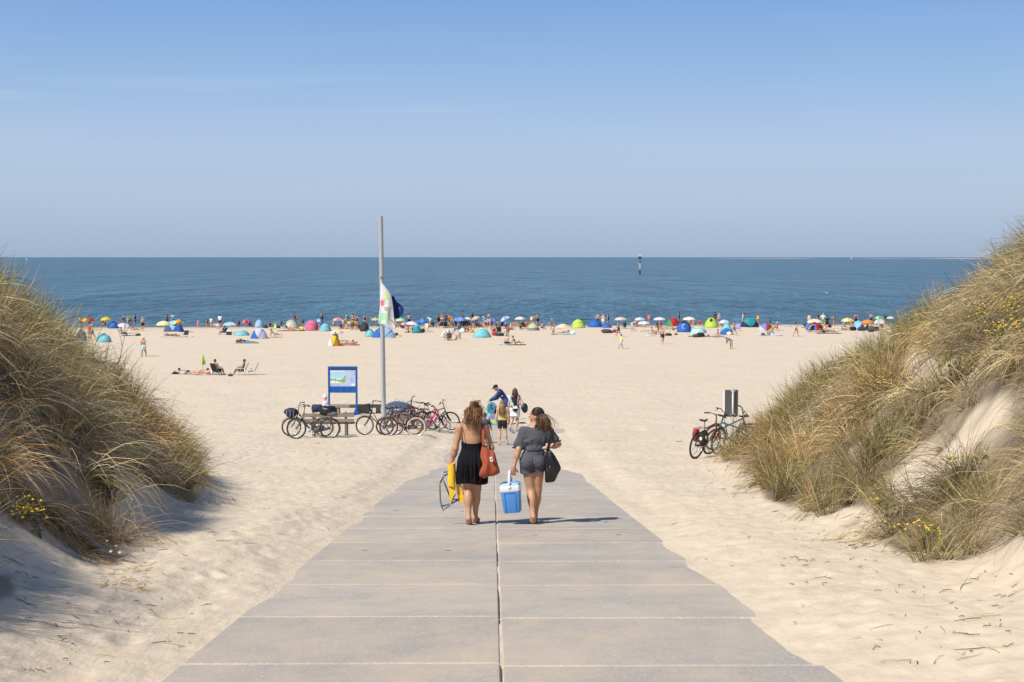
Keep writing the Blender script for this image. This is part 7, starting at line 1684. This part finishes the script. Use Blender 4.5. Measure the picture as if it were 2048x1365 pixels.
PPL += [
 (866, 655, 1.7, 'sit_cross', 40, 2, 'shirt:black', 'short:dark', 'black-shirted person sitting left of the dark grey umbrella group'),
 (877, 652, 1.75, 'stand', 20, 2, 'shirt:charcoal,shorts:black', 'short:dark', 'person in charcoal standing left beneath the dark grey umbrella'),
 (899, 653, 1.74, 'stand_phone', -60, 1, 'shorts:black', 'short:dark', 'bare-chested man between the dark grey and the tan umbrella'),
 (906, 656, 1.6, 'sit_back', 70, 1, 'vest:charcoal', 'long:brown', 'woman leaning back under the tan orange umbrella'),
 (925, 653, 1.76, 'stand', 0, 1, 'shirt:maroon,shorts:navy', 'short:dark', 'person in maroon standing behind the blue patterned umbrella'),
 (934, 657, 1.6, 'kneel', 30, 2, 'vest:black', 'long:dark', 'kneeling person in black at the centre of the middle group'),
 (946, 657, 1.62, 'sit_cross', -50, 1, 'shirt:grey', 'short:brown', 'person in grey sitting cross-legged at the centre of the middle group'),
 (961, 655, 1.6, 'sit_back', 80, 1, 'shorts:black', 'short:dark', 'man leaning back left of the marker post'),
 (972, 657, 1.62, 'sit_knees', 60, 3, 'shirt:maroon', 'bun:dark', 'woman in maroon sitting right of the marker post'),
 (983, 663, 1.66, 'stand', 30, 1, 'swimsuit:maroon', 'long:dark', 'woman in a maroon swimsuit standing right of the plain blue umbrella pole'),
 (993, 660, 1.62, 'kneel', -40, 1, 'vest:green', 'short:dark', 'person in green kneeling behind the chairs right of the turquoise tent'),
 (1012, 659, 1.6, 'sit_cross', 20, 1, 'shirt:navy', 'short:grey', 'person in navy sitting below the strongly tilted umbrella'),
 (1041, 660, 1.62, 'sit_cross', -30, 1, 'vest:black', 'long:brown', 'long-haired person sitting on the white cloth'),
 (1053, 655, 1.66, 'sit_knees', -70, 3, 'shorts:red', 'short:brown', 'person in red shorts sitting left of the cream and lime tent'),
 (788, 656, 1.6, 'sit_cross', 0, 1, 'shirt:white', 'short:brown', 'person in white sitting left under the pale green umbrella'),
 (826, 667, 1.6, 'sit_knees', 40, 1, 'vest:charcoal', 'short:dark', 'person in charcoal sitting directly left of the teal tent'),
 (858, 656, 1.6, 'sit_back', 60, 1, 'briefs:black', 'long:brown', 'sunbather right of the beige empty chair'),
 (682, 659, 1.6, 'sit_cross', 0, 1, 'shirt:navy', 'short:dark', 'person in navy sitting below the pink striped umbrella'),
 (711, 657, 1.62, 'sit_knees', -40, 1, 'vest:red', 'short:brown', 'person in red sitting right of the flat yellow umbrella'),
 (718, 660, 1.6, 'sit_cross', 30, 2, 'shirt:charcoal', 'short:dark', 'person in charcoal sitting left of the dark navy tent'),
 (637, 658, 1.6, 'sit_cross', 0, 1, 'bikini_top:orange', 'bun:brown', 'woman sitting under the light blue umbrella next to the pink tent'),
 (540, 655, 1.6, 'sit_cross', 0, 2, 'vest:black', 'short:dark', 'dark seated person right of the tiny dark tent'),
 (466, 653, 1.62, 'sit_cross', 20, 1, 'shirt:maroon', 'short:dark', 'person in maroon sitting behind the light blue patterned umbrella'),
 (1272, 655, 1.62, 'sit_cross', 0, 1, 'shirt:navy', 'short:dark', 'person in navy sitting left under the pastel umbrella'),
 (1291, 656, 1.62, 'sit_knees', 60, 3, 'vest:red', 'short:dark', 'person in red sitting right under the pastel umbrella'),
 (1315, 656, 1.6, 'sit_cross', 0, 2, 'vest:black', 'short:dark', 'dark seated person under the white umbrella left of the red and green tent'),
 (1378, 656, 1.7, 'stand', 0, 1, 'shirt:pink', 'long:brown', 'person in pink right of the dark blue tent with the arc'),
 (1610, 657, 1.62, 'sit_cross', 30, 1, 'shirt:navy', 'short:brown', 'person in navy sitting left of the red tent'),
 (1640, 662, 1.6, 'sit_knees', -50, 2, 'shirt:black', 'short:dark', 'person in black crouching right of the red tent'),
 (1688, 655, 1.6, 'sit_cross', 0, 1, 'vest:grey', 'short:brown', 'person in grey sitting under the lemon yellow umbrella'),
 (1725, 660, 1.62, 'sit_cross', 40, 1, 'shirt:charcoal', 'short:dark', 'person in charcoal sitting between the light blue tent and the orange umbrella'),
 (1738, 662, 1.62, 'sit_back', -60, 2, 'vest:black', 'long:dark', 'woman in black leaning back under the orange umbrella'),
 (1763, 657, 1.62, 'sit_cross', 0, 1, 'shirt:maroon', 'short:dark', 'person in maroon sitting under the white and grey patterned umbrella')]
for a in PPL: person(*a)
seated(447, 670.5, 1.74, 60, 2, 'shirt:maroon,shorts:charcoal', 'short:dark', 'man reclining in a chair below the light blue patterned umbrella', 'charcoal', 'dark chair of the reclining man under the light blue patterned umbrella')
seated(244.7, 673, 1.72, -80, 1, 'shirt:grey,trousers:charcoal', 'cap:grey', 'person in a grey shirt and cap sitting under the lavender umbrella', 'charcoal', 'low dark chair under the lavender umbrella')
seated(434, 751.5, 1.78, -30, 1, 'shorts:navy', 'short:brown', 'shirtless man sitting in the towel-draped chair', 'black', 'black chair with a white towel over its back right of the closed umbrella')
seated(484, 751.5, 1.74, 95, 2, 'shorts:brown', 'short:dark', 'man sprawled in a dark chair left of the empty blue chair', 'charcoal', 'dark reclining chair left of the empty blue one')
beach_chair(504, 751, 95, 'blue', 'empty blue chair standing furthest right of the nearest beach group')
towel(432, 750.5, 70, .7, .5, 'white', 'white towel hanging down beside the black chair', .25)
beach_chair(371, 675, 175, 'black', 'black chair seen from behind under the pale yellow umbrella', .5)
seated(672, 684, 1.6, 0, 1, 'shirt:brown', 'short:brown', 'person in brown sitting behind the yellow and white tent', 'brown', 'brown chair behind the yellow and white tent')
seated(880, 656.5, 1.66, 60, 1, 'vest:charcoal', 'short:dark', 'person in charcoal seated left beneath the dark grey umbrella', 'black', 'black chair left beneath the dark grey umbrella')
seated(890, 657, 1.66, 10, 2, 'vest:black', 'short:dark', 'person in black seated beneath the dark grey umbrella', 'black', 'black chair in the middle beneath the dark grey umbrella')
seated(921, 656.5, 1.70, 20, 2, 'shirt:black', 'short:dark', 'person in a black shirt seated under the blue patterned umbrella', 'charcoal', 'charcoal chair under the left half of the blue patterned umbrella')
seated(928.5, 657, 1.70, 0, 2, 'shirt:charcoal', 'short:dark', 'person in charcoal seated right under the blue patterned umbrella', 'black', 'black chair under the right half of the blue patterned umbrella')
seated(939, 656, 1.70, -30, 1, 'shirt:maroon', 'long:dark', 'long-haired person seated under the white and pink umbrellas', 'charcoal', 'charcoal chair under the dusty pink umbrella')
seated(957, 657.5, 1.66, -60, 2, 'vest:black,shorts:brown', 'short:dark', 'dark-haired person seated at the right end of the middle group', 'black', 'black chair at the right end of the middle group')
seated(916, 664, 1.6, 60, 1, 'shirt:denim,trousers:denim', 'short:brown', 'person all in blue seated in front of the middle group', 'denim', 'blue chair in front of the middle group')
seated(998, 668.5, 1.70, 0, 2, 'vest:charcoal', 'long:dark', 'person in charcoal seated with her back turned right of the turquoise tent', 'black', 'black chair right of the pale turquoise tent')
beach_chair(1009, 672.5, 80, 'black', 'empty black chair beside the red bag in the middle')
seated(898, 682, 1.70, 10, 2, 'shirt:brown', 'short:dark', 'person seated under the big white umbrella, right one of the two', 'brown', 'brown chair under the big white umbrella')
seated(892, 681.5, 1.66, -10, 1, 'shirt:grey', 'short:grey', 'grey-haired person under the big white umbrella, left one of the two', 'lightgrey', 'light grey chair under the big white umbrella')
seated(1048, 658, 1.7, -20, 1, 'shirt:white', 'short:brown', 'person in white seated in a black chair near the white and lavender umbrella', 'black', 'black chair near the white and lavender umbrella')
seated(1002, 657.5, 1.66, 30, 1, 'shirt:blue', 'short:dark', 'person in blue seated under the strongly tilted umbrella', 'navy', 'navy chair under the strongly tilted umbrella')
beach_chair(852, 661.5, 170, 'beige', 'beige empty chair right of the bright blue umbrella')
beach_chair(1269, 663.5, -60, 'lightgrey', 'grey folding chair being handled by the bending person')
beach_chair(1476.5, 662.5, 170, 'purple', 'lilac chair behind the shirtless boy')
beach_chair(1616, 663.5, 175, 'blue', 'left blue chair before the red tent'); beach_chair(1627.5, 664, 170, 'blue', 'right blue chair before the red tent')
seated(1622, 665.5, 1.5, 20, 1, 'shirt:yellow,shorts:navy', 'short:blond', 'child in yellow between the blue chairs', 'navy', 'navy chair between the two blue ones')
# towels, bags and boxes
for a in [(262, 672.5, 0, 2.2, .8, 'charcoal', 'dark towel strewn with things right of the person in grey'), (352, 675, 0, 4.2, 1.0, 'white', 'long white blanket under the pale yellow umbrella'), (548, 676, 5, 1.9, .9, 'orange', 'orange towel under the woman in the turquoise bikini'),
          (494, 687.5, 0, 2.6, .9, 'teal', 'teal towel under the person lying alone'), (583, 663, 0, 3.6, 1.0, 'black', 'black blanket before the cream tent'), (548, 658.5, 0, 1.8, .8, 'paleyellow', 'pale yellow towel under the woman in the lime swimsuit'),
          (697, 691.5, 0, 2.4, 1.1, 'red', 'red towel beside the yellow and white tent'), (398, 751, 0, 1.7, .7, 'palepink', 'pale pink towel under the closed umbrella'), (362, 749.5, 0, 1.4, .6, 'charcoal', 'small dark towel furthest left of the nearest beach group'), (1013, 690.5, 0, 1.6, .9, 'turquoise', 'light blue towel under the pale sitting man'), (1033, 691, 0, 2.0, .9, 'black', 'dark towel under the woman leaning back'),
          (1125, 670, 0, 3.0, 1.2, 'turquoise', 'turquoise towel in front of the sand heap'), (1222, 666.5, 0, 2.2, .9, 'pink', 'pink towel heaped with dark bags'), (1285, 664, 0, 1.2, .6, 'white', 'white towel at the foot of the mint white umbrella pole'), (1311, 672.5, 0, 2.4, 1.0, 'white', 'white towel under the two women'), (1335, 659, 0, 1.8, .7, 'khaki', 'khaki towel left of the red and green tent'),
          (1412, 674, 0, 4.4, 1.0, 'maroon', 'dark red blanket behind the tilted mint shelter'), (1437, 676, 0, 2.0, .8, 'white', 'white towel under the woman with a bun'), (1554, 662, 0, 2.0, .8, 'sky', 'pale blue towel under the man in red shorts'), (1537, 672, 0, 3.4, .8, 'lavender', 'lavender blanket with a handled bag on it'), (1657, 668, 0, 3.2, .9, 'black', 'black blanket right of the blue chairs'), (1672, 667.5, 0, 1.4, .9, 'mint', 'pale mint towel at the right end of the black blanket'),
          (1674, 657.5, 0, 3.6, .8, 'white', 'long white towel right of the man in black'), (1578, 654, 0, 1.6, .7, 'white', 'white towel far right near the water'), (1110, 658.5, 0, 1.6, .5, 'lightgrey', 'grey towel in the sand before the heap'), (1046, 661, 0, 1.2, .8, 'white', 'white cloth left of the cream and lime tent'), (932, 665.5, 0, 2.2, .9, 'lightgrey', 'light grey blanket in front of the middle group'), (194, 668, 8, 2.0, 1.0, 'white', 'white sheet spread above the turquoise tent')]: towel(*a)
for a in [(557, 658, .55, .40, 'black', 'black bag beside the woman in the lime swimsuit'), (664, 655.5, .5, .4, 'red', 'red bag at the waterline behind the lavender umbrella') if False else (238, 652, .5, .42, 'red', 'red bag behind the bright blue tent'), (603, 661.5, .7, .42, 'yellow', 'yellow bag before the cream tent'), (989, 672, .65, .55, 'red', 'red bag right of the pale turquoise tent'), (995, 673, .7, .42, 'charcoal', 'charcoal bag beside the red one'),
          (1003, 673, .6, .4, 'black', 'black bag under the empty black chair'), (1146, 669.5, .6, .42, 'white', 'white bag at the right end of the turquoise towel'), (1213, 667, 1.3, .52, 'charcoal', 'heap of dark clothes on the pink towel'), (1229, 666.5, .7, .42, 'maroon', 'maroon bag on the pink towel'), (1337, 672.5, .8, .32, 'black', 'black bag alone in the sand right of the walking older man'),
          (1401, 675, 1.0, .55, 'black', 'big black bag at the foot of the tilted mint shelter'), (1391, 675.5, .8, .4, 'charcoal', 'charcoal bag left of the big black one'), (1412, 674, .8, .4, 'lightgrey', 'grey bag right of the big black one'), (1458, 671, .6, .4, 'white', 'white bag at the entrance of the boxy tent'), (1541, 671.5, .9, .55, 'grey', 'grey bag with a tall handle on the lavender blanket'), (1526, 672, .5, .3, 'charcoal', 'small charcoal bag at the left end of the lavender blanket'),
          (1545, 672, .4, .3, 'palepink', 'pale pink bag on the lavender blanket'), (1659, 657, .6, .5, 'black', 'black bag beside the man in black'), (1706, 662, .9, .55, 'black', 'black bag under the light blue tent'), (1722, 662.5, .9, .55, 'navy', 'navy bag below the orange umbrella'), (1731, 662, .7, .5, 'charcoal', 'charcoal bag right of the navy one'), (1742, 665, .9, .8, 'charcoal', 'tall charcoal bag at the edge of the right dune'), (1752, 663, .8, .6, 'black', 'last black bag before the right dune'),
          (800, 674, .35, .2, 'orange', 'small orange bundle right of the wide blue tent'), (793, 672, .4, .35, 'navy', 'navy bag at the right end of the wide blue tent'), (806, 656.5, .4, .3, 'red', 'red bag under the pale green umbrella'), (846, 666, .5, .5, 'black', 'black bag right of the teal tent'), (925, 665.5, .6, .5, 'white', 'white bag in front of the middle group'), (943, 666, .5, .4, 'orange', 'tan bag at the right of the middle group'), (350, 750, .35, .2, 'black', 'pair of dark shoes furthest left of the nearest beach group', 'shoes', 'shoes'), (366, 750.5, .5, .25, 'lightgrey', 'pale bundle beside the small dark towel'), (461, 753.5, .35, .18, 'charcoal', 'pair of dark shoes before the sprawled man', 'shoes', 'shoes'),
          (276, 672.5, .6, .3, 'charcoal', 'charcoal bag at the right end of the dark towel'), (1352, 671, .4, .25, 'maroon', 'maroon bundle left of the dark blue tent with the arc'), (333, 674, .55, .38, 'grey', 'grey bag under the pale yellow umbrella'), (478, 686, .7, .32, 'charcoal', 'dark bag at the head of the person lying alone')]: bagb(*a)
coolb(458, 671, .62, .55, 'navy', 'navy cool box right of the reclining man')
# checkered marker post
p = at(967.6, 651); k = 1/pxm(p); T = thing('marker_post', 'black and white checkered marker post at the waterline left of the plain blue umbrella', 'marker post', p)
for i in range(6):
    for j in range(2):
        m = MB(); m.box(((j-.5)*2.6*k, 0, (3+i*2.6)*k), (2.6*k-.004, .12, 2.6*k-.004), bev=.01); m.build('check_plate', clo('white' if (i+j) % 2 else 'navy'), T, smooth=False)
m = MB(); m.tube([(0, .08, -.5), (0, .08, 18.5*k)], .04, 8); m.build('pole', clo('lightgrey'), T)
# heap of dug sand
p = at(1126, 655.5); m = MB()
def hp(u, v): a = 2*math.pi*u; R = 1.15*(1-v)*(1+.12*math.sin(a*3)+.06*math.sin(a*7)); return (R*math.cos(a)*1.15, R*math.sin(a)*.7, .52*sstep(0, 1, v)+.03*math.sin(a*5+v*9)-.05)
m.grid(hp, 36, 14, wrapu=True); o = m.build('sand_heap', SANDM, None, p); tag(o, 'heap of freshly dug sand at the waterline left of the lime green tent', 'sand heap')
# bathers in the shallow water
for (px, py, c, s) in [(204, 646, 'short:dark', 2), (562, 648, 'short:brown', 1), (1104, 642, 'short:dark', 1), (668, 650, 'short:blond', 0), (1372, 640, 'short:dark', 1), (908, 647, 'short:brown', 1), (1540, 644, 'short:dark', 2)]:
    a, b = ray(px, py); d = -CAMZ/b; loc = Vector((a*d, d, -1.12)); o = person(px, py, 1.72, 'stand', rng.uniform(0, 360), s, '', c, {204: 'bather up to the chest left of the golden yellow umbrella', 562: 'bather behind the gap between the pale blue and the cream tent', 1104: 'bather out in the water above the sand heap', 668: 'blond bather left of the pink striped umbrella', 1372: 'bather in the water above the dark blue tent', 908: 'bather in the water above the tan umbrella', 1540: 'bather in the water above the multicoloured tent'}[px], loc=loc); o.location.z = -1.12
# ------------------------------------------------------------------ beacon, boats, gull
def beacon():
    a, b = ray(1279.5, 548); d = -CAMZ/b; x = a*d; k = d/FPX; T = thing('sea_beacon', 'steel navigation beacon on piles standing in the sea', 'beacon', (x, d, 0)); G = mat('beacon_grey', (.50, .48, .46), .6); D = mat('beacon_dark', (.03, .035, .05), .6)
    for s in (-1, 1):
        m = MB(); m.tube([(s*2.1*k*.55, 0, -2), (s*1.6*k*.55, 0, 27*k)], .42*k*1.3, 10); ps = m.build('pile', G, T); m = MB(); m.tube([(s*2.1*k*.55, 0, -1), (s*2.0*k*.55, 0, 7.5*k)], .48*k*1.9, 10); m.build('weed_band', mat('beacon_weed', (.035, .045, .02), .9), ps)
    for i in range(7): m = MB(); m.tube([(-1.1*k, 0, (8+i*2.4)*k), (1.1*k, 0, (8+i*2.4)*k)], .13*k, 5); m.build('rung', G, T)
    m = MB(); m.box((0, 0, 25*k), (3.6*k, 3*k, 6*k), bev=.2); m.build('cabinet', mat('beacon_slate', (.10, .12, .15), .6), T, smooth=False)
    m = MB(); m.box((0, 0, 32*k), (6.6*k, 4.5*k, 4*k), bev=.25); m.build('platform', D, T, smooth=False)
    m = MB(); m.box((4.6*k, 0, 30.2*k), (4.*k, .8*k, .5*k)); m.build('gangway', D, T, smooth=False)
    for x_, z_, r_ in ((-2.3, 37, .75), (1.2, 36.2, .9), (0, 38.5, .5), (3.2, 37.5, .6), (-.8, 36, .6)): m = MB(); m.ell((x_*k, 0, z_*k), (r_*k, r_*k, r_*k*1.3), 10, 8); m.tube([(x_*k, 0, 34*k), (x_*k, 0, z_*k)], .18*k, 5); m.build('instrument', clo('white'), T)
    for x_ in (-3, 0, 3): m = MB(); m.tube([(x_*k, 0, 34*k), (x_*k, 0, 40.5*k)], .10*k, 5); m.build('railing_post', G, T)
    m = MB(); m.tube([(-3*k, 0, 36*k), (3.2*k, 0, 36*k)], .10*k, 5); m.build('railing', G, T)
beacon()
def sailboat(px, py, h, label):
    a, b = ray(px, py); d = -CAMZ/b; k = d/FPX; T = thing('sailing_boat', label, 'boat', (a*d, d, 0)); m = MB(); m.ell((0, 0, .1*k), (h*.32*k, h*.1*k, h*.12*k), 12, 6); m.build('hull', clo('white'), T); m = MB(); m.tube([(0, 0, 0), (0, 0, h*k)], .1*k, 5); m.build('mast', clo('lightgrey'), T); m = MB(); m.prism([(.0, h*.15*k), (.0, h*.98*k), (-h*.38*k, h*.18*k)], -.03*k, .03*k); m.build('mainsail', clo('white'), T, smooth=False); m = MB(); m.prism([(.06*k, h*.12*k), (.06*k, h*.8*k), (h*.3*k, h*.12*k)], -.02*k, .02*k); m.build('jib', clo('white'), T, smooth=False)
sailboat(53, 521, 4.5, 'tiny white sailing boat far out on the left'); sailboat(1703, 518.5, 4, 'tiny white sail on the horizon at the right')
p = P3(1653, 586.5, 260); T = thing('seagull', 'white gull gliding low over the water at the right', 'gull', p, .2)
W_ = mat('gull_white', (.78, .77, .76), .7); m = MB(); m.tube([(0, -.22, 0), (0, -.1, .01), (0, .05, .02), (0, .2, .03), (0, .28, .03)], [.03, .07, .08, .05, .03], 8); m.ell((0, .30, .04), (.04, .05, .04), 8, 6); b_ = m.build('body', W_, T)
for s in (-1, 1):
    m = MB(); m.grid(lambda u, v: (s*(.04+u*.50), .10*math.sin(u*2.4)+(v-.5)*(.17*(1-u*.75)), .03+.10*math.sin(u*2.2)-.05*u-.01*(2*v-1)**2), 8, 4); m.build('wing', W_, T, solid=.01)
m = MB(); m.tube([(0, .34, .035), (0, .40, .03)], [.012, .004], 6); m.build('beak', clo('orange'), b_)
m = MB(); m.prism([(-.03, -.2), (.03, -.2), (.07, -.34), (-.07, -.34)], -.005, .005, 'xy'); m.build('tail', W_, b_, smooth=False)
print('objects', len(COL.objects))
